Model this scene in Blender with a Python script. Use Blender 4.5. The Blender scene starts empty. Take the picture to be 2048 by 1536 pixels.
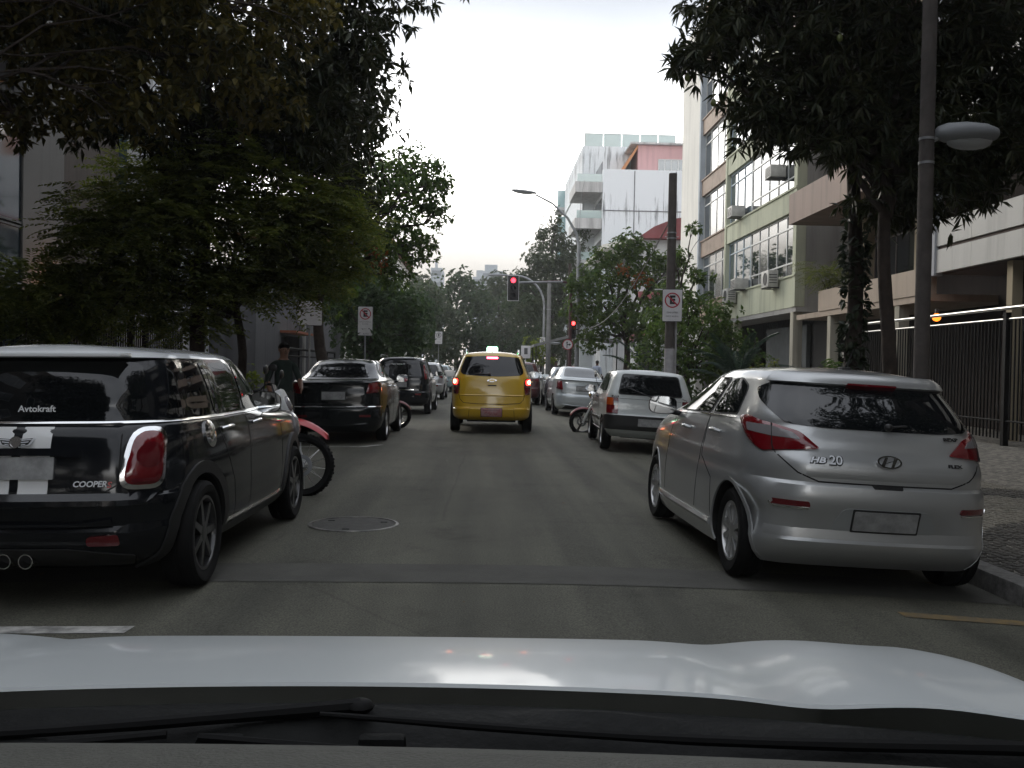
import bpy, bmesh, math, random
import numpy as np
from mathutils import Vector, Matrix
from mathutils.geometry import delaunay_2d_cdt
S = bpy.context.scene
COL = S.collection
rad = math.radians
# ------------------------------------------------------------------ camera
CAM_H = 1.38
cam_d = bpy.data.cameras.new('camera'); cam = bpy.data.objects.new('camera', cam_d); COL.objects.link(cam)
def cam_matrix(yaw, pitch, roll):
    F = Vector((math.sin(yaw)*math.cos(pitch), math.cos(yaw)*math.cos(pitch), -math.sin(pitch)))
    R = F.cross(Vector((0, 0, 1))).normalized(); U = R.cross(F)
    R2 = R*math.cos(roll) + U*math.sin(roll); U2 = U*math.cos(roll) - R*math.sin(roll)
    return Matrix(((R2.x, U2.x, -F.x, 0), (R2.y, U2.y, -F.y, 0), (R2.z, U2.z, -F.z, CAM_H), (0, 0, 0, 1)))
cam.matrix_world = cam_matrix(rad(1.78), rad(1.03), rad(1.0))
cam_d.sensor_width = 36; cam_d.lens = 36*1900/2048; cam_d.clip_start = 0.02; cam_d.clip_end = 3000
S.camera = cam
# ------------------------------------------------------------------ sky and sun
SUN_EL, SUN_AZ = rad(24), rad(-28)          # low afternoon sun ahead on the left, behind thin cloud
W = bpy.data.worlds.new('World'); S.world = W; W.use_nodes = True
nt = W.node_tree; nt.nodes.clear()
def N(tree, t, **kw):
    n = tree.nodes.new(t)
    for k, v in kw.items(): setattr(n, k, v)
    return n
sky = N(nt, 'ShaderNodeTexSky', sky_type='NISHITA', sun_disc=False, sun_elevation=SUN_EL, sun_rotation=SUN_AZ,
        air_density=1.6, dust_density=1.5)
tc = N(nt, 'ShaderNodeTexCoord'); mp = N(nt, 'ShaderNodeMapping'); mp.inputs['Scale'].default_value = (1.0, 1.0, 2.2)
nz = N(nt, 'ShaderNodeTexNoise'); nz.inputs['Scale'].default_value = 1.6; nz.inputs['Detail'].default_value = 5; nz.inputs['Roughness'].default_value = .5
rp = N(nt, 'ShaderNodeValToRGB')                 # thin to thick cloud
rp.color_ramp.elements[0].position = .32; rp.color_ramp.elements[0].color = (.80, .81, .83, 1)
rp.color_ramp.elements[1].position = .66; rp.color_ramp.elements[1].color = (1.18, 1.17, 1.15, 1)
sz = N(nt, 'ShaderNodeSeparateXYZ'); rz_ = N(nt, 'ShaderNodeValToRGB')     # cloud deck: duller low down and overhead, bright between
el = rz_.color_ramp.elements; el[0].position = 0; el[0].color = (.38, .355, .34, 1); el[1].position = 1; el[1].color = (.44, .46, .50, 1)
for p_, c_ in ((.095, (.27, .26, .255)), (.125, (.40, .385, .375)), (.17, (1.45, 1.42, 1.38)), (.21, (1.8, 1.8, 1.78)), (.27, (1.25, 1.26, 1.29)), (.31, (.43, .45, .485)), (.36, (.28, .295, .325))):
    e_ = el.new(p_); e_.color = (*c_, 1)
ml = N(nt, 'ShaderNodeMix', data_type='RGBA', blend_type='MULTIPLY'); ml.inputs['Factor'].default_value = 1
sc_ = N(nt, 'ShaderNodeVectorMath', operation='SCALE'); sc_.inputs['Scale'].default_value = 9.4
mx = N(nt, 'ShaderNodeMix', data_type='RGBA'); mx.inputs['Factor'].default_value = .965
bg = N(nt, 'ShaderNodeBackground'); bg.inputs['Strength'].default_value = .13
wo = N(nt, 'ShaderNodeOutputWorld')
L = nt.links.new
L(tc.outputs['Generated'], mp.inputs['Vector']); L(mp.outputs[0], nz.inputs['Vector']); L(nz.outputs['Fac'], rp.inputs['Fac'])
L(sky.outputs[0], mx.inputs[6]); L(tc.outputs['Generated'], sz.inputs[0]); L(sz.outputs['Z'], rz_.inputs['Fac']); L(rp.outputs[0], ml.inputs[6]); L(rz_.outputs[0], ml.inputs[7]); L(ml.outputs[2], sc_.inputs[0]); L(sc_.outputs[0], mx.inputs[7]); L(mx.outputs[2], bg.inputs['Color']); L(bg.outputs[0], wo.inputs['Surface'])
sd = bpy.data.lights.new('sun', 'SUN'); sun = bpy.data.objects.new('sun', sd); COL.objects.link(sun)
sd.energy = 0.6; sd.angle = rad(16); sd.color = (1.0, .93, .82)
sdir = Vector((math.sin(SUN_AZ)*math.cos(SUN_EL), math.cos(SUN_AZ)*math.cos(SUN_EL), math.sin(SUN_EL)))
sun.rotation_euler = sdir.to_track_quat('Z', 'Y').to_euler()
S.view_settings.view_transform = 'Standard'; S.view_settings.look = 'None'
S.view_settings.exposure = 1.17; S.view_settings.gamma = 1.0; S.view_settings.use_curve_mapping = False
S.render.engine = 'CYCLES'
S.cycles.use_denoising = True; S.cycles.max_bounces = 6; S.cycles.diffuse_bounces = 3; S.cycles.glossy_bounces = 3
S.cycles.transmission_bounces = 3; S.cycles.transparent_max_bounces = 6; S.cycles.sample_clamp_indirect = 6
# ------------------------------------------------------------------ materials
MATS = {}
def mat(name, col=(.5, .5, .5), rough=.5, metal=0., spec=.5, coat=0., emit=None, es=1., noise=None, bump=None, alpha=None, sub=None):
    """noise=(scale, amount, dark colour or None): mottled base colour; bump=(scale, strength)"""
    if name in MATS: return MATS[name]
    m = bpy.data.materials.new(name); m.use_nodes = True; t = m.node_tree; b = t.nodes['Principled BSDF']; l = t.links.new
    b.inputs['Base Color'].default_value = (*col, 1); b.inputs['Roughness'].default_value = rough
    b.inputs['Metallic'].default_value = metal; b.inputs['Specular IOR Level'].default_value = spec
    b.inputs['Coat Weight'].default_value = coat; b.inputs['Coat Roughness'].default_value = .04
    if emit: b.inputs['Emission Color'].default_value = (*emit, 1); b.inputs['Emission Strength'].default_value = es
    if noise or bump: g = N(t, 'ShaderNodeTexCoord')
    if noise:
        n = N(t, 'ShaderNodeTexNoise'); n.inputs['Scale'].default_value = noise[0]; n.inputs['Detail'].default_value = 6; n.inputs['Roughness'].default_value = .65
        l(g.outputs['Object'], n.inputs['Vector'])
        r = N(t, 'ShaderNodeValToRGB'); dk = noise[2] if len(noise) > 2 and noise[2] else tuple(c*(1-noise[1]) for c in col)
        r.color_ramp.elements[0].position = .36; r.color_ramp.elements[0].color = (*dk, 1)
        r.color_ramp.elements[1].position = .66; r.color_ramp.elements[1].color = (*col, 1)
        l(n.outputs['Fac'], r.inputs['Fac']); l(r.outputs[0], b.inputs['Base Color'])
    if bump:
        n2 = N(t, 'ShaderNodeTexNoise'); n2.inputs['Scale'].default_value = bump[0]; n2.inputs['Detail'].default_value = 4
        l(g.outputs['Object'], n2.inputs['Vector'])
        bp = N(t, 'ShaderNodeBump'); bp.inputs['Strength'].default_value = bump[1]; bp.inputs['Distance'].default_value = .02
        l(n2.outputs['Fac'], bp.inputs['Height']); l(bp.outputs[0], b.inputs['Normal'])
    MATS[name] = m
    return m
# ------------------------------------------------------------------ objects
def tag(o, label=None, cat=None, group=None, kind=None):
    if label: o['label'] = label
    if cat: o['category'] = cat
    if group: o['group'] = group
    if kind: o['kind'] = kind
    return o
def empty(name, loc=(0, 0, 0), rz=0., ry=0., label=None, cat=None, group=None):
    o = bpy.data.objects.new(name, None); COL.objects.link(o); o.location = loc; o.rotation_euler = (0, ry, rz); o.empty_display_size = .2
    return tag(o, label, cat, group)
def link(name, me, parent=None, kind=None):
    o = bpy.data.objects.new(name, me); COL.objects.link(o)
    if parent: o.parent = parent
    if kind: o['kind'] = kind
    return o
class MB:
    """collects shapes; build() makes ONE mesh object"""
    def __init__(s): s.v = []; s.f = []; s.m = []; s.mats = []; s.cur = 0
    def use(s, m):
        if m not in s.mats: s.mats.append(m)
        s.cur = s.mats.index(m); return s
    def add(s, vs, fs):
        o = len(s.v); s.v += [tuple(p) for p in vs]
        for f in fs: s.f.append([i+o for i in f]); s.m.append(s.cur)
        return s
    def box(s, x0, x1, y0, y1, z0, z1, M=None):
        vs = [Vector(p) for p in ((x0,y0,z0),(x1,y0,z0),(x1,y1,z0),(x0,y1,z0),(x0,y0,z1),(x1,y0,z1),(x1,y1,z1),(x0,y1,z1))]
        if M: vs = [M @ p for p in vs]
        return s.add(vs, [(3,2,1,0),(4,5,6,7),(0,1,5,4),(1,2,6,5),(2,3,7,6),(3,0,4,7)])
    def bbox(s, x0, x1, y0, y1, z0, z1, r=.02, M=None):
        """box with chamfered edges"""
        bm = bmesh.new(); mm = Matrix.Translation(((x0+x1)/2, (y0+y1)/2, (z0+z1)/2)) @ Matrix.Diagonal((x1-x0, y1-y0, z1-z0, 1))
        bmesh.ops.create_cube(bm, size=1, matrix=mm)
        bmesh.ops.bevel(bm, geom=bm.edges[:], offset=r, segments=2, affect='EDGES', profile=.6)
        if M: bm.transform(M)
        s.bm(bm); return s
    def bm(s, bm):
        bm.verts.ensure_lookup_table()
        s.add([v.co.copy() for v in bm.verts], [[v.index for v in f.verts] for f in bm.faces]); bm.free(); return s
    def tube(s, pts, r, n=8, cap=True):
        pts = [Vector(p) for p in pts]; rs = r if hasattr(r, '__len__') else [r]*len(pts)
        rings = []; up = None
        for i, p in enumerate(pts):
            d = (pts[min(i+1, len(pts)-1)] - pts[max(i-1, 0)]).normalized()
            if up is None or abs(d.dot(up)) > .98: up = d.orthogonal().normalized()
            a = (up - d*up.dot(d)).normalized(); b = d.cross(a); up = a
            rings.append([p + (a*math.cos(2*math.pi*k/n) + b*math.sin(2*math.pi*k/n))*rs[i] for k in range(n)])
        vs = [q for rg in rings for q in rg]; fs = []
        for i in range(len(pts)-1):
            for k in range(n): fs.append((i*n+k, i*n+(k+1) % n, (i+1)*n+(k+1) % n, (i+1)*n+k))
        if cap: fs.append(tuple(range(n))[::-1]); fs.append(tuple(range((len(pts)-1)*n, len(pts)*n)))
        return s.add(vs, fs)
    def lathe(s, prof, n=24, M=None, closed=False):
        """profile (r, h) turned about z"""
        vs = [Vector((r*math.cos(2*math.pi*k/n), r*math.sin(2*math.pi*k/n), h)) for r, h in prof for k in range(n)]
        if M: vs = [M @ p for p in vs]
        fs = []; P = len(prof)
        for i in range(P if closed else P-1):
            j = (i+1) % P
            for k in range(n): fs.append((i*n+k, i*n+(k+1) % n, j*n+(k+1) % n, j*n+k))
        return s.add(vs, fs)
    def prism(s, poly, d0, d1, ax='y'):
        """polygon in the plane across axis ax, extruded d0..d1"""
        def P(a, b, d): return {'y': (a, d, b), 'x': (d, a, b), 'z': (a, b, d)}[ax]
        n = len(poly); vs = [P(a, b, d0) for a, b in poly] + [P(a, b, d1) for a, b in poly]
        fs = [tuple(range(n))[::-1], tuple(range(n, 2*n))] + [(i, (i+1) % n, n+(i+1) % n, n+i) for i in range(n)]
        return s.add(vs, fs)
    def ball(s, c, r, n=10, m=6):
        c = Vector(c); r = r if hasattr(r, '__len__') else (r, r, r)
        prof = [(math.sin(math.pi*i/m), -math.cos(math.pi*i/m)) for i in range(m+1)]
        return s.lathe([(max(a, 1e-4), b) for a, b in prof], n, Matrix.Translation(c) @ Matrix.Diagonal((*r, 1)))
    def mesh(s, name, m=None, smooth=40):
        me = bpy.data.meshes.new(name); me.from_pydata(s.v, [], s.f)
        if m is not None and not s.mats: s.mats = [m]
        for q in s.mats: me.materials.append(q)
        if len(s.mats) > 1: me.polygons.foreach_set('material_index', s.m)
        fixn(me)
        if smooth: me.polygons.foreach_set('use_smooth', [True]*len(me.polygons)); me.set_sharp_from_angle(angle=rad(smooth))
        me.update(); return me
    def build(s, name, m=None, parent=None, smooth=40, kind=None):
        return link(name, s.mesh(name, m, smooth), parent, kind)
def fixn(me):
    bm = bmesh.new(); bm.from_mesh(me); bmesh.ops.recalc_face_normals(bm, faces=bm.faces[:]); bm.to_mesh(me); bm.free()
def copy_tree(o, parent=None):
    c = o.copy(); COL.objects.link(c); c.parent = parent
    for ch in list(o.children): copy_tree(ch, c)
    return c
def text_mesh(txt, size, m, M, parent, name='lettering', depth=.004, bold=0., shear=0., sx=1., align='CENTER'):
    """flat lettering; lies in local xz facing -y before M"""
    cu = bpy.data.curves.new('t', 'FONT'); cu.body = txt; cu.size = size; cu.extrude = depth/2; cu.offset = bold; cu.shear = shear
    cu.align_x = align; cu.align_y = 'CENTER'; cu.resolution_u = 3
    ob = bpy.data.objects.new('t', cu)
    me = bpy.data.meshes.new_from_object(ob); bpy.data.objects.remove(ob); bpy.data.curves.remove(cu)
    me.transform(M @ Matrix.Rotation(rad(90), 4, 'X') @ Matrix.Diagonal((sx, 1, 1, 1)))
    me.name = name; me.materials.clear(); me.materials.append(m)
    return link(name, me, parent)

def road_z(x): return -(.003 if x < 0 else .009)*min(abs(x), 3.6)**2
# ================================================================== ground
def grid_sheet(name, xs, ys, zf, m, kind='structure', parent=None):
    mb = MB(); n = len(xs)
    mb.add([(x, y, zf(x, y)) for y in ys for x in xs], [(j*n+i, j*n+i+1, (j+1)*n+i+1, (j+1)*n+i) for j in range(len(ys)-1) for i in range(n-1)])
    return mb.build(name, m, parent, None, kind)
def asphalt():
    m = bpy.data.materials.new('asphalt'); m.use_nodes = True; t = m.node_tree; b = t.nodes['Principled BSDF']; l = t.links.new
    g = N(t, 'ShaderNodeTexCoord')
    def noise(sc, det=5, ro=.6, vec=None):
        n = N(t, 'ShaderNodeTexNoise'); n.inputs['Scale'].default_value = sc; n.inputs['Detail'].default_value = det; n.inputs['Roughness'].default_value = ro
        l(vec or g.outputs['Object'], n.inputs['Vector']); return n.outputs['Fac']
    def ramp(fac, p0, c0, p1, c1):
        r = N(t, 'ShaderNodeValToRGB'); r.color_ramp.elements[0].position = p0; r.color_ramp.elements[0].color = (*c0, 1); r.color_ramp.elements[1].position = p1; r.color_ramp.elements[1].color = (*c1, 1)
        l(fac, r.inputs['Fac']); return r.outputs[0]
    def mul(a, b_, f=1.):
        n = N(t, 'ShaderNodeMix', data_type='RGBA', blend_type='MULTIPLY'); n.inputs['Factor'].default_value = f; l(a, n.inputs[6]); l(b_, n.inputs[7]); return n.outputs[2]
    base = ramp(noise(.55, 7, .7), .3, (.086, .084, .067), .7, (.122, .119, .096))
    fine = ramp(noise(90, 3, .8), .33, (.36, .36, .36), .7, (1.55, 1.55, 1.5))
    mp2 = N(t, 'ShaderNodeMapping'); mp2.inputs['Scale'].default_value = (1.6, .09, 1); l(g.outputs['Object'], mp2.inputs['Vector'])
    streak = ramp(noise(1.3, 4, .5, mp2.outputs[0]), .35, (.62, .63, .63), .62, (1.06, 1.06, 1.05))
    oil = ramp(noise(1.1, 6, .7), .28, (.55, .55, .55), .42, (1, 1, 1))
    c = mul(mul(mul(base, fine), streak), oil, .7)
    vo = N(t, 'ShaderNodeTexVoronoi', feature='DISTANCE_TO_EDGE'); vo.inputs['Scale'].default_value = .22
    wv = N(t, 'ShaderNodeMix', data_type='RGBA'); wv.inputs['Factor'].default_value = .08; l(g.outputs['Object'], wv.inputs[6])
    nn = N(t, 'ShaderNodeTexNoise'); nn.inputs['Scale'].default_value = 1.2; nn.inputs['Detail'].default_value = 8; l(g.outputs['Object'], nn.inputs['Vector']); l(nn.outputs['Color'], wv.inputs[7]); l(wv.outputs[2], vo.inputs['Vector'])
    crack = ramp(vo.outputs['Distance'], .0, (.45, .45, .45), .004, (1, 1, 1)); c = mul(c, crack, .4)
    l(c, b.inputs['Base Color']); b.inputs['Roughness'].default_value = .82; b.inputs['Specular IOR Level'].default_value = .35
    bp = N(t, 'ShaderNodeBump'); bp.inputs['Strength'].default_value = .8; bp.inputs['Distance'].default_value = .008
    l(noise(140, 2, .7), bp.inputs['Height']); l(bp.outputs[0], b.inputs['Normal'])
    return m
ASPH = asphalt()
KL, KR, YA, YB = -3.62, 3.50, -8., 70.
xs = [KL]+[x*.25 for x in range(-14, 14)]+[KR]
grid_sheet('road', xs, [-12]+[y*2. for y in range(-5, 115)], lambda x, y: road_z(x), ASPH)
grid_sheet('ground', [-900, -60, 60, 900], [-300, -20, 60, 240, 1500], lambda x, y: -.25, mat('earth', (.09, .085, .07), rough=.95, noise=(.2, .4)))
GRAN = mat('granite_kerb', (.20, .195, .185), rough=.8, noise=(14, .5), bump=(40, .4))
# kerb stones: each a block of its own on the near right side, where they show; joined beyond
def kerb(x0, x1, side):
    zt = road_z(x0 if side > 0 else x1)+.13
    rt = bpy.data.objects.new('kerb', None); COL.objects.link(rt); rt['kind'] = 'structure'
    mb = MB().bbox(-.09, .09, .006, .994, -.35, 0, .012); me = mb.mesh('kerb_stone', GRAN)
    for y in range(0, 62):
        o = link('kerb_stone', me, rt); o.location = ((x0+x1)/2+random.uniform(-.006, .006), y, zt+random.uniform(-.006, .006)); o.rotation_euler.z = random.uniform(-.006, .006)
    MB().box((x0+x1)/2-.09, (x0+x1)/2+.09, -12, 0, zt-.35, zt).box((x0+x1)/2-.09, (x0+x1)/2+.09, 62, 220, zt-.35, zt).build('kerb_run', GRAN, rt)
    return zt
ZR = kerb(KR+.002, KR+.182, 1); ZL = kerb(KL-.182, KL-.002, -1)
def mosaic():
    """black and white stone mosaic, colour chosen stone by stone"""
    m = bpy.data.materials.new('stone_mosaic'); m.use_nodes = True; t = m.node_tree; b = t.nodes['Principled BSDF']; l = t.links.new
    g = N(t, 'ShaderNodeTexCoord'); v = N(t, 'ShaderNodeTexVoronoi'); v.inputs['Scale'].default_value = 14; v.inputs['Randomness'].default_value = .6
    l(g.outputs['Object'], v.inputs['Vector'])
    v2 = N(t, 'ShaderNodeTexVoronoi', feature='DISTANCE_TO_EDGE'); v2.inputs['Scale'].default_value = 14; v2.inputs['Randomness'].default_value = .6; l(g.outputs['Object'], v2.inputs['Vector'])
    r = N(t, 'ShaderNodeValToRGB'); r.color_ramp.elements[0].color = (.08, .075, .065, 1); r.color_ramp.elements[1].color = (.24, .22, .185, 1)
    sp = N(t, 'ShaderNodeSeparateColor'); l(v.outputs['Color'], sp.inputs[0]); l(sp.outputs[0], r.inputs['Fac'])
    e = N(t, 'ShaderNodeValToRGB'); e.color_ramp.elements[0].color = (.35, .35, .35, 1); e.color_ramp.elements[1].position = .07; l(v2.outputs['Distance'], e.inputs['Fac'])
    q = N(t, 'ShaderNodeMix', data_type='RGBA', blend_type='MULTIPLY'); q.inputs['Factor'].default_value = 1; l(r.outputs[0], q.inputs[6]); l(e.outputs[0], q.inputs[7]); l(q.outputs[2], b.inputs['Base Color'])
    b.inputs['Roughness'].default_value = .75
    bp = N(t, 'ShaderNodeBump'); bp.inputs['Strength'].default_value = .8; bp.inputs['Distance'].default_value = .01; l(e.outputs[0], bp.inputs['Height']); l(bp.outputs[0], b.inputs['Normal'])
    return m
MOS = mosaic()
SL = .018
def side_z(x): return (ZR-.012+(x-KR)*SL) if x > 0 else (ZL-.012+(KL-x)*SL)
pvR = grid_sheet('right_pavement', [KR+.16, 6, 9.6, 30], [-12, 0, 20, 40, 60, 120, 220], lambda x, y: side_z(min(x, 12)), MOS)
pvL = grid_sheet('left_pavement', [-30, -9.6, -6, KL-.16], [-12, 0, 20, 40, 60, 120, 220], lambda x, y: side_z(max(x, -12)), MOS)
# loose-laid stones, real geometry, on the near right pavement
rs = np.random.RandomState(5)
def stones():
    STW = mat('pavement_stone', (.22, .205, .17), rough=.8, noise=(30, .3)); STB = mat('dark_pavement_stone', (.075, .07, .062), rough=.8, noise=(30, .3))
    mb = MB(); p = .068
    for j in range(int(7.5/p)):
        for i in range(int(2.6/p)):
            x = 3.70+i*p+rs.uniform(-.006, .006); y = 4.6+j*p+rs.uniform(-.006, .006); z = side_z(x)+rs.uniform(.004, .014); h = p*.43
            band = (math.sin(y*1.9+math.sin(x*2.2)*1.1) > .55)
            mb.use(STB if band else STW)
            a = rs.uniform(-.2, .2, 8)*.02; d = h*.8
            mb.add([(x-h+a[0], y-h+a[1], z-.03), (x+h+a[2], y-h+a[3], z-.03), (x+h+a[4], y+h+a[5], z-.03), (x-h+a[6], y+h+a[7], z-.03), (x-d+a[0], y-d+a[1], z), (x+d+a[2], y-d+a[3], z), (x+d+a[4], y+d+a[5], z), (x-d+a[6], y+d+a[7], z)],
                   [(4, 5, 6, 7), (0, 1, 5, 4), (1, 2, 6, 5), (2, 3, 7, 6), (3, 0, 4, 7)])
    mb.build('paving_stones', None, pvR, 30, 'stuff')
stones()
# road paint
WP = mat('worn_white_road_paint', (.50, .49, .46), rough=.75, noise=(7, .5, (.16, .16, .15)))
YP = mat('worn_yellow_road_paint', (.26, .17, .05), rough=.75, noise=(5, .6, (.10, .09, .07)))
def marking(name, poly, m, label, dz=.004):
    P = [(x, y) for x, y in poly]; k = 10
    mb = MB(); # long side split so that it follows the camber
    (x0, y0), (x1, y1), (x2, y2), (x3, y3) = P; vs = []
    for i in range(k+1):
        f = i/k; a = (x0+(x1-x0)*f, y0+(y1-y0)*f); b = (x3+(x2-x3)*f, y3+(y2-y3)*f)
        for q in (a, b): vs.append((q[0], q[1]+random.uniform(-.004, .004), road_z(q[0])+dz))
    mb.add(vs, [(2*i, 2*i+2, 2*i+3, 2*i+1) for i in range(k)])
    o = mb.build(name, m, None, None); tag(o, label, 'road marking', kind='structure'); return o
marking('parking_line', [(KL+.1, 4.86), (-1.80, 4.86), (-1.79, 4.99), (KL+.1, 4.99)], WP, 'worn white line across the parking bay behind the black hatchback')
marking('parking_line', [(KL+.1, 16.0), (-1.95, 16.02), (-1.95, 16.12), (KL+.1, 16.1)], WP, 'thin white bay line behind the black saloon')
marking('parking_line', [(-2.08, 16.12), (-1.80, 16.5), (-1.68, 16.5), (-1.95, 16.02)], WP, 'short slanting white tip of the bay line by the black saloon')
marking('parking_line', [(2.52, 5.5), (KR-.05, 5.45), (KR-.05, 5.57), (2.52, 5.62)], YP, 'faded yellow line on the asphalt behind the silver hatchback')
marking('stop_line', [(.3, 39.6), (3.2, 39.6), (3.2, 40.0), (.3, 40.0)], WP, 'white stop line by the traffic signal')
for i in range(7): marking('crossing_bar', [(-3.1+i*.95, 41.2), (-2.6+i*.95, 41.2), (-2.6+i*.95, 44.2), (-3.1+i*.95, 44.2)], WP, 'white bar of the zebra crossing below the traffic signal')
# manhole
mh = empty('manhole_cover', (-1.09, 8.22, road_z(-1.09)), label='round iron manhole cover set in the asphalt', cat='manhole cover')
IRON = mat('worn_iron', (.055, .055, .052), rough=.6, metal=.5, noise=(20, .5), bump=(30, .5))
MB().lathe([(.39, .002), (.385, .008), (.362, .010), (.358, .0)], 48).build('frame_ring', mat('bright_worn_ring', (.22, .21, .19), rough=.5, metal=.3, noise=(5, .9, (.03, .03, .03))), mh)
mm = MB().lathe([(.352, .004), (.001, .005)], 48)
mm.build('cover_plate', mat('cover_asphalt_grey', (.06, .058, .052), rough=.8, noise=(12, .4), bump=(60, .5)), mh)
for k in range(3):
    a = k*2.1+.4; MB().bbox(-.03, .03, -.012, .012, .004, .009, .002, Matrix.Translation((.27*math.cos(a), .27*math.sin(a), 0))).build('lift_slot', SEAM_M if False else mat('slot_dark', (.01, .01, .01), rough=.9), mh)

# scraps and leaf bits lying on the asphalt
lt = MB(); LT1 = mat('pale_scrap', (.32, .30, .26), rough=.8); LT2 = mat('dry_leaf', (.12, .075, .035), rough=.8); r2 = random.Random(4)
for k in range(220):
    e_ = r2.random() < .65; x = (r2.choice((KL+.05, KR-.05))*(1-abs(r2.gauss(0, .10)))) if e_ else r2.uniform(-3.3, 3.2); x = max(KL+.05, min(KR-.05, x)); y = r2.uniform(2.6, 34); s_ = r2.uniform(.008, .022) if not e_ else r2.uniform(.015, .045); a = r2.uniform(0, 6.28)
    lt.use(LT1 if r2.random() < .35 else LT2); z = road_z(x)+.006
    lt.add([(x+s_*math.cos(a), y+s_*math.sin(a), z), (x-s_*.5*math.sin(a), y+s_*.5*math.cos(a), z+s_*.25), (x-s_*math.cos(a), y-s_*math.sin(a), z+.001), (x+s_*.5*math.sin(a), y-s_*.5*math.cos(a), z)], [(0, 1, 2), (0, 2, 3)])
tag(lt.build('road_litter', None, None, None), 'small dry leaves and scraps scattered on the asphalt', kind='stuff')

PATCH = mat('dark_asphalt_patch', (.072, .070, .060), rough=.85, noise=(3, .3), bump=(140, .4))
grid_sheet('asphalt_patch', [KL+.02]+[x*.25 for x in range(-14, 14)]+[KR-.02], [6.02, 6.2, 6.4, 6.58], lambda x, y: road_z(x)+.0035, PATCH)  # thin sheet across the whole road, darker than the asphalt around it
# ================================================================== buildings
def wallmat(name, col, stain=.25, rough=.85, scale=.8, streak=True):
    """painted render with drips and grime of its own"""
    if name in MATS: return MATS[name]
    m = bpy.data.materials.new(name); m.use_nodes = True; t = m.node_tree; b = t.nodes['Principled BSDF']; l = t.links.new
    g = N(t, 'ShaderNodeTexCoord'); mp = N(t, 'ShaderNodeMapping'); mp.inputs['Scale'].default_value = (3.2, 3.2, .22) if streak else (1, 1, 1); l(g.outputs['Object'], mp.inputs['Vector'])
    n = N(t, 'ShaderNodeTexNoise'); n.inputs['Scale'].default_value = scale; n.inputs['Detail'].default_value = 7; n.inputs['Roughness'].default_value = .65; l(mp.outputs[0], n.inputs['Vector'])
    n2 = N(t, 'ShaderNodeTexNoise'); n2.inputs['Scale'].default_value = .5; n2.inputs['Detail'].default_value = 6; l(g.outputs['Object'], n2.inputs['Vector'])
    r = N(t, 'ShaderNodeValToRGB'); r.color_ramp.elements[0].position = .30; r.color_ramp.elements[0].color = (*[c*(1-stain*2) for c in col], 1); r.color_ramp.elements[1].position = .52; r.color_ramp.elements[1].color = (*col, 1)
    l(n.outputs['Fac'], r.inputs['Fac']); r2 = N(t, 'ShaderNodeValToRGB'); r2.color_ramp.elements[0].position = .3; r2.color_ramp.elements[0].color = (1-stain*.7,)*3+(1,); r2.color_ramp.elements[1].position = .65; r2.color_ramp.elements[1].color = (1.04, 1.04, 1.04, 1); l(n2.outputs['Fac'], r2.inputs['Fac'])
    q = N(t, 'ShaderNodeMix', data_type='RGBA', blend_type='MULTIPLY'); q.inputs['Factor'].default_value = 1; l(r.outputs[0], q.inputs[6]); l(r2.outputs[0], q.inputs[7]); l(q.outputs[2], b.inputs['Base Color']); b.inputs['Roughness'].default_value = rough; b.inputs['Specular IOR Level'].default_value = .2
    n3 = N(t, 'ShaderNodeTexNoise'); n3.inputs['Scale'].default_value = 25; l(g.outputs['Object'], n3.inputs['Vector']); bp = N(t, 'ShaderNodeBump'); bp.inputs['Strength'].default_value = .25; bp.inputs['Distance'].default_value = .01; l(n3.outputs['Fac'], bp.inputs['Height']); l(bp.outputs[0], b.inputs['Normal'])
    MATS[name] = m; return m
WGL = mat('window_glass', (.035, .042, .045), rough=.03, spec=.9, coat=.6)
WGB = mat('blueish_window_glass', (.06, .09, .11), rough=.04, spec=.9, coat=.6)
WGD = mat('dark_window_glass', (.012, .016, .02), rough=.05, spec=.6)
CURT = mat('curtain_behind_glass', (.22, .22, .21), rough=.25, spec=.7, coat=.8, noise=(3, .5))
ALU = mat('aluminium_frame', (.50, .51, .50), rough=.45, metal=.3)
BLUEF = mat('pale_blue_frame', (.40, .48, .53), rough=.5)
CONC = wallmat('concrete_grey', (.22, .215, .205), .3)
DARKW = mat('dark_interior', (.02, .018, .017), rough=.9)
def sash(parent, P0, ux, uz, nrm, W_, H_, cols, rows, fm, gm, fw=.05, name='window', transom=None):
    """a window in its opening: frame as the part, each pane a sub-part. rows: list of heights (bottom up)"""
    ux, uz, nrm, P0 = Vector(ux), Vector(uz), Vector(nrm), Vector(P0); Mx = Matrix(((ux.x, nrm.x, uz.x, P0.x), (ux.y, nrm.y, uz.y, P0.y), (ux.z, nrm.z, uz.z, P0.z), (0, 0, 0, 1)))
    f = MB(); hs = [0]
    for r in rows: hs.append(hs[-1]+r*H_/sum(rows))
    for i in range(cols+1):
        x = W_*i/cols; a = min(max(x-fw/2, 0), W_-fw); f.box(a, a+fw, -.03, .03, 0, H_, Mx)
    for h in hs:
        a = min(max(h-fw/2, 0), H_-fw); f.box(0.002, W_-.002, -.036, .036, a, a+fw, Mx)
    w = f.build(name, fm, parent, None)
    for j in range(len(rows)):
        for i in range(cols):
            g = gm[(i+j*3) % len(gm)] if isinstance(gm, list) else gm; c = W_/cols
            p = MB().box(i*c+fw/2-.004, (i+1)*c-fw/2+.004, -.006, .006, hs[j]+fw/2-.004, hs[j+1]-fw/2+.004, Mx @ Matrix.Rotation(random.uniform(-.012, .012), 4, 'Z') if False else Mx)
            link('pane', p.mesh('pane', g, None), w)
    return w
def thing(name, label, cat='building', group=None, loc=(0, 0, 0)): return empty(name, loc, label=label, cat=cat, group=group)
random.seed(9)
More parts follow.
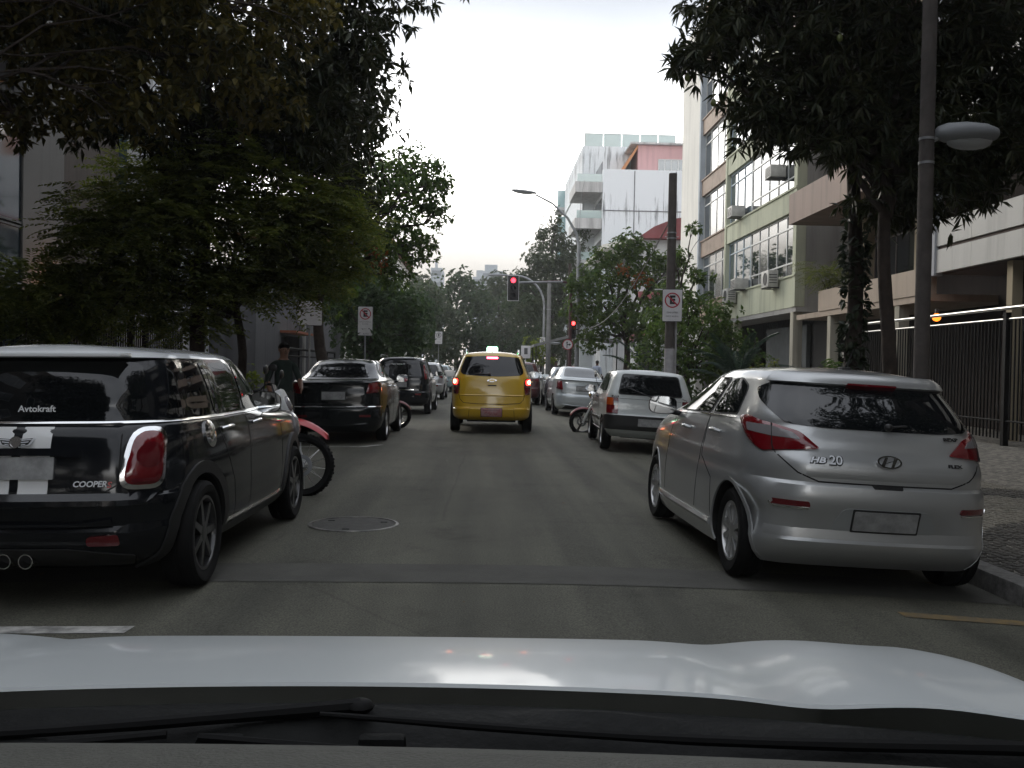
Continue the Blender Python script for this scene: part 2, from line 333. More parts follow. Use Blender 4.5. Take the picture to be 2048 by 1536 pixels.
# ---- green and brown apartment block
GREEN = wallmat('pale_green_render', (.50, .515, .39), .18, scale=.7); BROWN = wallmat('brown_stone_facing', (.30, .22, .165), .22, .6, 1.5, False)
CREAM = wallmat('cream_render', (.74, .72, .66), .08); GREYW = wallmat('grey_side_render', (.36, .35, .33), .15)
gb = thing('apartment_block', 'five storey apartment block with pale green and brown bands and wide windows')
X0, YA_, YM, YB_ = 9.9, 30.0, 38.85, 43.6
w = MB(); br = MB(); sd_ = MB()
for i in range(5):
    zb = 3.46+2.8*i if i else 3.46; zs, zt = 4.5+2.8*i, 6.55+2.8*i; zlo = 3.46 if i == 0 else 6.55+2.8*(i-1)
    w.box(X0, X0+.3, YA_, YM-.12, zlo, zs); br.box(X0+.05, X0+.3, YM+.12, YB_, zlo, zs)
    w.box(X0-.05, X0+.12, YA_-.03, YM-.12, zs-.06, zs)      # sill
    br.box(X0, X0+.12, YM+.12, YB_, zs-.06, zs)
w.box(X0, X0+.3, YA_, YM-.12, 6.55+2.8*4, 18.3); br.box(X0+.05, X0+.3, YM+.12, YB_, 6.55+2.8*4, 18.1)
w.box(X0-.04, X0+.4, YM-.118, YM+.118, 3.3, 18.4); w.box(X0-.02, X0+.3, YA_-.02, YA_+.28, 3.47, 18.2)
w.build('green_wall', GREEN, gb, None); br.build('brown_wall', BROWN, gb, None)
sd_.box(X0+.302, 24, YA_+.01, YA_+.3, 3.4, 18.3).box(X0+.02, 24, YA_-.01, YB_, 3.3, 3.455).build('side_wall', GREYW, gb, None)
MB().box(X0-.06, X0+.34, YB_, YB_+.25, 3.3, 18.2).build('end_pier', mat('pale_blue_grey_pier', (.42, .46, .50), rough=.8, noise=(2, .2)), gb, None)
MB().box(X0+.4, 24, YA_+.3, YB_, 18.1, 18.25).box(X0+.3, 24, YB_+.0, YB_+.3, 0, 18.2).build('roof', CONC, gb, None)
core = MB().box(X0+1.3, 24, YA_+.31, YB_-.01, 0, 18.05); core.build('inner_wall', DARKW, gb, None)
for i in range(5):
    zs, H_ = 4.505+2.8*i, 2.04
    gl = [WGL, CURT, WGL, WGL, CURT, WGL, WGL] if i % 2 == 0 else WGL
    sash(gb, (X0+.15, 35.55, zs), (0, -1, 0), (0, 0, 1), (-1, 0, 0), 5.25, H_, 5, [.42, 1.15, .45], ALU, gl)
    sash(gb, (X0+.15, YM-.14, zs), (0, -1, 0), (0, 0, 1), (-1, 0, 0), 3.1, H_, 3, [1.6, .45], BLUEF, WGB)
    sash(gb, (X0+.2, YB_-.02, zs), (0, -1, 0), (0, 0, 1), (-1, 0, 0), 4.58, H_, 4, [1.55, .45], ALU, [WGL, WGL, CURT])
# ground floor under the overhang
gf = MB(); gf.box(11.2, 11.4, 32.0, 43.6, 0, 3.3); gf.build('lower_wall', wallmat('beige_lower_wall', (.42, .38, .30), .2), gb, None)
MB().box(11.05, 11.19, 32.2, 36.8, 1.55, 3.0).build('shutter', mat('grey_shutter', (.10, .11, .11), rough=.6, noise=(4, .3)), gb, None)
MB().box(X0+.02, X0+.32, 30.2, 30.5, 0, 3.3).build('column', wallmat('beige_column', (.45, .42, .34), .2), gb, None); MB().box(X0+.1, X0+.4, 37.6, 37.9, 0, 3.3).build('column', MATS['beige_column'], gb, None)
rl = MB()
for k in range(9): rl.box(X0+.1, X0+.13, 30.2+k*1.65, 30.23+k*1.65, 18.3, 19.2)
rl.box(X0+.09, X0+.14, 30.1, 43.5, 19.15, 19.2).box(X0+.1, X0+.13, 30.1, 43.5, 18.75, 18.78).build('roof_railing', ALU, gb, None)
# air conditioners hang on the facade
ACW = mat('air_conditioner_white', (.55, .54, .50), rough=.5, noise=(6, .25)); GRL = mat('grille_dark', (.05, .05, .05), rough=.7)
def condenser(x, y, z, label, w_=.80, h=.56, d=.34):
    o = thing('air_conditioner', label, 'air conditioner', 'air conditioners on the green block', (x, y, z))
    MB().bbox(-d, 0, -w_/2, w_/2, 0, h, .015).build('casing', ACW, o)
    m = MB().lathe([(.21, 0), (.21, .015), (.19, .015), (.188, .004), (.001, .004)], 22, Matrix.Translation((-d-.001, -.08, h/2)) @ Matrix.Rotation(rad(-90), 4, 'Y'))
    m.build('fan_grille', GRL, o)
    MB().box(-d, .16, -w_/2+.05, -w_/2+.09, -.04, -.004).box(-d, .16, w_/2-.09, w_/2-.05, -.04, -.004).build('bracket', GRL, o, None)
    f = MB()
    for k in range(4): f.box(-d+.04, -.04, -w_/2-.008, -w_/2+.001, .12+k*.09, .15+k*.09)
    f.build('side_vent', GRL, o, None)
def window_unit(x, y, z, label):
    o = thing('air_conditioner', label, 'air conditioner', 'air conditioners on the green block', (x, y, z))
    MB().bbox(-.42, .1, -.33, .33, 0, .40, .012).build('casing', ACW, o)
    f = MB()
    for k in range(6): f.box(-.425, -.419, -.28, .28, .05+k*.052, .075+k*.052)
    f.build('grille', GRL, o, None); MB().box(-.44, .1, -.30, .30, -.03, -.003).build('bracket', GRL, o, None)
condenser(X0-.06, 32.0, 4.22, 'white condenser hung on the lowest green band near the building corner')
condenser(X0-.06, 37.3, 4.05, 'white condenser hung below the pale blue framed window')
window_unit(X0-.04, 35.9, 4.47, 'grey box unit on the sill between the two white condensers')
window_unit(X0-.04, 36.6, 7.32, 'box unit jutting from the second row of windows, lower of the visible pair')
window_unit(X0+.02, 31.9, 7.9, 'box unit set in the second row window under the mango leaves')
# bright fin at the far end of the block
MB().box(9.88, 24, 43.86, 47.8, 0, 17.7).build('end_wall', CREAM, gb, None)
# ---- terrace building with beige parapet and brown canopy
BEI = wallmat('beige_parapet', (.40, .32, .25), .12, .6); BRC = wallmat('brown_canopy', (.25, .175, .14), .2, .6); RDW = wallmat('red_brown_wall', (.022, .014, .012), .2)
tb = thing('terrace_building', 'recessed brown building with a beige terrace parapet and brown balcony boxes')
MB().box(9.9, 10.1, 20.95, 27.9, 3.18, 3.78).box(9.93, 12.2, 20.95, 29.9, 3.02, 3.175).box(10.1, 12.0, 27.75, 27.9, 3.18, 3.78).build('terrace_parapet', BEI, tb, None)
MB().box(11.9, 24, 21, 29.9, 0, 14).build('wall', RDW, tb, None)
for i in range(3):
    z = 5.73+2.9*i; MB().box(9.0, 9.15, 22, 28, z, z+.88).box(9.15, 11.895, 27.85, 28, z, z+.88).box(9.15, 11.895, 22, 27.85, z, z+.12).build('balcony', BRC, tb, None)
for i in range(4): sash(tb, (11.88, 28.6-i*0, 3.3+2.9*i), (0, -1, 0), (0, 0, 1), (-1, 0, 0), 3.0, 2.1, 2, [1], mat('brown_frame', (.06, .035, .03), rough=.5), WGD)
MB().box(10.6, 10.9, 26.3, 26.6, 3.18, 14).build('pillar', wallmat('yellowish_pillar', (.40, .34, .24), .15), tb, None); MB().box(10.6, 10.9, 22.9, 23.2, 3.18, 14).build('pillar', MATS['yellowish_pillar'], tb, None)
for yy in (27.0, 22.5): MB().box(9.95, 10.2, yy, yy+.25, 0, 3.01).build('ground_column', MATS['beige_column'], tb, None)
ln = MB().ball((0, 0, 0), .09, 12, 8)
for (x, y, z, lb) in ((9.85, 20.4, 2.62, 'small orange lantern glowing behind the right fence'), (9.9, 20.9, 2.95, 'small white ceiling lamp under the beige terrace')):
    o = thing('wall_lantern', lb, 'lamp', None, (x, y, z)); link('globe', ln.mesh('globe', mat('orange_lantern_glow', (.6, .15, .02), emit=(1, .22, .02), es=1.3) if 'orange' in lb else mat('white_lamp_glow', (.8, .8, .7), emit=(1, .95, .8), es=3)), o).scale = (1, 1, 1) if 'orange' in lb else (.3, .3, .3)
    MB().box(-.03, .03, -.03, .03, .07, .18).build('mount', GRL, o, None)
# ---- near right building with white slab bands; panels cut by joints
MARB = wallmat('white_stone_panel', (.50, .49, .46), .10, .5, .9)
nb = thing('slab_building', 'near right building with pale stone balcony bands cut by a dark groove')
for i in range(4):
    z = 3.6+3.0*i
    for k in range(7):
        y0 = 8.0+k*1.85; a = MB().box(9.9, 10.0, y0+.006, y0+1.85-.006, z, z+.50); b_ = MB().box(9.9, 10.0, y0+.006, y0+1.85-.006, z+.58, z+1.12)
        a.build('stone_panel', MARB, nb, None); b_.build('stone_panel', MARB, nb, None)
    MB().box(9.95, 10.2, 8, 20.93, z+.02, z+1.10).box(10.2, 12.0, 8, 20.93, z, z+.2).build('balcony_slab', mat('groove_brown', (.10, .07, .06), rough=.8), nb, None)
    sash(nb, (11.45, 19.6, z+.3), (0, -1, 0), (0, 0, 1), (-1, 0, 0), 4.2, 2.1, 3, [1], MATS['brown_frame'], WGD)
    sash(nb, (11.45, 14.6, z+.3), (0, -1, 0), (0, 0, 1), (-1, 0, 0), 4.2, 2.1, 3, [1], MATS['brown_frame'], WGD)
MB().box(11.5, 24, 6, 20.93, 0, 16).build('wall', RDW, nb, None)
MB().box(9.86, 10.05, 20.6, 20.94, 3.55, 15).build('edge_pier', wallmat('pale_pier', (.42, .43, .45), .1), nb, None)
for yy in (17.9, 12.9): MB().box(10.1, 10.3, yy, yy+.2, 0, 3.59).build('column', MATS['yellowish_pillar'], nb, None)
MB().box(11.3, 11.49, 8, 17, .1, 2.9).build('garage_door', mat('dark_garage_door', (.014, .012, .011), rough=.6), nb, None)
# ---- right fence: rails, posts, every bar
STEEL = mat('polished_steel_rail', (.55, .54, .52), rough=.28, metal=1.); IRN = mat('black_iron', (.006, .006, .006), rough=.7, spec=.2)
def fence(x, y0, y1, zt, rails, label, railm, pitch, z0, posts, barm, barw=.014):
    o = thing('metal_fence', label, 'fence', None, (x, y0, side_z(x))); L_ = y1-y0
    for h, r in rails: MB().tube([(0, 0, h), (0, L_, h)], r, 10).build('rail', railm if h > 1.8 else IRN, o)
    bm_ = MB().box(-barw, barw, -barw*.5, barw*.5, z0, zt-.01).mesh('bar', barm, None)
    for k in range(int(L_/pitch)):
        b_ = link('bar', bm_, o); b_.location = (0, k*pitch+.05, 0)
    for p in posts: MB().box(-.05, .05, p-.05, p+.05, 0, zt+.12).build('post', IRN, o, None)
    return o
fence(9.4, 9.6, 23.5, 2.28, [(2.48, .035), (2.28, .02), (.45, .018)], 'black barred fence with two polished steel rails on the right', STEEL, .125, .12, (2.3, 7.2, 13.8), IRN)
# ---- left side
LG = thing('glass_fronted_block', 'dark glass fronted building at the far left with a tall grey column')
MB().box(-9.75, -9.55, 20.0, 21.9, 0, 15).build('column', wallmat('grey_column_render', (.17, .165, .155), .12), LG, None)
MB().box(-9.9, -9.7, 21.9, 25.5, 0, 15).build('side_wall', wallmat('brown_grey_render', (.10, .085, .075), .2), LG, None)
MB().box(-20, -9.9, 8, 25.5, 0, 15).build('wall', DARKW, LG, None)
MB().box(-9.9, -9.25, 8, 20, 6.2, 6.6).build('slab', wallmat('dark_slab', (.05, .045, .042), .2), LG, None)
for k in range(6):
    for j in range(3): sash(LG, (-9.6, 8.05+2*k, .15+2.0*j), (0, 1, 0), (0, 0, 1), (1, 0, 0), 1.96, 1.96, 1, [1], mat('dark_frame', (.03, .03, .03), rough=.5), mat('blue_black_glass', (.014, .024, .034), rough=.06, spec=.7), .045)
o = thing('wall_lamp', 'small orange wall lamp glowing on the grey column at the left', 'lamp', None, (-9.5, 21.2, 2.98))
MB().box(-.05, .10, -.12, .12, 0, .035).build('shade', mat('orange_lamp_glow', (.7, .2, .05), emit=(1, .32, .07), es=6), o, None); MB().box(-.05, .0, -.06, .06, -.16, -.002).build('mount', GRL, o, None)
pl = bpy.data.lights.new('lamp_light', 'POINT'); pl.energy = 9; pl.color = (1, .45, .15); pl.shadow_soft_size = .1; po = bpy.data.objects.new('lamp_light', pl); COL.objects.link(po); po.parent = o; po.location = (.25, 0, -.1)
fence(-7.5, 7.5, 24.0, 1.98, [(2.42, .035), (1.98, .02), (.35, .018)], 'dark barred fence with a pale top rail on the left', mat('dull_rail', (.16, .15, .14), rough=.5, metal=.5), .125, .1, (3.2, 7.4, 9.9, 13.9), IRN)
LW = thing('low_wall', 'low grey and brown wall behind the left fence', 'wall'); MB().box(-8.3, -8.1, 8, 24, -.1, .95).build('lower_wall', wallmat('brown_low_wall', (.12, .09, .07), .2), LW, None); MB().box(-8.29, -8.11, 8, 24, .95, 1.35).build('upper_wall', wallmat('grey_low_wall', (.30, .30, .29), .15), LW, None)
L2 = thing('white_house', 'white building with blueish windows seen through the left tree leaves')
WHT = wallmat('white_left_render', (.50, .51, .52), .12); MB().box(-22, -9.0, 26, 31.5, 0, 13.5).build('wall', WHT, L2, None)
for i in range(4):
    for k in range(2): sash(L2, (-8.96, 26.5+2.5*k, 1.0+3.0*i+2.2*(i == 0)), (0, 1, 0), (0, 0, 1), (1, 0, 0), 1.8, 1.5, 2, [1], ALU, WGB)
for k in range(3): sash(L2, (-9.6-2.6*k, 25.98, 4.0), (-1, 0, 0), (0, 0, 1), (0, -1, 0), 1.6, 5.2, 2, [1, 1, 1, 1], ALU, WGB)
sh = MB()
for k in range(18): sh.box(-8.99, -8.93+.012*(k % 2), 26.6, 30.8, .1+k*.13, .1+k*.13+.122)
sh.build('roller_shutter', mat('white_shutter', (.42, .42, .41), rough=.5), L2, None)
L3 = thing('grey_wall_house', 'low grey walled house with a dark doorway behind the black saloon')
GW = wallmat('grey_left_wall', (.11, .11, .115), .18); MB().box(-20, -7.6, 32, 36.0, 0, 4.6).box(-20, -7.6, 39.6, 52, 0, 4.6).box(-20, -7.62, 36.0, 39.6, 2.45, 4.6).build('wall', GW, L3, None)
MB().box(-8.3, -8.2, 36.0, 39.6, 0, 2.45).build('door', mat('dark_door', (.025, .022, .02), rough=.6), L3, None)
MB().box(-7.6, -7.0, 35.8, 39.8, 2.52, 2.6).build('door_canopy', mat('orange_canopy', (.30, .10, .05), rough=.7), L3, None)
MB().box(-7.58, -7.5, 32.2, 37.2, .2, .3).box(-7.59, -7.5, 40.2, 40.5, 0, 4.6).build('wall_trim', GREYW, L3, None)
L4 = thing('pale_far_house', 'pale house with a rusty roof edge seen between the left trees'); MB().box(-16, -6.3, 62, 80, 0, 9.2).build('wall', CREAM, L4, None); MB().box(-16.2, -6.0, 61.7, 80, 9.2, 9.7).build('roof', wallmat('rusty_roof', (.22, .10, .06), .2), L4, None)
for k in range(3): sash(L4, (-6.28, 63+5*k, 5.6), (0, 1, 0), (0, 0, 1), (1, 0, 0), 2.2, 1.6, 2, [1], ALU, WGL)
for k in range(2): sash(L4, (-7.2-2.8*k, 61.98, 5.6), (-1, 0, 0), (0, 0, 1), (0, -1, 0), 1.8, 1.6, 2, [1], ALU, WGL)
# tall left block high above the near tree (its edge shows beside the crown)
# ---- white stained block
STW_ = bpy.data.materials.new('stained_white_render'); STW_.use_nodes = True
def stained():
    t = STW_.node_tree; b = t.nodes['Principled BSDF']; l = t.links.new; g = N(t, 'ShaderNodeTexCoord'); mp = N(t, 'ShaderNodeMapping'); mp.inputs['Scale'].default_value = (2.0, 2.0, .10); l(g.outputs['Object'], mp.inputs['Vector'])
    n = N(t, 'ShaderNodeTexNoise'); n.inputs['Scale'].default_value = 1.5; n.inputs['Detail'].default_value = 9; n.inputs['Roughness'].default_value = .75; l(mp.outputs[0], n.inputs['Vector'])
    sx = N(t, 'ShaderNodeSeparateXYZ'); l(g.outputs['Object'], sx.inputs[0])
    md = N(t, 'ShaderNodeMath', operation='PINGPONG'); md.inputs[1].default_value = 2.7; l(sx.outputs['Z'], md.inputs[0])
    mr = N(t, 'ShaderNodeMapRange'); mr.inputs[1].default_value = 0; mr.inputs[2].default_value = 2.7; mr.inputs[3].default_value = -.04; mr.inputs[4].default_value = .10; l(md.outputs[0], mr.inputs[0])
    s = N(t, 'ShaderNodeMath', operation='SUBTRACT'); l(n.outputs['Fac'], s.inputs[0]); l(mr.outputs[0], s.inputs[1])
    r = N(t, 'ShaderNodeValToRGB'); r.color_ramp.elements[0].position = .30; r.color_ramp.elements[0].color = (.15, .16, .17, 1); r.color_ramp.elements[1].position = .405; r.color_ramp.elements[1].color = (.74, .78, .80, 1); l(s.outputs[0], r.inputs['Fac']); l(r.outputs[0], b.inputs['Base Color']); b.inputs['Roughness'].default_value = .9
stained()
sb = thing('stained_tower_block', 'tall white block with dark rain streaks, side balconies and a glazed roof terrace')
MB().box(9.0, 26, 73, 95, 0, 16.7).build('front_wall', STW_, sb, None); MB().box(7.9, 26, 78, 95, 16.7, 19.6).box(8.0, 8.99, 78.5, 95, 0, 16.68).build('upper_wall', STW_, sb, None)
jt = MB()
for z in (5.4, 8.1, 10.8, 13.5): jt.box(9.0, 26, 72.96, 72.999, z, z+.07)
for x in (11.4, 14.6): jt.box(x, x+.06, 72.965, 72.998, 0, 16.6)
jt.build('joint', mat('joint_grey', (.20, .21, .22), rough=.9, noise=(3, .5)), sb, None)
BAL = wallmat('balcony_white', (.55, .55, .54), .2)
for i, z in enumerate((6.2, 9.2, 12.4, 15.2)):
    b_ = MB().box(6.9, 8.995, 73.2, 78.4, z-.25, z).box(6.9, 7.0, 73.2, 78.4, z, z+.55).box(7.0, 8.995, 73.2, 73.3, z, z+.55); p = b_.build('balcony', BAL, sb, None)
    MB().box(7.02, 8.95, 73.22, 73.26, z+.56, z+1.15).build('glass_balustrade', mat('green_glass_rail', (.34, .44, .43), rough=.1, spec=.8), p, None)
    MB().box(8.99, 9.02, 73.6, 77.8, z+.1, z+2.2).build('balcony_door', WGD, p, None)
for k in range(5): MB().box(8.1+1.5*k, 9.55+1.5*k, 78.0, 78.05, 19.6, 20.6).build('roof_glass', MATS['green_glass_rail'], sb, None)
MB().box(8.0, 15.6, 77.98, 78.03, 20.6, 20.66).box(8.02, 8.1, 77.98, 78.06, 19.6, 20.6).build('roof_rail', ALU, sb, None)
PINK = wallmat('pink_render', (.58, .36, .36), .1); ORG = wallmat('orange_render', (.50, .24, .12), .1)
ph = thing('pink_penthouse', 'pink rooftop flat with a row of blue windows above the stained white wall'); MB().box(11.9, 17.2, 74.6, 84, 16.71, 19.0).build('wall', PINK, ph, None); MB().box(11.3, 17.5, 74.3, 84, 19.0, 19.15).build('roof', BAL, ph, None)
MB().box(17.2, 18.0, 74.5, 84, 16.71, 19.1).build('side_wall', ORG, ph, None)
sash(ph, (13.5, 74.57, 16.9), (1, 0, 0), (0, 0, 1), (0, -1, 0), 2.1, 1.0, 4, [1], ALU, WGB, .07)
MB().box(15.9, 16.6, 74.3, 74.62, 17.2, 17.7).build('air_box', ACW, ph, None)
vs = [(11.88, 74.5, 19.0), (10.4, 74.5, 16.72), (10.4, 84, 16.72), (11.88, 84, 19.0), (11.88, 74.5, 18.7), (10.7, 74.5, 16.72), (10.7, 84, 16.72), (11.88, 84, 18.7)]
MB().add(vs, [(0, 1, 2, 3), (4, 7, 6, 5), (0, 4, 5, 1), (3, 2, 6, 7)]).build('sloping_awning', ORG, ph, None)
MB().box(13.9, 14.6, 60.5, 61.2, 0, 13.3).build('orange_chimney', ORG, thing('orange_shaft', 'slim orange shaft rising in front of the stained white wall', 'chimney'), None)
GBK = thing('glass_balcony_block', 'far block with stacked green glass balconies left of the stained wall'); MB().box(8.6, 20, 96, 110, 0, 18).build('wall', BAL, GBK, None)
for z in (12.0, 14.6, 17.2):
    p = MB().box(7.2, 8.6, 95.5, 99, z, z+.3).build('balcony', BAL, GBK, None); MB().box(7.22, 8.59, 95.52, 95.56, z+.3, z+2.0).build('glass_balustrade', mat('teal_glass', (.32, .46, .47), rough=.1, spec=.8), p, None)
# ---- red roofed house
RED = wallmat('dull_red_roof', (.23, .075, .08), .2)
rh = thing('red_roofed_house', 'white house with a curved dull red roof edge behind the right trees'); MB().box(9.6, 20, 58, 70, 0, 9.3).build('wall', WHT, rh, None)
pts = [(9.2, 9.3), (10.2, 10.0), (11.4, 10.5), (13.0, 10.75), (20, 10.9), (20, 9.3)]
MB().prism(pts, 57.2, 70, 'y').build('roof', RED, rh, 30)
vs = []
MB().prism([(7.2, 8.6), (9.55, 9.25), (9.55, 9.45), (7.1, 8.85)], 57.2, 68, 'y').build('eaves', CREAM, rh, None)
MB().box(9.4, 20, 57.4, 57.95, 5.6, 6.1).box(9.4, 20, 57.4, 57.95, 2.9, 3.3).build('band', RED, rh, None)
for k in range(3): sash(rh, (10.2+2.6*k, 57.97, 6.9), (1, 0, 0), (0, 0, 1), (0, -1, 0), 2.0, 1.5, 3, [1], ALU, WGL); sash(rh, (10.2+2.6*k, 57.97, 3.7), (1, 0, 0), (0, 0, 1), (0, -1, 0), 2.0, 1.5, 3, [1], ALU, WGL)
# ---- shop fronts with awning on the right, further on
sf = thing('corner_shop', 'white shopfront with a dark awning behind the right turn sign'); MB().box(8.2, 16, 46, 55, 0, 4.2).build('wall', WHT, sf, None)
MB().prism([(3.0, 2.75), (5.2, 3.35), (8.19, 3.1), (8.19, 2.95), (5.2, 3.2), (3.0, 2.6)], 56, 60, 'y').build('awning', mat('grey_awning', (.16, .16, .16), rough=.8), sf, 30)
for xx, yy in ((3.1, 56.1), (7.9, 56.1), (3.1, 59.8)): MB().box(xx, xx+.06, yy, yy+.06, 0, 2.66 if xx < 4 else 2.95).build('awning_post', IRN, sf, None)
MB().box(8.1, 8.19, 46.3, 50, .3, 2.6).build('shop_window', WGD, sf, None)
MB().box(8.0, 8.19, 45.9, 54, 2.9, 3.4).build('fascia', RED, sf, None)
# ---- far blocks over the tree line
for i, (x0, x1, y, z, lb) in enumerate(((-3.2, 1.2, 262, 26.0, 'far blue grey block over the tree tops, left of the signal'), (-.9, 5.4, 275, 29.0, 'far blue grey block with a stepped top over the tree tops'), (-13.5, -10.6, 240, 26, 'far pale block at the left edge of the sky gap'))):
    o = thing('far_block', lb, 'building', 'far blocks on the skyline'); MB().box(x0, x1, y, y+14, -.2, z).box(x0+1, x1-1.6, y+2, y+10, z, z+2.0).build('wall', mat('far_block_grey', (.30, .33, .36), rough=.9), o, None)
    f = MB()
    for zz in range(3, int(z)-1, 3): f.box(x0+.3, x1-.3, y-.05, y-.01, zz, zz+1.3)
    f.build('window_band', mat('far_glass', (.10, .12, .14), rough=.3), o, None)
# ================================================================== trees and plants
def leaf_mat(name, c0, c1, trans=.25, rough=.45):
    if name in MATS: return MATS[name]
    m = bpy.data.materials.new(name); m.use_nodes = True; t = m.node_tree; b = t.nodes['Principled BSDF']; l = t.links.new
    g = N(t, 'ShaderNodeNewGeometry'); r = N(t, 'ShaderNodeValToRGB'); r.color_ramp.elements[0].color = (*c0, 1); r.color_ramp.elements[1].color = (*c1, 1)
    l(g.outputs['Random Per Island'], r.inputs['Fac']); l(r.outputs[0], b.inputs['Base Color'])
    b.inputs['Roughness'].default_value = rough; b.inputs['Specular IOR Level'].default_value = .25
    tr = N(t, 'ShaderNodeBsdfTranslucent'); hs = N(t, 'ShaderNodeHueSaturation'); hs.inputs['Value'].default_value = 1.7; hs.inputs['Saturation'].default_value = 1.1
    l(r.outputs[0], hs.inputs['Color']); l(hs.outputs[0], tr.inputs['Color'])
    mx = N(t, 'ShaderNodeMixShader'); mx.inputs[0].default_value = trans; l(b.outputs[0], mx.inputs[1]); l(tr.outputs[0], mx.inputs[2]); l(mx.outputs[0], t.nodes['Material Output'].inputs['Surface'])
    MATS[name] = m; return m
BARK = mat('grey_brown_bark', (.075, .062, .05), rough=.95, noise=(9, .55), bump=(14, 1.))
BARKD = mat('dark_bark', (.05, .036, .028), rough=.95, noise=(9, .5), bump=(14, 1.))
R_ = np.random.RandomState(11)
def unit(v): return v/np.maximum(1e-9, np.linalg.norm(v, axis=-1, keepdims=True))
def cluster_points(clumps, dens, shell=.5, seed=0):
    r = np.random.RandomState(seed); P, D = [], []
    for c in clumps:
        cx, cy, cz, rx = c[:4]; ry = c[4] if len(c) > 4 else rx; rz = c[5] if len(c) > 5 else rx*.75
        n = max(3, int(dens*(rx*ry+rx*rz+ry*rz)/3*4))
        d = unit(r.normal(size=(n, 3))); q = shell+(1-shell)*r.rand(n, 1)**.7
        lump = 1+.26*np.sin(d[:, :1]*5+cx*3)*np.cos(d[:, 1:2]*4+cy)+.15*r.normal(size=(n, 1))
        P.append(np.array([cx, cy, cz])+d*q*lump*np.array([rx, ry, rz])); D.append(d)
    return np.concatenate(P), np.concatenate(D)
def leaf_mesh(name, base, dirn, nrm, ln, wd, m, bend=.15):
    """kite-shaped leaves, folded along the middle, curved at the tip"""
    n = len(base); s = unit(np.cross(dirn, nrm)); up = np.cross(s, dirn)
    ln = np.broadcast_to(ln, (n,))[:, None]; wd = np.broadcast_to(wd, (n,))[:, None]
    mid = base+dirn*ln*.45
    V = np.empty((n, 4, 3)); V[:, 0] = base; V[:, 1] = mid+s*wd*.5+up*wd*.15; V[:, 2] = base+dirn*ln-up*ln*bend; V[:, 3] = mid-s*wd*.5+up*wd*.15
    me = bpy.data.meshes.new(name); me.vertices.add(4*n); me.vertices.foreach_set('co', V.astype(np.float32).ravel())
    F = (np.arange(n)*4)[:, None]+np.array([[0, 1, 2, 0, 2, 3]]); me.loops.add(6*n); me.polygons.add(2*n)
    me.loops.foreach_set('vertex_index', F.astype(np.int32).ravel()); me.polygons.foreach_set('loop_start', np.arange(0, 6*n, 3, dtype=np.int32)); me.polygons.foreach_set('loop_total', np.full(2*n, 3, dtype=np.int32))
    me.materials.append(m); me.update(); me.validate(); return me
def rosettes(P, D, k, ln, wd, spread, droop, seed, flat=0.):
    r = np.random.RandomState(seed); n = len(P)
    ax = unit(D+np.array([0, 0, .25])+r.normal(size=(n, 3))*.35)
    A = np.repeat(ax, k, 0); d = unit(r.normal(size=(n*k, 3))); d = d-A*np.sum(d*A, 1, keepdims=True)
    d = unit(unit(d)*spread+A*(1-spread)*r.uniform(.2, 1.2, (n*k, 1))+np.array([0, 0, -droop])*r.uniform(.5, 1.3, (n*k, 1)))
    if flat: d[:, 2] *= (1-flat); d = unit(d)
    B = np.repeat(P, k, 0)+d*.01; nr = unit(np.array([0, 0, 1.])+r.normal(size=(n*k, 3))*.35)
    L_ = ln*r.uniform(.65, 1.25, n*k); return B, d, nr, L_, wd*L_/ln
def sprays(P, D, pairs, rach, ln, wd, seed):
    """feather leaves: a stalk with leaflets to both sides, lying nearly flat"""
    r = np.random.RandomState(seed); n = len(P); d = D*np.array([1, 1, .25])+r.normal(size=(n, 3))*np.array([.5, .5, .18]); d = unit(d)
    nr = unit(np.array([0, 0, 1.])+r.normal(size=(n, 3))*.25); s = unit(np.cross(d, nr)); B, Dd, Nn, Ll = [], [], [], []
    for i in range(pairs):
        f = (i+.5)/pairs; b = P+d*rach*f-np.array([0, 0, 1])*rach*.25*f*f
        for sg in (1, -1): B.append(b); Dd.append(unit(s*sg+d*.45+r.normal(size=(n, 3))*.12)); Nn.append(nr); Ll.append(ln*(1-.45*abs(f-.45))*r.uniform(.8, 1.2, n))
    B, Dd, Nn, Ll = [np.concatenate(q) for q in (B, Dd, Nn, Ll)]; return B, Dd, Nn, Ll, wd*Ll/ln
def limb_path(a, b, r, wob=.12, n=6):
    a, b = np.array(a, float), np.array(b, float); L_ = np.linalg.norm(b-a); out = []
    for i in range(n+1):
        t = i/n; p = a+(b-a)*t; p[2] += math.sin(t*math.pi)*L_*.08
        if 0 < i < n: p += r.normal(size=3)*wob*L_*.18
        out.append(tuple(p))
    return out
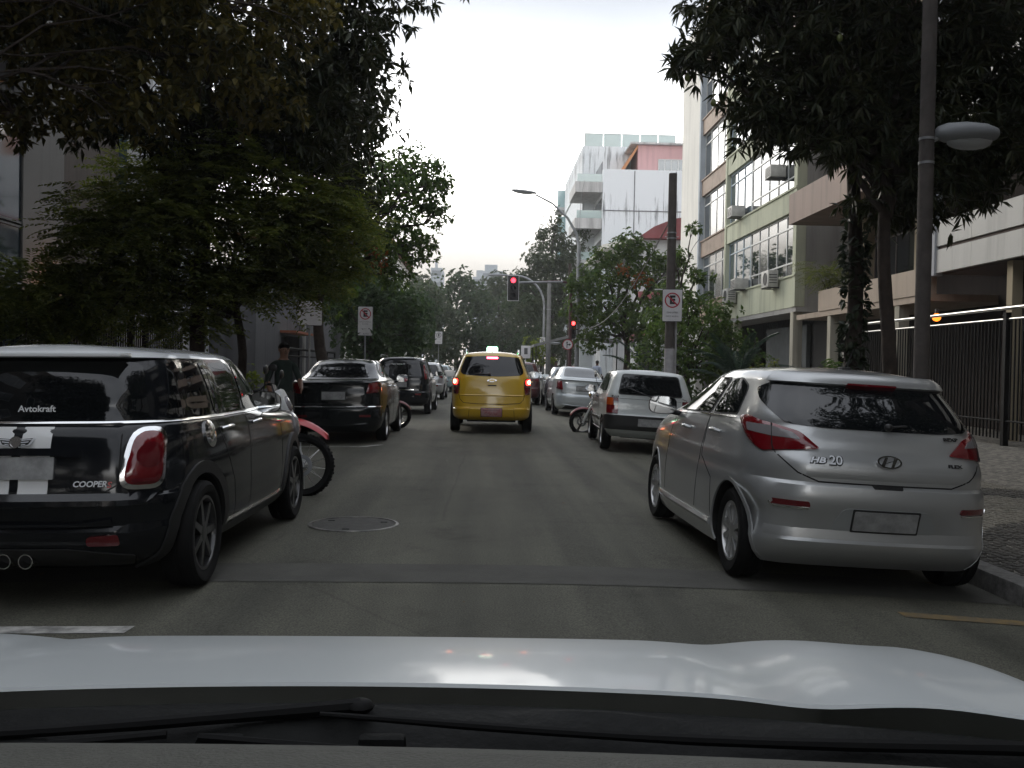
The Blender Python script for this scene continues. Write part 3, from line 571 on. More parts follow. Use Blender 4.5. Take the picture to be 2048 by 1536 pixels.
def tree(name, label, base, top, tr, clumps, kind, dens, leafm, group=None, barkm=BARK, bend=0., seed=1, leaf=None, lean_mid=None, shell=.5, twigs=True, flowers=None, limb=.5):
    """base, top: trunk foot and fork in world metres; clumps in world metres"""
    root = empty(name, base, label=label, cat='tree', group=group); o = np.array(base); r = np.random.RandomState(seed)
    mb = MB(); b = np.zeros(3); t = np.array(top)-o; n = 9; pts = []
    for i in range(n+1):
        f = i/n; p = b+(t-b)*f; p[:2] += np.array([math.sin(f*5+seed), math.cos(f*4+seed*2)])*.06*np.linalg.norm(t)*.3*math.sin(f*math.pi)
        if lean_mid is not None: p += np.array(lean_mid)*math.sin(f*math.pi)
        pts.append(p)
    rr = [tr*(1.45 if i == 0 else 1.12 if i == 1 else 1-.35*i/n) for i in range(n+1)]
    mb.tube(pts, rr, 12)
    for c in clumps:
        cc = np.array(c[:3])-o; pth = limb_path(t*r.uniform(.78, 1.), cc, r); m_ = len(pth)
        mb.tube(pth, [tr*limb*(1-.8*i/(m_-1)) for i in range(m_)], 6)
        if twigs:
            for _ in range(5):
                d = unit(r.normal(size=3)); e = cc+d*np.array([c[3]]*3)*.85; s = np.array(pth[r.randint(3, m_)])
                mb.tube(limb_path(s, e, r, .15, 4), [min(.02, tr*.14), min(.016, tr*.11), .011, .008, .005], 4)
    mb.build('trunk', barkm, root, 60)
    P, D = cluster_points(clumps, dens, shell, seed); P = P-o
    k, ln, wd, sp, dr = leaf
    if kind == 'ros': a = rosettes(P, D, k, ln, wd, sp, dr, seed)
    else: a = sprays(P, D, k, sp, ln, wd, seed)
    link('crown', leaf_mesh('crown', *a, leafm), root)
    if flowers:
        fp, fn_, fm = flowers; q, dq = cluster_points(fp, fn_, .7, seed+5)
        link('blossom', leaf_mesh('blossom', *rosettes(q-o, dq, 6, .16, .08, .7, .0, seed), fm), root)
    return root
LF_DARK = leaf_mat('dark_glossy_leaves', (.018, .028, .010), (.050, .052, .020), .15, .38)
LF_BROWN = leaf_mat('dark_mixed_leaves', (.034, .036, .012), (.135, .110, .030), .32, .45)
LF_FEATH = leaf_mat('feathery_leaves', (.055, .078, .018), (.150, .165, .042), .45, .55)
LF_MID = leaf_mat('mid_green_leaves', (.038, .072, .020), (.095, .135, .036), .40, .5)
LF_FAR = leaf_mat('far_green_leaves', (.022, .045, .018), (.060, .090, .035), .3, .6)
LF_PALE = leaf_mat('pale_grey_green_leaves', (.040, .060, .030), (.085, .100, .055), .3, .6)
LF_LIME = leaf_mat('bright_hedge_leaves', (.08, .12, .012), (.20, .24, .03), .35, .5)
LF_ORANGE = leaf_mat('orange_blossom', (.16, .05, .015), (.24, .10, .03), .35, .6)
LF_CYC = leaf_mat('blue_green_fronds', (.018, .038, .026), (.038, .066, .045), .12, .4)
sL, sR = side_z(-4.2), side_z(4.4)
# --- left, near: tall dark street tree whose crown overhangs the street
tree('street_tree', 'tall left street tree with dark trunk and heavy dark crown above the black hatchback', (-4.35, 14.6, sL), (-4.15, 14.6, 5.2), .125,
     [(-5.9, 13.5, 6.3, 1.3), (-8.6, 13.0, 8.0, 1.5), (-4.8, 12.6, 6.1, 1.5), (-3.0, 14.2, 5.9, 1.5), (-2.5, 14.6, 4.9, .95), (-2.1, 14.2, 7.2, 1.35), (-1.95, 14.5, 6.1, .7), (-3.9, 13.2, 8.0, 1.9), (-6.2, 12, 8.6, 2.0), (-3.4, 15.2, 5.0, 1.0), (-4.6, 14.5, 4.9, .9), (-5.6, 14.3, 5.0, .7), (-8.6, 12.5, 9.2, 1.6), (-2.15, 14, 8.0, .9), (-3.4, 18.4, 6.5, 1.3), (-2.8, 20, 6.9, 1.0), (-4.6, 17.5, 6.2, 1.2), (-3.5, 21.2, 5.6, 1.2), (-3.4, 22.6, 7.0, 1.2), (-2.9, 20.4, 5.0, .7)],  # last clumps, hidden behind the front, added to darken the saloon's rear glass
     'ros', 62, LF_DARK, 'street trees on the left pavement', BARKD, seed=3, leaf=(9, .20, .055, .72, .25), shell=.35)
tree('street_tree', 'near left street tree whose brownish crown hangs in at the upper left corner', (-5.6, 8.6, side_z(-5.6)), (-5.5, 8.8, 4.6), .20,
     [(-5.3, 9.4, 6.2, 1.5), (-3.9, 9.8, 6.6, 1.2), (-6.6, 9.2, 6.6, 1.5), (-2.9, 10.2, 6.9, 1.0), (-4.8, 8.4, 7.5, 1.9), (-5.0, 10.4, 5.2, .9), (-5.9, 10.6, 5.5, .8), (-3.6, 10.6, 5.5, .8), (-4.6, 11, 4.5, .75), (-3.2, 11.2, 5.0, .8), (-3.8, 10.8, 4.3, .55), (-2.4, 11.6, 5.6, .65), (-2.9, 12, 4.7, .55), (-5.4, 11.2, 4.2, .5)],
     'ros', 85, LF_BROWN, 'street trees on the left pavement', BARKD, seed=8, leaf=(8, .13, .062, .7, .18), shell=.35, limb=.07)
# --- left: feathery low tree in front of them
tree('street_tree', 'low spreading tree with feathery leaves and a bent thin trunk on the left pavement', (-4.15, 15.8, sL), (-4.0, 15.2, 2.6), .085,
     [(-6.3, 13.4, 2.3, .8, 1.0, .4), (-4.9, 13.4, 3.2, 1.0, 1.1, .55), (-5.4, 13.8, 2.5, .9, 1.1, .5), (-4.2, 14.0, 3.7, 1.1, 1.0, .5), (-3.3, 14.4, 3.4, 1.0, 1.0, .5), (-2.75, 14.6, 3.85, .85, .9, .45), (-2.35, 14.8, 3.5, .65, .7, .35), (-3.2, 14.9, 2.75, .95, .9, .45), (-4.2, 14.4, 2.6, 1.0, .9, .45), (-6.4, 14.2, 1.9, .7, .9, .35), (-4.6, 14.8, 2.0, .6, .6, .3), (-2.6, 15.2, 2.9, .6, .6, .35), (-3.7, 14.2, 4.35, .8, .8, .4)],
     'spr', 150, LF_FEATH, 'street trees on the left pavement', BARKD, seed=5, leaf=(8, .105, .05, .46, 0), lean_mid=(.14, 0, 0), shell=.1)
tree('street_tree', 'thin young tree with feathery leaves behind the left fence', (-6.0, 16.2, side_z(-6)), (-5.7, 16, 3.6), .05,
     [(-5.6, 16, 4.1, .8, 1.0, .6), (-5.0, 15.8, 4.6, .8, .8, .5), (-7.4, 17, 2.3, .7, .9, .4), (-6.2, 16.5, 2.4, .7, .8, .5)],
     'spr', 110, LF_FEATH, 'street trees on the left pavement', BARKD, seed=15, leaf=(7, .11, .05, .42, 0), shell=.15)
# --- left, mid: leaning tree with green crown
tree('street_tree', 'green street tree with a dark leaning trunk beside the parking sign on the left', (-3.95, 25.2, sL), (-4.35, 25.2, 4.0), .17,
     [(-3.4, 26.5, 6.3, 1.5), (-2.3, 27.5, 6.9, .95), (-1.75, 28, 6.3, .75), (-1.35, 28, 6.75, .42), (-1.55, 28, 5.75, .5), (-2.7, 27.5, 5.2, 1.1), (-4.4, 26, 5.2, 1.4), (-3.2, 26.5, 4.4, .9), (-2.1, 27.6, 4.6, .6), (-5.4, 25.5, 4.4, 1.2), (-1.65, 28, 5.0, .36), (-4.2, 25.5, 3.4, .8), (-1.5, 28, 7.2, .35), (-2.5, 27, 3.9, .55)],
     'ros', 66, LF_MID, 'street trees on the left pavement', BARKD, seed=21, leaf=(8, .15, .085, .75, .1), lean_mid=(-.12, 0, 0), shell=.35, flowers=([(-3.0, 26.2, 4.25, .35)], 40, LF_ORANGE))
for i, (x, y, h, s_) in enumerate([(-4.1, 33.5, 4.4, 1.0), (-4.9, 41, 4.3, 1.1), (-5.0, 50, 4.8, 1.2), (-6.2, 61, 5.6, 1.4)]):
    tree('street_tree', ['dense dark tree behind the tall parking sign on the left', 'dark tree behind the silver hatchback on the left kerb', 'dark rounded tree beside the small white parking sign', 'hazy tree standing beyond the small white parking sign'][i], (x, y, sL), (x, y, h*.5), .16,
         [(x+.9*s_, y+.5, h*.78, 1.25*s_), (x-.8*s_, y, h*.82, 1.3*s_), (x, y-.6, h*.5, 1.05*s_), (x+1.5*s_, y+.8, h*(.55 if i == 0 else .92), .8*s_), (x-.2, y+1, h*1.05, 1.1*s_), (x+(1.2 if i == 0 else .2), y-.3, h*.36, .75*s_)],
         'ros', 34, LF_FAR, 'street trees on the left pavement', BARKD, seed=30+i, leaf=(8, .22, .13, .75, .1), shell=.3)
# --- far end of the street
far = [(-5.5, 85, 8.9, 2.3, 0), (-2.6, 92, 11.0, 2.7, 1), (1.5, 104, 12.2, 2.9, 2), (6.0, 96, 10.8, 2.8, 3), (-8, 110, 12.4, 3.0, 4), (4.2, 122, 14, 3.3, 5), (10, 84, 9.6, 2.8, 6)]
FL = ['hazy far tree left of the street end', 'hazy round tree left of centre where the street ends', 'hazy tree closing the street behind the signal head', 'hazy tree beyond the curved lamp arm', 'tallest hazy tree left of the street end', 'farthest tree on the line of the street', 'hazy broad tree on the right before the white block']
for i, (x, y, h, s_, _) in enumerate(far):
    tree('far_tree', FL[i], (x, y, -.05), (x, y, h*.45), .25, [(x-s_*.8, y, h*.72, s_*.8), (x+s_*.7, y, h*.66, s_*.85), (x, y-s_*.5, h*.45, s_*.9), (x+.2, y+s_*.4, h*.86, s_*.7), (x-s_*.5, y-s_*.4, h*.28, s_*.8), (x+s_*.9, y-s_*.3, h*.34, s_*.8)],
         'ros', 10, LF_FAR if i % 2 else LF_PALE, 'far trees at the end of the street', BARKD, seed=50+i, leaf=(8, .42, .26, .75, .08), shell=.3, twigs=False)
# --- right, far: tall airy tree
tree('tall_tree', 'tall airy grey green tree rising beside the curved street lamp', (5.4, 74, .1), (5.4, 74, 7), .24,
     [(4.2, 73, 9.6, 1.3, 1.2, 1.5), (5.6, 74, 11.2, 1.0, 1.0, 1.4), (6.9, 74, 10.4, 1.2, 1.2, 1.3), (3.3, 73, 8.2, 1.1, 1.1, .9), (5.4, 73, 8.0, 1.8, 1.4, 1.3), (7.4, 74, 8.2, 1.3), (4.6, 73, 6.0, 1.7), (6.8, 73, 5.6, 1.7), (2.7, 73, 7.4, .9), (4.6, 73, 9.2, 1.3), (6.2, 73, 9.2, 1.4), (5.4, 73, 12.4, .5, .5, .9), (8.2, 74, 9.6, 1.0), (3.2, 73, 5.4, 1.2), (5.2, 72, 3.6, 1.8), (4.4, 73, 11.6, .6, .6, 1.2), (7.6, 74, 12.0, .6, .6, 1.0)],
     'ros', 24, LF_PALE, None, BARK, seed=70, leaf=(9, .30, .11, .7, .15), shell=.25)
tree('street_tree', 'low bright green young tree by the far kerb next to the taxi', (3.6, 62, sR), (3.6, 62, 1.6), .08, [(3.4, 62, 2.7, 1.0, .9, .6), (4.0, 62, 1.9, .9, .9, .5), (2.9, 62, 1.7, .7, .7, .5)], 'ros', 24, LF_LIME, 'street trees on the right pavement', seed=74, leaf=(8, .2, .1, .75, .1), shell=.2)
tree('street_tree', 'broad green tree in front of the red roofed house on the right', (6.2, 41, sR), (6.2, 41, 3.2), .17,
     [(5.2, 40.5, 5.1, 1.3), (6.8, 41, 5.9, 1.35), (4.3, 40, 3.9, 1.0), (7.9, 41, 4.6, 1.2), (5.8, 39.8, 3.6, 1.3), (7.2, 40, 3.2, 1.2), (4.7, 40, 2.7, .8), (3.9, 40, 4.9, .55), (6.2, 40.5, 6.6, .8), (5.1, 40.2, 6.1, .7), (8.2, 41, 6.0, .8)],
     'ros', 34, LF_MID, 'street trees on the right pavement', BARKD, seed=80, leaf=(8, .20, .12, .75, .1), shell=.35, flowers=([(6.6, 39.4, 5.1, .5), (5.8, 39.4, 5.4, .35)], 26, LF_ORANGE))
tree('street_tree', 'slender tree with sparse leafy twigs behind the leaning concrete post', (6.4, 30.5, sR), (6.3, 30.5, 3.6), .09,
     [(6.9, 30.4, 4.4, .50), (6.2, 30.4, 5.0, .40), (7.2, 30.4, 3.6, .40), (5.9, 30.4, 3.9, .5), (6.7, 30.4, 5.9, .32), (6.5, 30.4, 2.9, .7), (5.6, 30.4, 3.0, .6)],
     'ros', 40, LF_MID, 'street trees on the right pavement', BARKD, seed=85, leaf=(7, .17, .09, .75, .2), shell=.2)
tree('street_tree', 'low bushy light green tree around the concrete post with the no parking sign', (5.4, 24.6, side_z(5.4)), (5.3, 24.6, 1.5), .10,
     [(4.7, 24.2, 2.4, .75), (5.7, 24.4, 2.5, .9), (6.5, 24.6, 2.1, .75), (5.2, 24, 1.6, .8), (6.1, 24, 1.4, .8), (4.2, 24.2, 1.7, .6), (6.9, 24.6, 1.5, .7), (5.3, 24.4, 3.1, .5), (6.2, 24.8, 2.9, .45)],
     'ros', 60, LF_MID, 'street trees on the right pavement', BARKD, seed=88, leaf=(8, .13, .065, .75, .15), shell=.3)
# --- right, near: mango tree
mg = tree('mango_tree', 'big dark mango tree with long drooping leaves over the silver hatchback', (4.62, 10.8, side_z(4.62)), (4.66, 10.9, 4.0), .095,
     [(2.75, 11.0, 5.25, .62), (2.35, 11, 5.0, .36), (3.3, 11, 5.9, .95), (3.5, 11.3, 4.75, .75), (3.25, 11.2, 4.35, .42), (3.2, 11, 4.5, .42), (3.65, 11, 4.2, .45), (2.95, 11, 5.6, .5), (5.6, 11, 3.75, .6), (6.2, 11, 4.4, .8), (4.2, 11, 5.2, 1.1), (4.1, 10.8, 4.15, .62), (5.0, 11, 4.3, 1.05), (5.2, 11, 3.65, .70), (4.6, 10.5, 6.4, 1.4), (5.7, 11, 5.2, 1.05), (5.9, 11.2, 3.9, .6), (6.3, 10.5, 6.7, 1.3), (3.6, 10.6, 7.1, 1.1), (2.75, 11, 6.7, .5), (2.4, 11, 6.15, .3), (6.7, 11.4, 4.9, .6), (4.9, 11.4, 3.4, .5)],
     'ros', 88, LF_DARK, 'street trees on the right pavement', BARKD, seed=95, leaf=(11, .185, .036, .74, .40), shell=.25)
for (x, y, z) in ((2.28, 10.85, 4.72), (2.55, 10.7, 4.40), (3.35, 10.2, 6.1), (3.75, 10.1, 4.95), (4.1, 9.95, 5.9)):
    f = MB(); f.ball((0, 0, 0), (.032, .032, .045), 10, 8); f.tube([(0, 0, .04), (.01, 0, .22)], .004, 5)
    o = f.build('mango', mat('green_mango_skin', (.10, .12, .03), rough=.5), mg); o.location = Vector((x, y, z))-mg.location
tree('street_tree', 'second trunk on the right, wrapped in climbing plants, behind the silver hatchback', (4.72, 12.0, side_z(4.72)), (4.66, 12.0, 4.6), .115,
     [(4.8, 12.3, 5.4, 1.1), (5.9, 12.4, 5.6, 1.0), (3.9, 12.3, 6.3, 1.0), (5.4, 12.2, 6.8, 1.2)], 'ros', 50, LF_DARK, 'street trees on the right pavement', BARKD, seed=99, leaf=(8, .16, .07, .7, .2), shell=.3)
# climbing plants on that trunk
cl = bpy.data.objects['street_tree.%03d' % max(int(o.name[-3:]) for o in bpy.data.objects if o.name.startswith('street_tree.'))]
q = []; dq = []
for i in range(120):
    z = R_.uniform(.7, 3.6); a = R_.uniform(0, 6.28); rr_ = .12; q.append((rr_*math.cos(a), rr_*math.sin(a), z-side_z(4.7))); dq.append((math.cos(a), math.sin(a), .2))
link('climber', leaf_mesh('climber', *rosettes(np.array(q), np.array(dq), 7, .13, .06, .6, .3, 4), leaf_mat('climber_leaves', (.014, .024, .012), (.04, .055, .03), .15)), cl)
# --- cycads with arching fronds; each frond a part
def frond_mesh(L_, seed, nl=46, w=.16, arch=.45):
    r = np.random.RandomState(seed); B, D, Nn, Ll = [], [], [], []; mb = MB(); pts = []
    for i in range(13):
        t = i/12; pts.append((L_*t*(1-.12*t), 0, L_*(arch*1.3*t-arch*1.25*t*t)))
    pa = np.array(pts)
    for i in range(nl):
        t = .12+.88*i/nl; x = np.array([np.interp(t*12, range(13), pa[:, k]) for k in range(3)]); d = np.array([np.interp(min(12, t*12+.3), range(13), pa[:, k]) for k in range(3)])-x; d = d/np.linalg.norm(d)
        for sg in (1, -1):
            B.append(x); D.append(unit(np.array([0, sg, 0])*.9+d*.55+np.array([0, 0, -.15])+r.normal(size=3)*.05)); Nn.append((0, 0, 1)); Ll.append(w*(math.sin(math.pi*min(1, t*.93+.05))**.6+.15))
    me = leaf_mesh('frond', np.array(B), np.array(D), np.array(Nn, float), np.array(Ll), np.full(len(B), .022), LF_CYC)
    bm = bmesh.new(); bm.from_mesh(me); s = MB().tube(pts, [.014*(1-.8*i/12) for i in range(13)], 5).mesh('st', LF_CYC); bm.from_mesh(s); bm.to_mesh(me); bm.free(); return me
FR = [frond_mesh(1.75, i, arch=.30+.1*i) for i in range(4)]
def cycad(x, y, h, n, sc, label, seed):
    root = empty('cycad_palm', (x, y, side_z(x)), label=label, cat='palm', group='cycad palms on the right pavement'); r = random.Random(seed)
    MB().tube([(0, 0, 0), (.02, 0, h*.5), (0, .01, h)], [.16, .14, .12], 10).build('trunk', BARK, root)
    for k in range(n):
        o = link('frond', FR[k % 4], root); o.location = (0, 0, h-.03); o.rotation_euler = (r.uniform(-.25, .25), -r.uniform(-.05, .75) if k % 3 else -r.uniform(.6, 1.1), 2*math.pi*k/n+r.uniform(-.15, .15)); o.scale = (sc*r.uniform(.85, 1.1),)*3
    return root
cycad(5.75, 21.2, .95, 20, 1.0, 'cycad palm with dark arching fronds beside the green building', 1)
cycad(4.75, 27.4, .80, 18, 1.0, 'cycad palm with arching fronds behind the white boxy hatchback', 2)
# --- small plants and hedges
def bush(name, label, loc, clumps, dens, m, leaf, seed, group=None, cat='shrub', kind='ros'):
    root = empty(name, loc, label=label, cat=cat, group=group); P, D = cluster_points(clumps, dens, .3, seed)
    a = rosettes(P, D, leaf[0], leaf[1], leaf[2], .7, .1, seed) if kind == 'ros' else sprays(P, D, leaf[0], leaf[3], leaf[1], leaf[2], seed)
    link('foliage', leaf_mesh('foliage', *a, m), root); mb = MB(); r = np.random.RandomState(seed)
    for c in clumps:
        for _ in range(3): mb.tube(limb_path((r.uniform(-.05, .05), r.uniform(-.05, .05), 0), np.array(c[:3])+r.normal(size=3)*c[3]*.4, r), [.014, .012, .011, .009, .008, .006, .004], 5)
    mb.build('stem', BARK, root); return root
bush('hedge_shrub', 'bright yellow green shrub between the black hatchback and the grey wall', (-4.55, 17.6, side_z(-4.55)), [(0, 0, .62, .42, .5, .38), (.25, .1, .95, .30), (-.3, .2, .85, .35)], 160, LF_LIME, (8, .07, .04), 3)
bush('leafy_plant', 'leggy potted plant with bunches of leaves against the beige wall', (5.7, 18.4, side_z(5.7)), [(-.35, 0, 1.35, .14), (.0, 0, 1.45, .13), (.15, .1, 1.25, .15), (.45, 0, 1.25, .2), (-.15, 0, 1.15, .1)], 120, LF_FEATH, (7, .10, .045), 4)
bush('leafy_plant', 'dark green shrub beside the narrow beige column', (6.9, 19.6, side_z(6.9)), [(0, 0, 1.0, .5), (.5, .2, 1.25, .45), (-.4, 0, .7, .45), (.9, .2, .8, .4)], 90, LF_MID, (7, .15, .05), 6)
bush('balcony_plant', 'feathery plant hanging over the beige terrace parapet', (10.3, 28.3, 3.75), [(0, 0, .45, .5), (-.3, -.2, .7, .4), (.2, -.5, .5, .4)], 70, LF_FEATH, (8, .12, .03, .5), 7, kind='spr')
bush('leafy_plant', 'low dark shrubs in the planter behind the silver hatchback', (5.9, 23.0, side_z(5.9)), [(0, 0, .6, .6), (.9, 0, .7, .6), (-.7, .2, .55, .5), (1.7, .2, .6, .5)], 80, LF_FAR, (8, .12, .06), 9)
# ================================================================== the street behind the camera (it shows in paint and glass)
bt = [o for o in bpy.data.objects if o.parent is None and o.get('category') == 'tree']
byl = {o['label']: o for o in bt}
def again(src, x, y, rz, sc, label):
    o = copy_tree(next(v for k, v in byl.items() if k.startswith(src))); o.location = (x, y, side_z(x)); o.rotation_euler.z = rz; o.scale = (sc,)*3; o['label'] = label; o['group'] = 'street trees behind the viewer'; return o
again('big dark mango', -4.6, -3.2, rad(150), 1.0, 'mango tree on the left pavement just behind the viewer')
again('tall left street', -4.6, -12, rad(10), 1.05, 'dark street tree on the left pavement, second behind the viewer')
again('big dark mango', 4.7, -19, rad(10), 1.1, 'mango tree on the right pavement, third behind the viewer')
again('tall left street', 5.3, 2.2, rad(205), .95, 'unseen dark street tree added on the right beside the viewer, crown above the frame')  # unseen crown, added to shade the bonnet and darken the hatchback's rear glass
again('near left street', -5.0, -22, rad(60), 1.2, 'brownish street tree on the left pavement, third behind the viewer')
for sd, lb in ((-1, 'plain brown building on the left behind the viewer'), (1, 'plain grey building on the right behind the viewer')):
    o = thing('street_building', lb); MB().box(*sorted((sd*10.2, sd*22)), -60, 6 if sd > 0 else 7.4, 0, 15).build('wall', GREYW if sd > 0 else MATS['brown_grey_render'], o, None)
    for j in range(4):
        for k in range(8): sash(o, (sd*10.17, -55+7*k if sd < 0 else -51+7*k, 1.2+3.4*j), (0, -sd, 0), (0, 0, 1), (-sd, 0, 0), 4.2, 1.7, 3, [1], ALU, WGL)
# ================================================================== cars: library
PAINT = {}
def paint(name, col, metal=0., rough=.28, coat=1.):
    m = mat(name, col, rough=rough, metal=metal, coat=coat*(.75 if max(col) < .05 else 1), spec=.05 if max(col) < .05 else .5, noise=None)
    t = m.node_tree; b = t.nodes['Principled BSDF']
    if not t.nodes.get('dust'):
        g = N(t, 'ShaderNodeTexCoord'); n = N(t, 'ShaderNodeTexNoise'); n.name = 'dust'; n.inputs['Scale'].default_value = 3.; n.inputs['Detail'].default_value = 7
        r = N(t, 'ShaderNodeMapRange'); r.inputs[3].default_value = .02; r.inputs[4].default_value = .16
        t.links.new(g.outputs['Object'], n.inputs['Vector']); t.links.new(n.outputs['Fac'], r.inputs[0]); t.links.new(r.outputs[0], b.inputs['Coat Roughness'])
    return m
GLASS = mat('tinted_car_glass', (.006, .007, .008), rough=.03, spec=.65)
GLASS2 = mat('clear_car_glass', (.02, .025, .025), rough=.03, spec=.8, coat=.5)
RUBBER = mat('black_rubber', (.008, .008, .008), rough=.85, spec=.25, noise=(9, .4))
PLAST = mat('black_plastic', (.018, .018, .018), rough=.5)
DARKIN = mat('wheel_well_dark', (.008, .008, .008), rough=.9)
CHROME = mat('chrome', (.82, .82, .82), rough=.12, metal=1.)
ALLOY = mat('silver_alloy', (.5, .5, .5), rough=.32, metal=.9)
DALLOY = mat('black_alloy', (.03, .03, .03), rough=.3, metal=.4, coat=.6)
LAMPRED = mat('red_lamp_lens', (.15, .003, .007), rough=.12, spec=.6, coat=.8)
LAMPDEEP = mat('deep_red_lamp_lens', (.10, .004, .008), rough=.12, coat=.8)
LAMPCLR = mat('clear_lamp_lens', (.19, .18, .185), rough=.15, coat=.8)
LAMPAMB = mat('amber_lamp_lens', (.5, .08, .01), rough=.15, coat=.8)
SEAM = mat('panel_seam', (.004, .004, .004), rough=.8)
PLATE = mat('number_plate_grey', (.33, .335, .335), rough=.5, noise=(11, .4))
PLATER = mat('number_plate_red', (.36, .10, .11), rough=.5, noise=(14, .35, (.40, .28, .28)))
MIRROR = mat('mirror_glass', (.75, .78, .8), rough=.03, metal=1.)
WHITEP = mat('white_paint_stripe', (.72, .73, .73), rough=.3, coat=.7)
EMBLACK = mat('badge_black', (.01, .01, .01), rough=.3)
LITRED = mat('lit_brake_lamp', (.5, .02, .01), emit=(1, .025, .02), es=5)
LITCORE = mat('lit_bulb_core', (.6, .3, .1), emit=(1, .42, .16), es=10)
LITRED2 = mat('lit_high_brake_lamp', (.5, .02, .03), emit=(1, .05, .10), es=10)

def pchip(xs, ys):
    xs = np.asarray(xs, float); ys = np.asarray(ys, float); h = np.diff(xs); d = np.diff(ys)/h; n = len(xs); m = np.zeros(n)
    for i in range(1, n-1):
        if d[i-1]*d[i] > 0:
            w1 = 2*h[i]+h[i-1]; w2 = h[i]+2*h[i-1]; m[i] = (w1+w2)/(w1/d[i-1]+w2/d[i])
    m[0] = d[0]; m[-1] = d[-1]
    def f(x):
        i = int(np.clip(np.searchsorted(xs, x)-1, 0, n-2)); t = (x-xs[i])/h[i]
        return ((2*t**3-3*t*t+1)*ys[i] + (t**3-2*t*t+t)*h[i]*m[i] + (3*t*t-2*t**3)*ys[i+1] + (t**3-t*t)*h[i]*m[i+1])
    return f
class Body:
    """a car body as stacked plan outlines. key rows: z, yR, yF, w, cx, cy, bR (rear corner radii, rear bow)"""
    def __init__(s, keys, crown=.05, fx=.45, fy=.55, bF=.16, tr=.03, tf=.05, roofseg=(.35, .3)):
        rows = []; last = None
        for k in keys:
            k = list(k)
            while len(k) < 7: k.append(last[len(k)])
            rows.append(k); last = k
        s.rows = rows; zs = [r[0] for r in rows]; s.zs = zs
        s.fn = [pchip(zs, [r[i] for r in rows]) for i in range(1, 7)]
        s.crown, s.fx, s.fy, s.bF, s.tr, s.tf, s.seg = crown, fx, fy, bF, tr, tf, roofseg
        s.cache = {}
    def outline(s, z):
        key = round(z, 4)
        if key in s.cache: return s.cache[key]
        yR, yF, w, cx, cy, bR = [f(z) for f in s.fn]
        L_ = yF-yR; k = min(1, L_/2.2); fx, fy, bF = s.fx*min(1, w/.7), s.fy*k, s.bF*k
        cy = min(cy, L_*.3); wr = w-s.tr; wf = w-s.tf; pts = []
        xc = wr-cx; y0 = yR+bR*(xc/wr)**2
        for i in range(8): x = xc*i/8; pts.append((x, yR+bR*(x/wr)**2))
        # corner: starts with the slope of the bowed face, ends parallel to the side
        sl = 2*bR*xc/wr**2
        for i in range(11):
            t = math.pi/2*i/10; a = math.sin(t); b = 1-math.cos(t)
            pts.append((xc+cx*a, y0 + sl*cx*a*(1-a*.5)*.9 + cy*b))
        ys = pts[-1][1]; x1 = wf-fx; ye0 = yF-bF*(x1/wf)**2; ye = ye0-fy
        ns = 40
        for i in range(1, ns):
            t = i/ns; y = ys+(ye-ys)*t
            a = max(0, 1-t/.35); b = max(0, (t-.6)/.4)
            pts.append((w-s.tr*a*a-s.tf*b*b, y))
        for i in range(9):
            t = math.pi/2*i/8; pts.append((x1+fx*math.cos(t), ye+fy*math.sin(t)))
        for i in range(1, 7): x = x1*(1-i/6); pts.append((x, yF-bF*(x/wf)**2))
        P = np.array(pts); d = np.r_[0, np.cumsum(np.hypot(*np.diff(P, axis=0).T))]
        s.cache[key] = (P, d); return P, d
    def raw(s, a, z):
        P, d = s.outline(z); q = abs(a)
        return np.array([math.copysign(np.interp(q, d, P[:, 0]), a), np.interp(q, d, P[:, 1]), z])
    def at(s, a, z, off=0.):
        z = min(max(z, s.zs[0]+.002), s.zs[-1]-.002)
        p = s.raw(a, z); e = .006
        du = s.raw(a+e, z)-s.raw(a-e, z); dz = s.raw(a, min(z+e, s.zs[-1]-.001))-s.raw(a, z-e)
        n = np.cross(du, dz); L_ = np.linalg.norm(n)
        n = n/L_ if L_ > 1e-9 else np.array([0, -1, 0])
        return p+n*off
    def sx(s, x, z):        # arc position of x on the rear
        P, d = s.outline(z); k = 8+10; return math.copysign(np.interp(abs(x), P[:k+1, 0], d[:k+1]), x)
    def sy(s, y, z, side):  # arc position of y on a side
        P, d = s.outline(z); i = 8+3
        return side*np.interp(y, np.maximum.accumulate(P[i:, 1]), d[i:])
    def sf(s, x, z):        # arc position of x on the front
        P, d = s.outline(z); k = len(P)-15; xs = P[k:, 0][::-1]; ds = d[k:][::-1]; return math.copysign(np.interp(abs(x), xs, ds), x)
    def mapper(s, mode):
        if mode == 's': return lambda a, z, o: s.at(a, z, o)
        if mode == 'x': return lambda a, z, o: s.at(s.sx(a, z), z, o)
        if mode == 'f': return lambda a, z, o: s.at(s.sf(a, z), z, o)
        sd = 1 if mode == 'y+' else -1
        return lambda a, z, o: s.at(s.sy(a, z, sd), z, o)
    def mesh_parts(s, split=None):
        zs = []
        for i in range(len(s.rows)-1):
            a, b = s.rows[i], s.rows[i+1]
            n = max(1, math.ceil(max((b[0]-a[0])/.045, abs(b[1]-a[1])/.06, abs(b[2]-a[2])/.13, abs(b[3]-a[3])/.04)))
            zs += [a[0]+(b[0]-a[0])*k/n for k in range(n)]
        zs.append(s.zs[-1])
        if split: zs = sorted(set(zs) | {split})
        rings = []
        def full(P, z): return [(x, y, z) for x, y in P] + [(-x, y, z) for x, y in P[-2:0:-1]]
        for z in zs: rings.append(full(s.outline(z)[0], z))
        top = s.outline(s.zs[-1])[0]; ya = top[:, 1].min()+s.seg[0]; yb = top[:, 1].max()-s.seg[1]
        nz_ = len(zs)
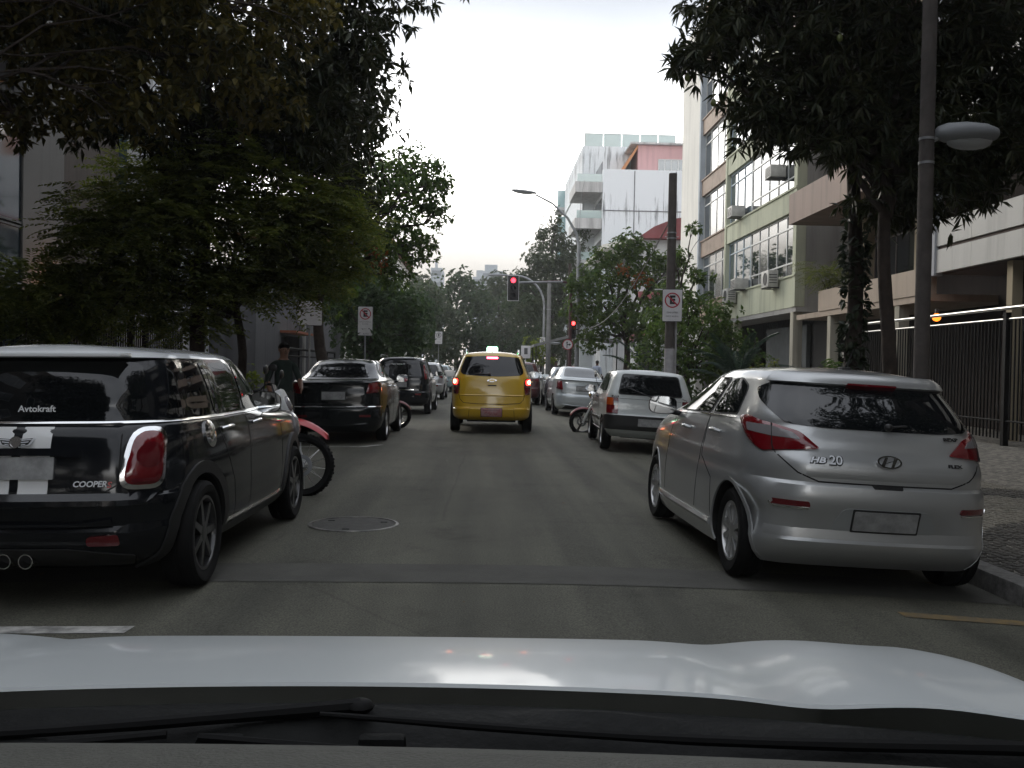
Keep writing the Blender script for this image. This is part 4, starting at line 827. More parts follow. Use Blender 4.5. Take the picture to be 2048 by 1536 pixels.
        for sc in (.97, .92, .84, .72, .55, .36, .18, .0):
            r = []
            for x, y in top:
                yc = min(max(y, ya), yb); r.append((x*sc, yc+(y-yc)*sc))
            z = s.zs[-1]+s.crown*(1-sc**2)**.8
            rings.append([(x, y, z) for x, y in r]+[(-x, y, z) for x, y in r[-2:0:-1]])
        n = len(rings[0]); out = [MB(), MB()]
        k = zs.index(split) if split else len(rings)-1
        def add(mb, rg):
            vs = [p for r in rg for p in r]; fs = []
            for i in range(len(rg)-1):
                for j in range(n): fs.append((i*n+j, i*n+(j+1) % n, (i+1)*n+(j+1) % n, (i+1)*n+j))
            mb.add(vs, fs)
        add(out[0], rings[:k+1])
        z0 = zs[0]; out[0].add(rings[0], [tuple(range(n))[::-1]])
        if split:
            out[0].add(rings[k], [tuple(range(n))])
            add(out[1], rings[k:]); out[1].add(rings[k], [tuple(range(n))[::-1]])
        return out
def weld(me, d=1e-4):
    bm = bmesh.new(); bm.from_mesh(me); bmesh.ops.remove_doubles(bm, verts=bm.verts[:], dist=d)
    bmesh.ops.dissolve_degenerate(bm, edges=bm.edges[:], dist=1e-5)
    bmesh.ops.recalc_face_normals(bm, faces=bm.faces[:]); bm.to_mesh(me); bm.free()
def round_poly(P, r, n=5):
    out = []; k = len(P)
    for i in range(k):
        ri = r[i] if hasattr(r, '__len__') else r
        p0, p1, p2 = [np.array(P[(i+j-1) % k], float) for j in range(3)]
        a = p0-p1; b = p2-p1; la, lb = np.linalg.norm(a), np.linalg.norm(b); q = min(ri, la*.48, lb*.48)
        if q < 1e-4: out.append(tuple(p1)); continue
        A = p1+a/la*q; B = p1+b/lb*q
        for j in range(n+1):
            t = j/n; out.append(tuple((1-t)**2*A+2*t*(1-t)*p1+t*t*B))
    return out
def patch(B, name, m, mode, poly, off=.004, rnd=.02, step=.05, parent=None, back=-.012, dome=0.):
    """a panel of its own thickness that follows the body"""
    P = round_poly(poly, rnd); bd = []
    for i in range(len(P)):
        a, b = np.array(P[i]), np.array(P[(i+1) % len(P)]); n = max(1, math.ceil(np.linalg.norm(b-a)/step))
        bd += [a+(b-a)*j/n for j in range(n)]
    bd = np.array(bd); lo, hi = bd.min(0), bd.max(0); inn = []
    nx, nz_ = int((hi[0]-lo[0])/step)+1, int((hi[1]-lo[1])/step)+1
    for i in range(1, nx+1):
        for j in range(1, nz_+1):
            q = lo+(hi-lo)*np.array([i/(nx+1), j/(nz_+1)])
            c = False
            for k in range(len(bd)):
                a, b = bd[k], bd[k-1]
                if (a[1] > q[1]) != (b[1] > q[1]) and q[0] < (b[0]-a[0])*(q[1]-a[1])/(b[1]-a[1])+a[0]: c = not c
            if c and np.min(np.hypot(*(bd-q).T)) > step*.35: inn.append(q)
    n = len(bd); pts = [Vector(p) for p in bd]+[Vector(p) for p in inn]
    v2, _, f2, ov, _, _ = delaunay_2d_cdt(pts, [(i, (i+1) % n) for i in range(n)], [], 1, 1e-6)
    f = B.mapper(mode); mb = MB(); dmax = None
    def d_(p):
        if not dome: return 0
        q = np.array(p); return dome*min(1, np.min(np.hypot(*(bd-q).T))/(.25*min(hi-lo)))**.5
    top = [f(p[0], p[1], off+d_(p)) for p in v2]; mb.add(top, f2)
    lp = [f(p[0], p[1], off) for p in bd]; lb = [f(p[0], p[1], back) for p in bd]
    mb.add(lp+lb, [(i, (i+1) % n, n+(i+1) % n, n+i) for i in range(n)])
    me = mb.mesh(name, m, None); weld(me)
    me.polygons.foreach_set('use_smooth', [True]*len(me.polygons)); me.set_sharp_from_angle(angle=rad(35))
    return link(name, me, parent)
def strip(B, name, m, mode, path, wid, off=.003, step=.04, parent=None, closed=False, back=-.01, hgt=0.):
    """a narrow band that follows the body along a path"""
    P = [np.array(p, float) for p in path]; q = []
    rng = range(len(P)) if closed else range(len(P)-1)
    for i in rng:
        a, b = P[i], P[(i+1) % len(P)]; n = max(1, math.ceil(np.linalg.norm(b-a)/step)); q += [a+(b-a)*j/n for j in range(n)]
    if not closed: q.append(P[-1])
    k = len(q); f = B.mapper(mode); vs = []
    for i in range(k):
        a = q[(i-1) % k] if closed or i else q[0]; b = q[(i+1) % k] if closed or i < k-1 else q[-1]
        t = (b-a)/max(1e-9, np.linalg.norm(b-a)); nn = np.array([-t[1], t[0]])*wid/2
        l_, r_ = q[i]+nn, q[i]-nn
        vs += [f(*l_, back), f(*l_, off), f(*q[i], off+hgt), f(*r_, off), f(*r_, back)]
    fs = []
    for i in range(k if closed else k-1):
        j = (i+1) % k
        for c in range(4): fs.append((i*5+c, j*5+c, j*5+c+1, i*5+c+1))
    if not closed: fs += [(0, 1, 2, 3, 4), (k*5-1, k*5-2, k*5-3, k*5-4, k*5-5)]
    return MB().add(vs, fs).build(name, m, parent, 50)
WHEELS = {}
def wheel_meshes(R, wid, rimR, style, rimmat):
    key = (R, wid, rimR, style, rimmat.name)
    if key in WHEELS: return WHEELS[key]
    Mx = Matrix.Rotation(rad(90), 4, 'Y')       # lathe axis z -> x, outer face at +x
    h = wid/2; t = MB()
    t.lathe([(rimR, -h*.8), (rimR+.03, -h*.98), (R-.03, -h), (R-.008, -h*.86), (R, -h*.55), (R, -.2*h), (R-.006, -.17*h), (R-.006, -.1*h), (R, -.07*h), (R, .07*h), (R-.006, .1*h), (R-.006, .17*h), (R, .2*h), (R, h*.55), (R-.008, h*.86), (R-.03, h), (rimR+.03, h*.98), (rimR, h*.8)], 40, Mx)
    tm = t.mesh('tyre', RUBBER, 30)
    r = MB()
    r.use(rimmat).lathe([(rimR+.004, h*.72), (rimR+.004, h*.86), (rimR-.012, h*.86), (rimR-.02, h*.6), (rimR-.03, -h*.6)], 40, Mx)
    r.use(DARKIN).lathe([(rimR-.03, -h*.3), (.001, -h*.3)], 40, Mx)
    r.use(rimmat).lathe([(.075, h*.2), (.07, h*.72), (.045, h*.8), (.001, h*.8)], 20, Mx)
    ns = {'five': 5, 'ten': 10, 'seven': 7, 'cover': 9, 'eight': 8}[style]
    for k in range(ns):
        a = 2*math.pi*k/ns; Mr = Matrix.Rotation(a, 4, 'X')
        w0, w1 = {'five': (.05, .035), 'ten': (.018, .022), 'seven': (.03, .022), 'cover': (.03, .05), 'eight': (.028, .018)}[style]
        x0, x1 = h*.45, h*.78
        vs = [(x0, -w0, .05), (x0, w0, .05), (x1, -w0*.8, .05), (x1, w0*.8, .05), (x0*.8, -w1, rimR-.008), (x0*.8, w1, rimR-.008), (x1, -w1*.8, rimR-.008), (x1, w1*.8, rimR-.008)]
        r.add([Mr @ Vector(v) for v in vs], [(0, 1, 3, 2), (4, 6, 7, 5), (0, 4, 5, 1), (2, 3, 7, 6), (0, 2, 6, 4), (1, 5, 7, 3)])
    rm = r.mesh('rim', None, 30)
    WHEELS[key] = (tm, rm); return tm, rm
def add_wheels(root, R, wid, rimR, style, rimmat, yr, yf, xo):
    tm, rm = wheel_meshes(R, wid, rimR, style, rimmat)
    for y in (yr, yf):
        for sd in (1, -1):
            w = link('wheel', tm, root); w.location = (sd*(xo-wid/2), y, R); w.rotation_euler = (random.uniform(0, 1), 0, 0 if sd > 0 else math.pi)
            link('rim', rm, w)
def make_body(root, B, m, R, yr, yf, xo, wid, arch=None, roofmat=None, split=None):
    arch = arch or R+.045
    parts = B.mesh_parts(split)
    me = parts[0].mesh('body', m, None); weld(me)
    o = link('body', me, root)
    c = MB().use(DARKIN)
    for y in (yr, yf):
        for sd in (1, -1):
            xs = sorted((sd*(xo-wid-.10), sd*(xo+.25)))
            n = 40; ring = [(y+arch*math.cos(2*math.pi*k/n), R+arch*math.sin(2*math.pi*k/n)) for k in range(n)]
            ring = [(a, max(b, -.2)) for a, b in ring]
            c.prism(ring, xs[0], xs[1], 'x')
    cm = c.mesh('cut', None, None); co = link('cut', cm)
    md = o.modifiers.new('b', 'BOOLEAN'); md.operation = 'DIFFERENCE'; md.object = co; md.solver = 'EXACT'; md.material_mode = 'TRANSFER'
    bpy.context.view_layer.update()
    ne = bpy.data.meshes.new_from_object(o.evaluated_get(bpy.context.evaluated_depsgraph_get()))
    o.modifiers.clear(); o.data = ne; bpy.data.objects.remove(co)
    ne.polygons.foreach_set('use_smooth', [True]*len(ne.polygons)); ne.set_sharp_from_angle(angle=rad(32))
    if split:
        rm = parts[1].mesh('roof', roofmat, None); weld(rm)
        rm.polygons.foreach_set('use_smooth', [True]*len(rm.polygons)); rm.set_sharp_from_angle(angle=rad(50)); link('roof', rm, root)
    return o
def arch_lips(B, root, m, R, yr, yf, arch, wid=.05, off=.012, name='wheel_arch_trim'):
    for y in (yr, yf):
        for md in ('y+', 'y-'):
            n = 28; pts = []
            for k in range(n+1):
                a = math.pi*(-.12+1.24*k/n); z = R+(arch+wid*.45)*math.sin(a); pts.append((y+(arch+wid*.45)*math.cos(a), max(z, B.zs[0]+.01)))
            strip(B, name, m, md, pts, wid, off, parent=root)
def mirror(root, side, x, y, z, shell, sx=1.):
    o = MB(); w, h, d = .115*sx, .075*sx, .06
    n = 18; prof = [(math.copysign(abs(math.cos(t))**.6, math.cos(t))*w, math.copysign(abs(math.sin(t))**.7, math.sin(t))*h) for t in [2*math.pi*k/n for k in range(n)]]
    rings = []
    for dy, sc in ((0, .97), (.015, 1.), (.05, .95), (.09, .75), (.115, .35)): rings.append([(x+side*(w+a*sc), y+dy, z+b*sc) for a, b in prof])
    vs = [p for r in rings for p in r]
    fs = [(i*n+k, i*n+(k+1) % n, (i+1)*n+(k+1) % n, (i+1)*n+k) for i in range(4) for k in range(n)]+[tuple(range(4*n, 5*n))]
    o.add(vs, fs); o.tube([(x-side*.06, y+.05, z-h*.9), (x+side*.08, y+.05, z-h*.6)], .022, 8)
    ob = o.build('wing_mirror', shell, root)
    MB().add([(x+side*(w+a*.93), y+.012, z+b*.93) for a, b in prof], [tuple(range(n))]).build('mirror_glass', MIRROR, ob)
    return ob
def handle(B, root, side, y, z, m, ln=.17):
    md = 'y+' if side > 0 else 'y-'
    f = B.mapper(md); mb = MB()
    mb.tube([f(y, z, .0), f(y+.02, z+.004, .03), f(y+ln*.5, z+.006, .036), f(y+ln-.02, z+.004, .03), f(y+ln, z, .0)], [.012, .014, .014, .014, .012], 8)
    return mb.build('door_handle', m, root)
def plate(B, root, z, m, w=.40, h=.13, off=.012, x=0.):
    patch(B, 'plate_frame', PLAST, 'x', [(x-w/2-.012, z-h/2-.012), (x+w/2+.012, z-h/2-.012), (x+w/2+.012, z+h/2+.012), (x-w/2-.012, z+h/2+.012)], off-.003, .01, parent=root)
    return patch(B, 'number_plate', m, 'x', [(x-w/2, z-h/2), (x+w/2, z-h/2), (x+w/2, z+h/2), (x-w/2, z+h/2)], off, .01, parent=root)
def wiper(B, root, p0, p1, m=PLAST):
    f = B.mapper('x'); mb = MB()
    n = 6; pts = [f(p0[0]+(p1[0]-p0[0])*i/n, p0[1]+(p1[1]-p0[1])*i/n, .03) for i in range(n+1)]
    mb.tube(pts, [.013]+[.009]*5+[.006], 6); mb.ball(pts[0], .026)
    return mb.build('wiper', m, root)
def place(root, X, Y, rz=0., scale=1.):
    root.location = (X, Y, road_z(X)+.004)
    sl = -(.003 if X < 0 else .009)*2*X
    root.rotation_euler = (0, -math.atan(sl), rz); root.scale = (scale,)*3
def M_on(B, a, z, off, up_tilt=True, mode='s'):
    """frame on the body surface: x along the outline, z up the surface, -y outwards"""
    f = B.mapper(mode); p = Vector(f(a, z, off)); px = Vector(f(a+.02, z, off)) ; pz = Vector(f(a, z+.02, off))
    x = (px-p).normalized(); zz = (pz-p); zz = (zz-x*zz.dot(x)).normalized(); y = zz.cross(x)
    return Matrix(((x.x, y.x, zz.x, p.x), (x.y, y.y, zz.y, p.y), (x.z, y.z, zz.z, p.z), (0, 0, 0, 1)))
# ================================================================== cars: each model
LETC = mat('bright_letter_chrome', (.75, .77, .80), rough=.35, metal=.3)
def sedge(B, root, mode, path, wid=.008, closed=False): return strip(B, 'panel_seam', SEAM, mode, path, wid, .0015, parent=root, closed=closed, step=.06)
# ---------------------------------------------------- black compact hatch with white roof and stripes
def black_compact():
    P = paint('gloss_black_paint', (.008, .009, .011), rough=.2)
    RW = paint('white_roof_paint', (.78, .80, .81), rough=.25)
    root = empty('parked_car', label='black compact hatchback with white roof and white lid stripes', cat='car', group='parked cars')
    B = Body([(.20, .24, 3.80, .78, .25, .35, .05), (.28, .10, 3.95, .85, .28, .38, .06), (.33, .05, 4.0, .875, .30, .42, .07), (.44, .015, 4.05, .895, .32, .44, .08), (.47, .03, 4.06, .897),
              (.57, .0, 4.08, .90, .33, .46, .09), (.625, .005, 4.08, .90), (.64, .04, 4.08, .899), (.75, .055, 4.06, .90, .34, .48, .09), (.88, .08, 3.98, .888), (.95, .10, 3.7, .875), (.99, .12, 3.3, .862),
              (1.017, .145, 2.98, .853), (1.027, .162, 2.92, .845), (1.20, .20, 2.72, .805, .30, .42, .10), (1.34, .25, 2.52, .765, .30, .42), (1.395, .28, 2.42, .74), (1.405, .24, 2.40, .735), (1.43, .30, 2.3, .70, .30, .40)],
             crown=.055, tr=.05, tf=.06, roofseg=(.3, .3))
    yr, yf, xo, R = .70, 3.27, .885, .325
    make_body(root, B, P, R, yr, yf, xo, .21, R+.05, RW, 1.40)
    arch_lips(B, root, PLAST, R, yr, yf, R+.05, .075, .014)
    add_wheels(root, R, .205, .225, 'seven', DALLOY, yr, yf, xo+.005)
    # glass: the whole upper body is dark
    patch(B, 'rear_window', GLASS, 'x', [(-.665, 1.043), (.665, 1.043), (.60, 1.375), (-.60, 1.375)], .006, .07, parent=root)
    for sd, md in ((1, 'y+'), (-1, 'y-')):
        patch(B, 'side_window', GLASS, md, [(.42, 1.043), (1.00, 1.043), (.90, 1.375), (.56, 1.375)], .005, .03, parent=root)
        patch(B, 'side_window', GLASS, md, [(1.05, 1.043), (1.66, 1.043), (1.60, 1.372), (.95, 1.375)], .005, .03, parent=root)
        patch(B, 'side_window', GLASS, md, [(1.73, 1.043), (2.62, 1.043), (2.25, 1.36), (1.67, 1.372)], .005, .03, parent=root)
        sedge(B, root, md, [(1.035, 1.02), (1.05, .94), (1.28, .60), (1.33, .34)]); sedge(B, root, md, [(1.69, 1.02), (1.70, .30)])
        sedge(B, root, md, [(2.66, 1.02), (2.72, .8), (2.7, .34)])
        strip(B, 'sill_trim', PLAST, md, [(1.05, .27), (2.9, .27)], .07, .012, parent=root)
        strip(B, 'sill_strip', CHROME, md, [(1.08, .325), (2.86, .325)], .010, .012, parent=root)
        for y in (1.10, 1.83): handle(B, root, sd, y, .945, CHROME, .15)
        mirror(root, sd, sd*.745, 2.20, 1.075, P, 1.12)
        ob = patch(B, 'headlamp', LAMPCLR, md, round_poly([(3.42, .72), (3.72, .72), (3.68, .95), (3.46, .96)], .1), .012, .0, parent=root, dome=.02)
    f = B.mapper('y+'); pts = [(.86+.085*math.cos(2*math.pi*k/20), .925+.085*math.sin(2*math.pi*k/20)) for k in range(20)]
    patch(B, 'fuel_cap', CHROME, 'y+', pts, .012, 0, parent=root, dome=.012)
    strip(B, 'belt_trim', CHROME, 's', [(-3.2, 1.03), (3.2, 1.03)], .016, .010, parent=root, step=.06)
    # tail lamps on the corners
    for sd in (1, -1):
        base = [(.565, .665), (.83, .66), (.84, .995), (.62, 1.0)]; base = [(sd*a, b) for a, b in base][::sd]
        fr = patch(B, 'tail_lamp', CHROME, 's', base, .022, .09, parent=root, dome=.012)
        inn = [(.592, .69), (.808, .686), (.813, .97), (.64, .973)]; inn = [(sd*a, b) for a, b in inn][::sd]
        ln = patch(B, 'lens', LAMPRED, 's', inn, .034, .075, parent=fr, dome=.022)
        c = [(sd*.72+.068*math.cos(2*math.pi*k/18), .845+.068*math.sin(2*math.pi*k/18)) for k in range(18)]
        patch(B, 'lamp_bowl', LAMPDEEP, 's', c, .060, 0, parent=fr, dome=.004)
        patch(B, 'reverse_lamp', LAMPDEEP, 's', [(sd*.70-.065, .705), (sd*.70+.065, .705), (sd*.70+.065, .725), (sd*.70-.065, .725)], .056, .008, parent=fr)
        patch(B, 'reflector', LAMPDEEP, 's', [(sd*.50-.09, .365), (sd*.50+.09, .365), (sd*.50+.085, .425), (sd*.50-.085, .415)], .012, .02, parent=root)
        # twin exhaust sits in the middle
        e = MB(); e.lathe([(.038, -.08), (.042, .05), (.036, .05), (.032, -.04), (.001, -.05)], 20, Matrix.Translation((sd*.062, .10, .275)) @ Matrix.Rotation(rad(90), 4, 'X'))
        e.build('exhaust_pipe', CHROME, root)
        for zz in ((.635, .735), (.865, 1.012)):
            patch(B, 'stripe', WHITEP, 'x', [(sd*.025, zz[0]), (sd*.19, zz[0]), (sd*.19, zz[1]), (sd*.025, zz[1])][::sd], .0022, 0, parent=root)
        patch(B, 'stripe', WHITEP, 'x', [(sd*.025, .735), (sd*.19, .735), (sd*.19, .865), (sd*.025, .865)][::sd], .0022, 0, parent=root)
    strip(B, 'lid_handle', P, 'x', [(-.36, .862), (-.2, .875), (.2, .875), (.36, .862)], .04, .02, parent=root)
    patch(B, 'number_plate', PLATE, 'x', [(-.22, .728), (.22, .728), (.22, .85), (-.22, .85)], .012, .01, parent=root)
    sedge(B, root, 's', [(-.57, 1.02), (-.58, .70), (-.50, .655), (.50, .655), (.58, .70), (.57, 1.02)])
    patch(B, 'bumper_lip', P, 's', [(-.72, .585), (.72, .585), (.86, .66), (.86, .70), (.60, .640), (-.60, .640), (-.86, .70), (-.86, .66)], .014, .02, parent=root)
    strip(B, 'bumper_ridge', P, 's', [(-.55, .50), (-.35, .475), (.35, .475), (.55, .50)], .035, .022, parent=root)
    patch(B, 'diffuser', PLAST, 's', [(-.62, .235), (.62, .235), (.66, .30), (.30, .345), (-.30, .345), (-.66, .30)], .008, .03, parent=root)
    # badge: winged roundel
    g = MB(); M = M_on(B, 0, .925, .016)
    pl = [(-.11, .028), (-.035, .022), (.035, .022), (.11, .028), (.085, -.012), (.03, -.028), (-.03, -.028), (-.085, -.012)]
    for sc, mm, d in ((1., LETC, .004), (.86, EMBLACK, .006)):
        b2 = MB().prism([(a*sc, b*sc) for a, b in pl], -d, 0, 'y'); g.use(mm).add([M @ Vector(v) for v in b2.v], b2.f)
    for k in range(3):
        for s_ in (-1, 1):
            b2 = MB().prism([(s_*.034, .016-.014*k), (s_*(.092-.016*k), .020-.014*k), (s_*(.088-.016*k), .014-.014*k), (s_*.034, .010-.014*k)], -.0085, 0, 'y'); g.use(LETC).add([M @ Vector(v) for v in b2.v], b2.f)
    g.use(CHROME); b2 = MB().lathe([(.034, 0), (.034, .011), (.027, .011), (.026, .008), (.001, .008)], 24, Matrix.Rotation(rad(90), 4, 'X')); g.add([M @ Vector(v) for v in b2.v], b2.f)
    g.build('badge', None, root, 30)
    text_mesh('COOPER', .045, LETC, M_on(B, .42, .70, .006), root, bold=.001, shear=.2, sx=1.05)
    text_mesh('S', .046, mat('badge_red', (.45, .05, .05), rough=.3), M_on(B, .525, .694, .006), root, bold=.001, shear=.2, sx=1.1)
    text_mesh('Avtokraft', .05, WHITEP, M_on(B, .07, 1.11, .009), root, bold=.001, depth=.001, sx=1.1)
    MB().bbox(-.56, .56, .16, .34, 1.405, 1.428, .01).build('spoiler', RW, root)
    return root
# ---------------------------------------------------- silver hatch, dented
def silver_hatch():
    P = paint('silver_paint', (.42, .43, .43), metal=.6, rough=.35)
    root = empty('parked_car', label='silver hatchback with red swept tail lamps and a dented rear corner', cat='car', group='parked cars')
    B = Body([(.17, .20, 3.72, .80, .26, .36, .07), (.25, .09, 3.82, .825, .28, .40, .09), (.345, .035, 3.88, .835, .30, .42, .10), (.385, .055, 3.88, .837), (.50, .03, 3.9, .838, .33, .48, .11), (.62, .0, 3.9, .835, .34, .50, .12), (.70, .01, 3.89, .828),
              (.72, .035, 3.88, .824), (.80, .03, 3.84, .82, .33, .5, .12), (.88, .05, 3.75, .806), (.91, .075, 3.68, .802, .33, .5, .12), (1.0, .105, 3.40, .785), (1.06, .14, 3.15, .768), (1.10, .17, 2.98, .752, .28, .46, .11),
              (1.22, .29, 2.66, .70, .26, .44, .10), (1.32, .39, 2.42, .655, .25, .42), (1.37, .42, 2.28, .63, .25, .4), (1.41, .50, 2.10, .59, .25, .4)],
             crown=.055, tr=.02, tf=.06, roofseg=(.5, .3))
    yr, yf, xo, R = .63, 3.10, .80, .30
    make_body(root, B, P, R, yr, yf, xo, .19, R+.045)
    arch_lips(B, root, P, R, yr, yf, R+.045, .024, .003)
    add_wheels(root, R, .185, .20, 'ten', ALLOY, yr, yf, xo)
    patch(B, 'rear_window', GLASS, 's', [(-.60, 1.075), (-.35, 1.06), (.35, 1.06), (.60, 1.075), (.80, 1.22), (.82, 1.29), (.66, 1.335), (-.66, 1.335), (-.82, 1.29), (-.80, 1.22)], .006, .05, parent=root)
    sp = patch(B, 'spoiler', P, 's', [(-.70, 1.335), (.70, 1.335), (.62, 1.395), (-.62, 1.395)], .028, .05, parent=root)
    patch(B, 'high_brake_lamp', LAMPDEEP, 's', [(-.16, 1.318), (.16, 1.318), (.16, 1.338), (-.16, 1.338)], .045, .008, parent=root)
    for sd, md in ((1, 'y+'), (-1, 'y-')):
        wins = [[(.78, 1.09), (1.34, 1.075), (1.24, 1.345), (1.05, 1.36), (.86, 1.30)], [(1.40, 1.073), (2.55, 1.045), (2.10, 1.28), (1.75, 1.355), (1.30, 1.358)]]
        for w in wins:
            patch(B, 'window_rubber', PLAST, md, w, .004, .05, parent=root)
            c = np.mean(w, 0); patch(B, 'side_window', GLASS, md, [tuple(c+(np.array(p)-c)*(.95, .92)) for p in w], .008, .05, parent=root)
        strip(B, 'belt_trim', CHROME, md, [(.76, 1.078), (1.37, 1.064), (2.58, 1.035)], .014, .011, parent=root)
        sedge(B, root, md, [(1.37, 1.06), (1.36, .75), (1.05, .62), (1.0, .34)]); sedge(B, root, md, [(2.5, 1.03), (2.52, .35)]); sedge(B, root, md, [(1.38, 1.05), (1.45, .35)])
        handle(B, root, sd, 1.02, .955, P); handle(B, root, sd, 1.85, .93, P)
        mirror(root, sd, sd*.80, 2.36, 1.085, PLAST, 1.05)
        strip(B, 'sill_trim', P, md, [(1.02, .30), (2.72, .30)], .05, .008, parent=root, hgt=.012)
        tl = [(.405, .925), (.62, .905), (.80, .885), (.93, .96), (1.08, 1.085), (.95, 1.105), (.70, 1.065), (.52, 1.025)]
        lamp = patch(B, 'tail_lamp', LAMPRED, 's', [(sd*a, b) for a, b in tl][::sd], .012, .03, parent=root, dome=.010, step=.035)
        cl = [(.52, .975), (.69, .98), (.92, 1.0), (.94, 1.05), (.70, 1.04), (.56, 1.01)]
        patch(B, 'clear_lens', LAMPCLR, 's', [(sd*a, b) for a, b in cl][::sd], .025, .015, parent=lamp, step=.03)
        strip(B, 'lamp_split', SEAM, 's', [(sd*.70, .895), (sd*.70, 1.06)], .006, .026, parent=lamp)
        patch(B, 'reflector', LAMPDEEP, 's', [(sd*.60-.13, .565), (sd*.60+.13, .565), (sd*.60+.12, .60), (sd*.60-.12, .60)], .008, .012, parent=root)
        strip(B, 'reflector_trim', CHROME, 's', [(sd*.48, .556), (sd*.70, .556), (sd*.745, .592)], .008, .011, parent=root)
    patch(B, 'plate_recess', mat('silver_recess', (.40, .42, .43), rough=.4, metal=.6), 's', [(-.34, .425), (.34, .425), (.27, .57), (-.27, .57)], .003, .04, parent=root)
    plate(B, root, .495, PLATE, .40, .125, .010)
    strip(B, 'bumper_ridge', P, 's', [(-.74, .395), (.74, .395)], .06, .001, parent=root, hgt=.007)
    sedge(B, root, 's', [(-.70, .89), (-.55, .775), (-.42, .725), (.42, .725), (.55, .775), (.70, .89)], .009)
    patch(B, 'lid_catch', SEAM, 's', [(-.09, .70), (.09, .70), (.10, .726), (-.10, .726)], .003, .01, parent=root)
    strip(B, 'lid_crease', P, 's', [(-.50, .785), (.50, .785)], .07, .0, parent=root, hgt=.007)
    # dent in the bumper corner (left): the corner is pushed in and leaves a ridge
    body = [c for c in root.children if c.name.startswith('body')][0]
    cpt = np.array(B.at(-.98, .47)); dirn = np.array([.75, .65, 0])
    for v in body.data.vertices:
        p = np.array(v.co); d = np.linalg.norm((p-cpt)*(1, .8, 1.1))
        if d < .24: v.co = Vector(p+dirn*.06*(1-(d/.24)**2)**2)
        d2 = np.linalg.norm((p-np.array(B.at(-.80, .60)))*(1, 1, 1.4))
        if d2 < .16: v.co = Vector(np.array(v.co)-dirn*.02*(1-(d2/.16)**2)**2)
    text_mesh('HB', .052, EMBLACK, M_on(B, -.432, .856, .003), root, bold=.0055, shear=.25, sx=1.35); text_mesh('HB', .052, LETC, M_on(B, -.435, .858, .006), root, bold=.0015, shear=.25, sx=1.35)
    text_mesh('20', .085, EMBLACK, M_on(B, -.322, .860, .003), root, bold=.005, sx=.95)
    text_mesh('20', .085, LETC, M_on(B, -.325, .862, .006), root, bold=.001, sx=.95)
    g = MB(); M = M_on(B, 0, .868, .010)
    def el(rx, ry, n=32): return [(rx*math.cos(2*math.pi*k/n), ry*math.sin(2*math.pi*k/n)) for k in range(n)]
    o_, i_ = el(.078, .045), el(.066, .035); n = 32
    vs = [(a, -.008, b) for a, b in o_]+[(a, -.008, b) for a, b in i_]+[(a, .004, b) for a, b in o_]+[(a, .004, b) for a, b in i_]
    fs = [(k, (k+1) % n, n+(k+1) % n, n+k) for k in range(n)]+[(k, 2*n+k, 2*n+(k+1) % n, (k+1) % n) for k in range(n)]+[(n+k, n+(k+1) % n, 3*n+(k+1) % n, 3*n+k) for k in range(n)]
    g.add([M @ Vector(v) for v in vs], fs)
    for poly in ([(-.058, -.028), (-.036, -.034), (-.005, .032), (-.022, .036)], [(.058, .028), (.036, .034), (.005, -.032), (.022, -.036)], [(-.032, -.012), (.0, .004), (.032, .012), (.0, -.004)]):
        b2 = MB().prism(poly, -.007, .003, 'y'); g.add([M @ Vector(v) for v in b2.v], b2.f)
    g.build('badge', CHROME, root, 30)
    text_mesh('FLEX', .03, EMBLACK, M_on(B, .44, .865, .004), root, bold=.0008, sx=1.5)
    text_mesh('BEXP', .035, EMBLACK, M_on(B, .44, 1.03, .004), root, bold=.0008, sx=1.4)
    wiper(B, root, (.02, 1.072), (.14, 1.085))
    a = MB(); a.bbox(-.03, .03, .78, .88, 1.45, 1.475, .01); a.tube([(0, .81, 1.47), (0, .70, 1.60)], [.007, .003], 6); a.build('antenna', PLAST, root)
    return root
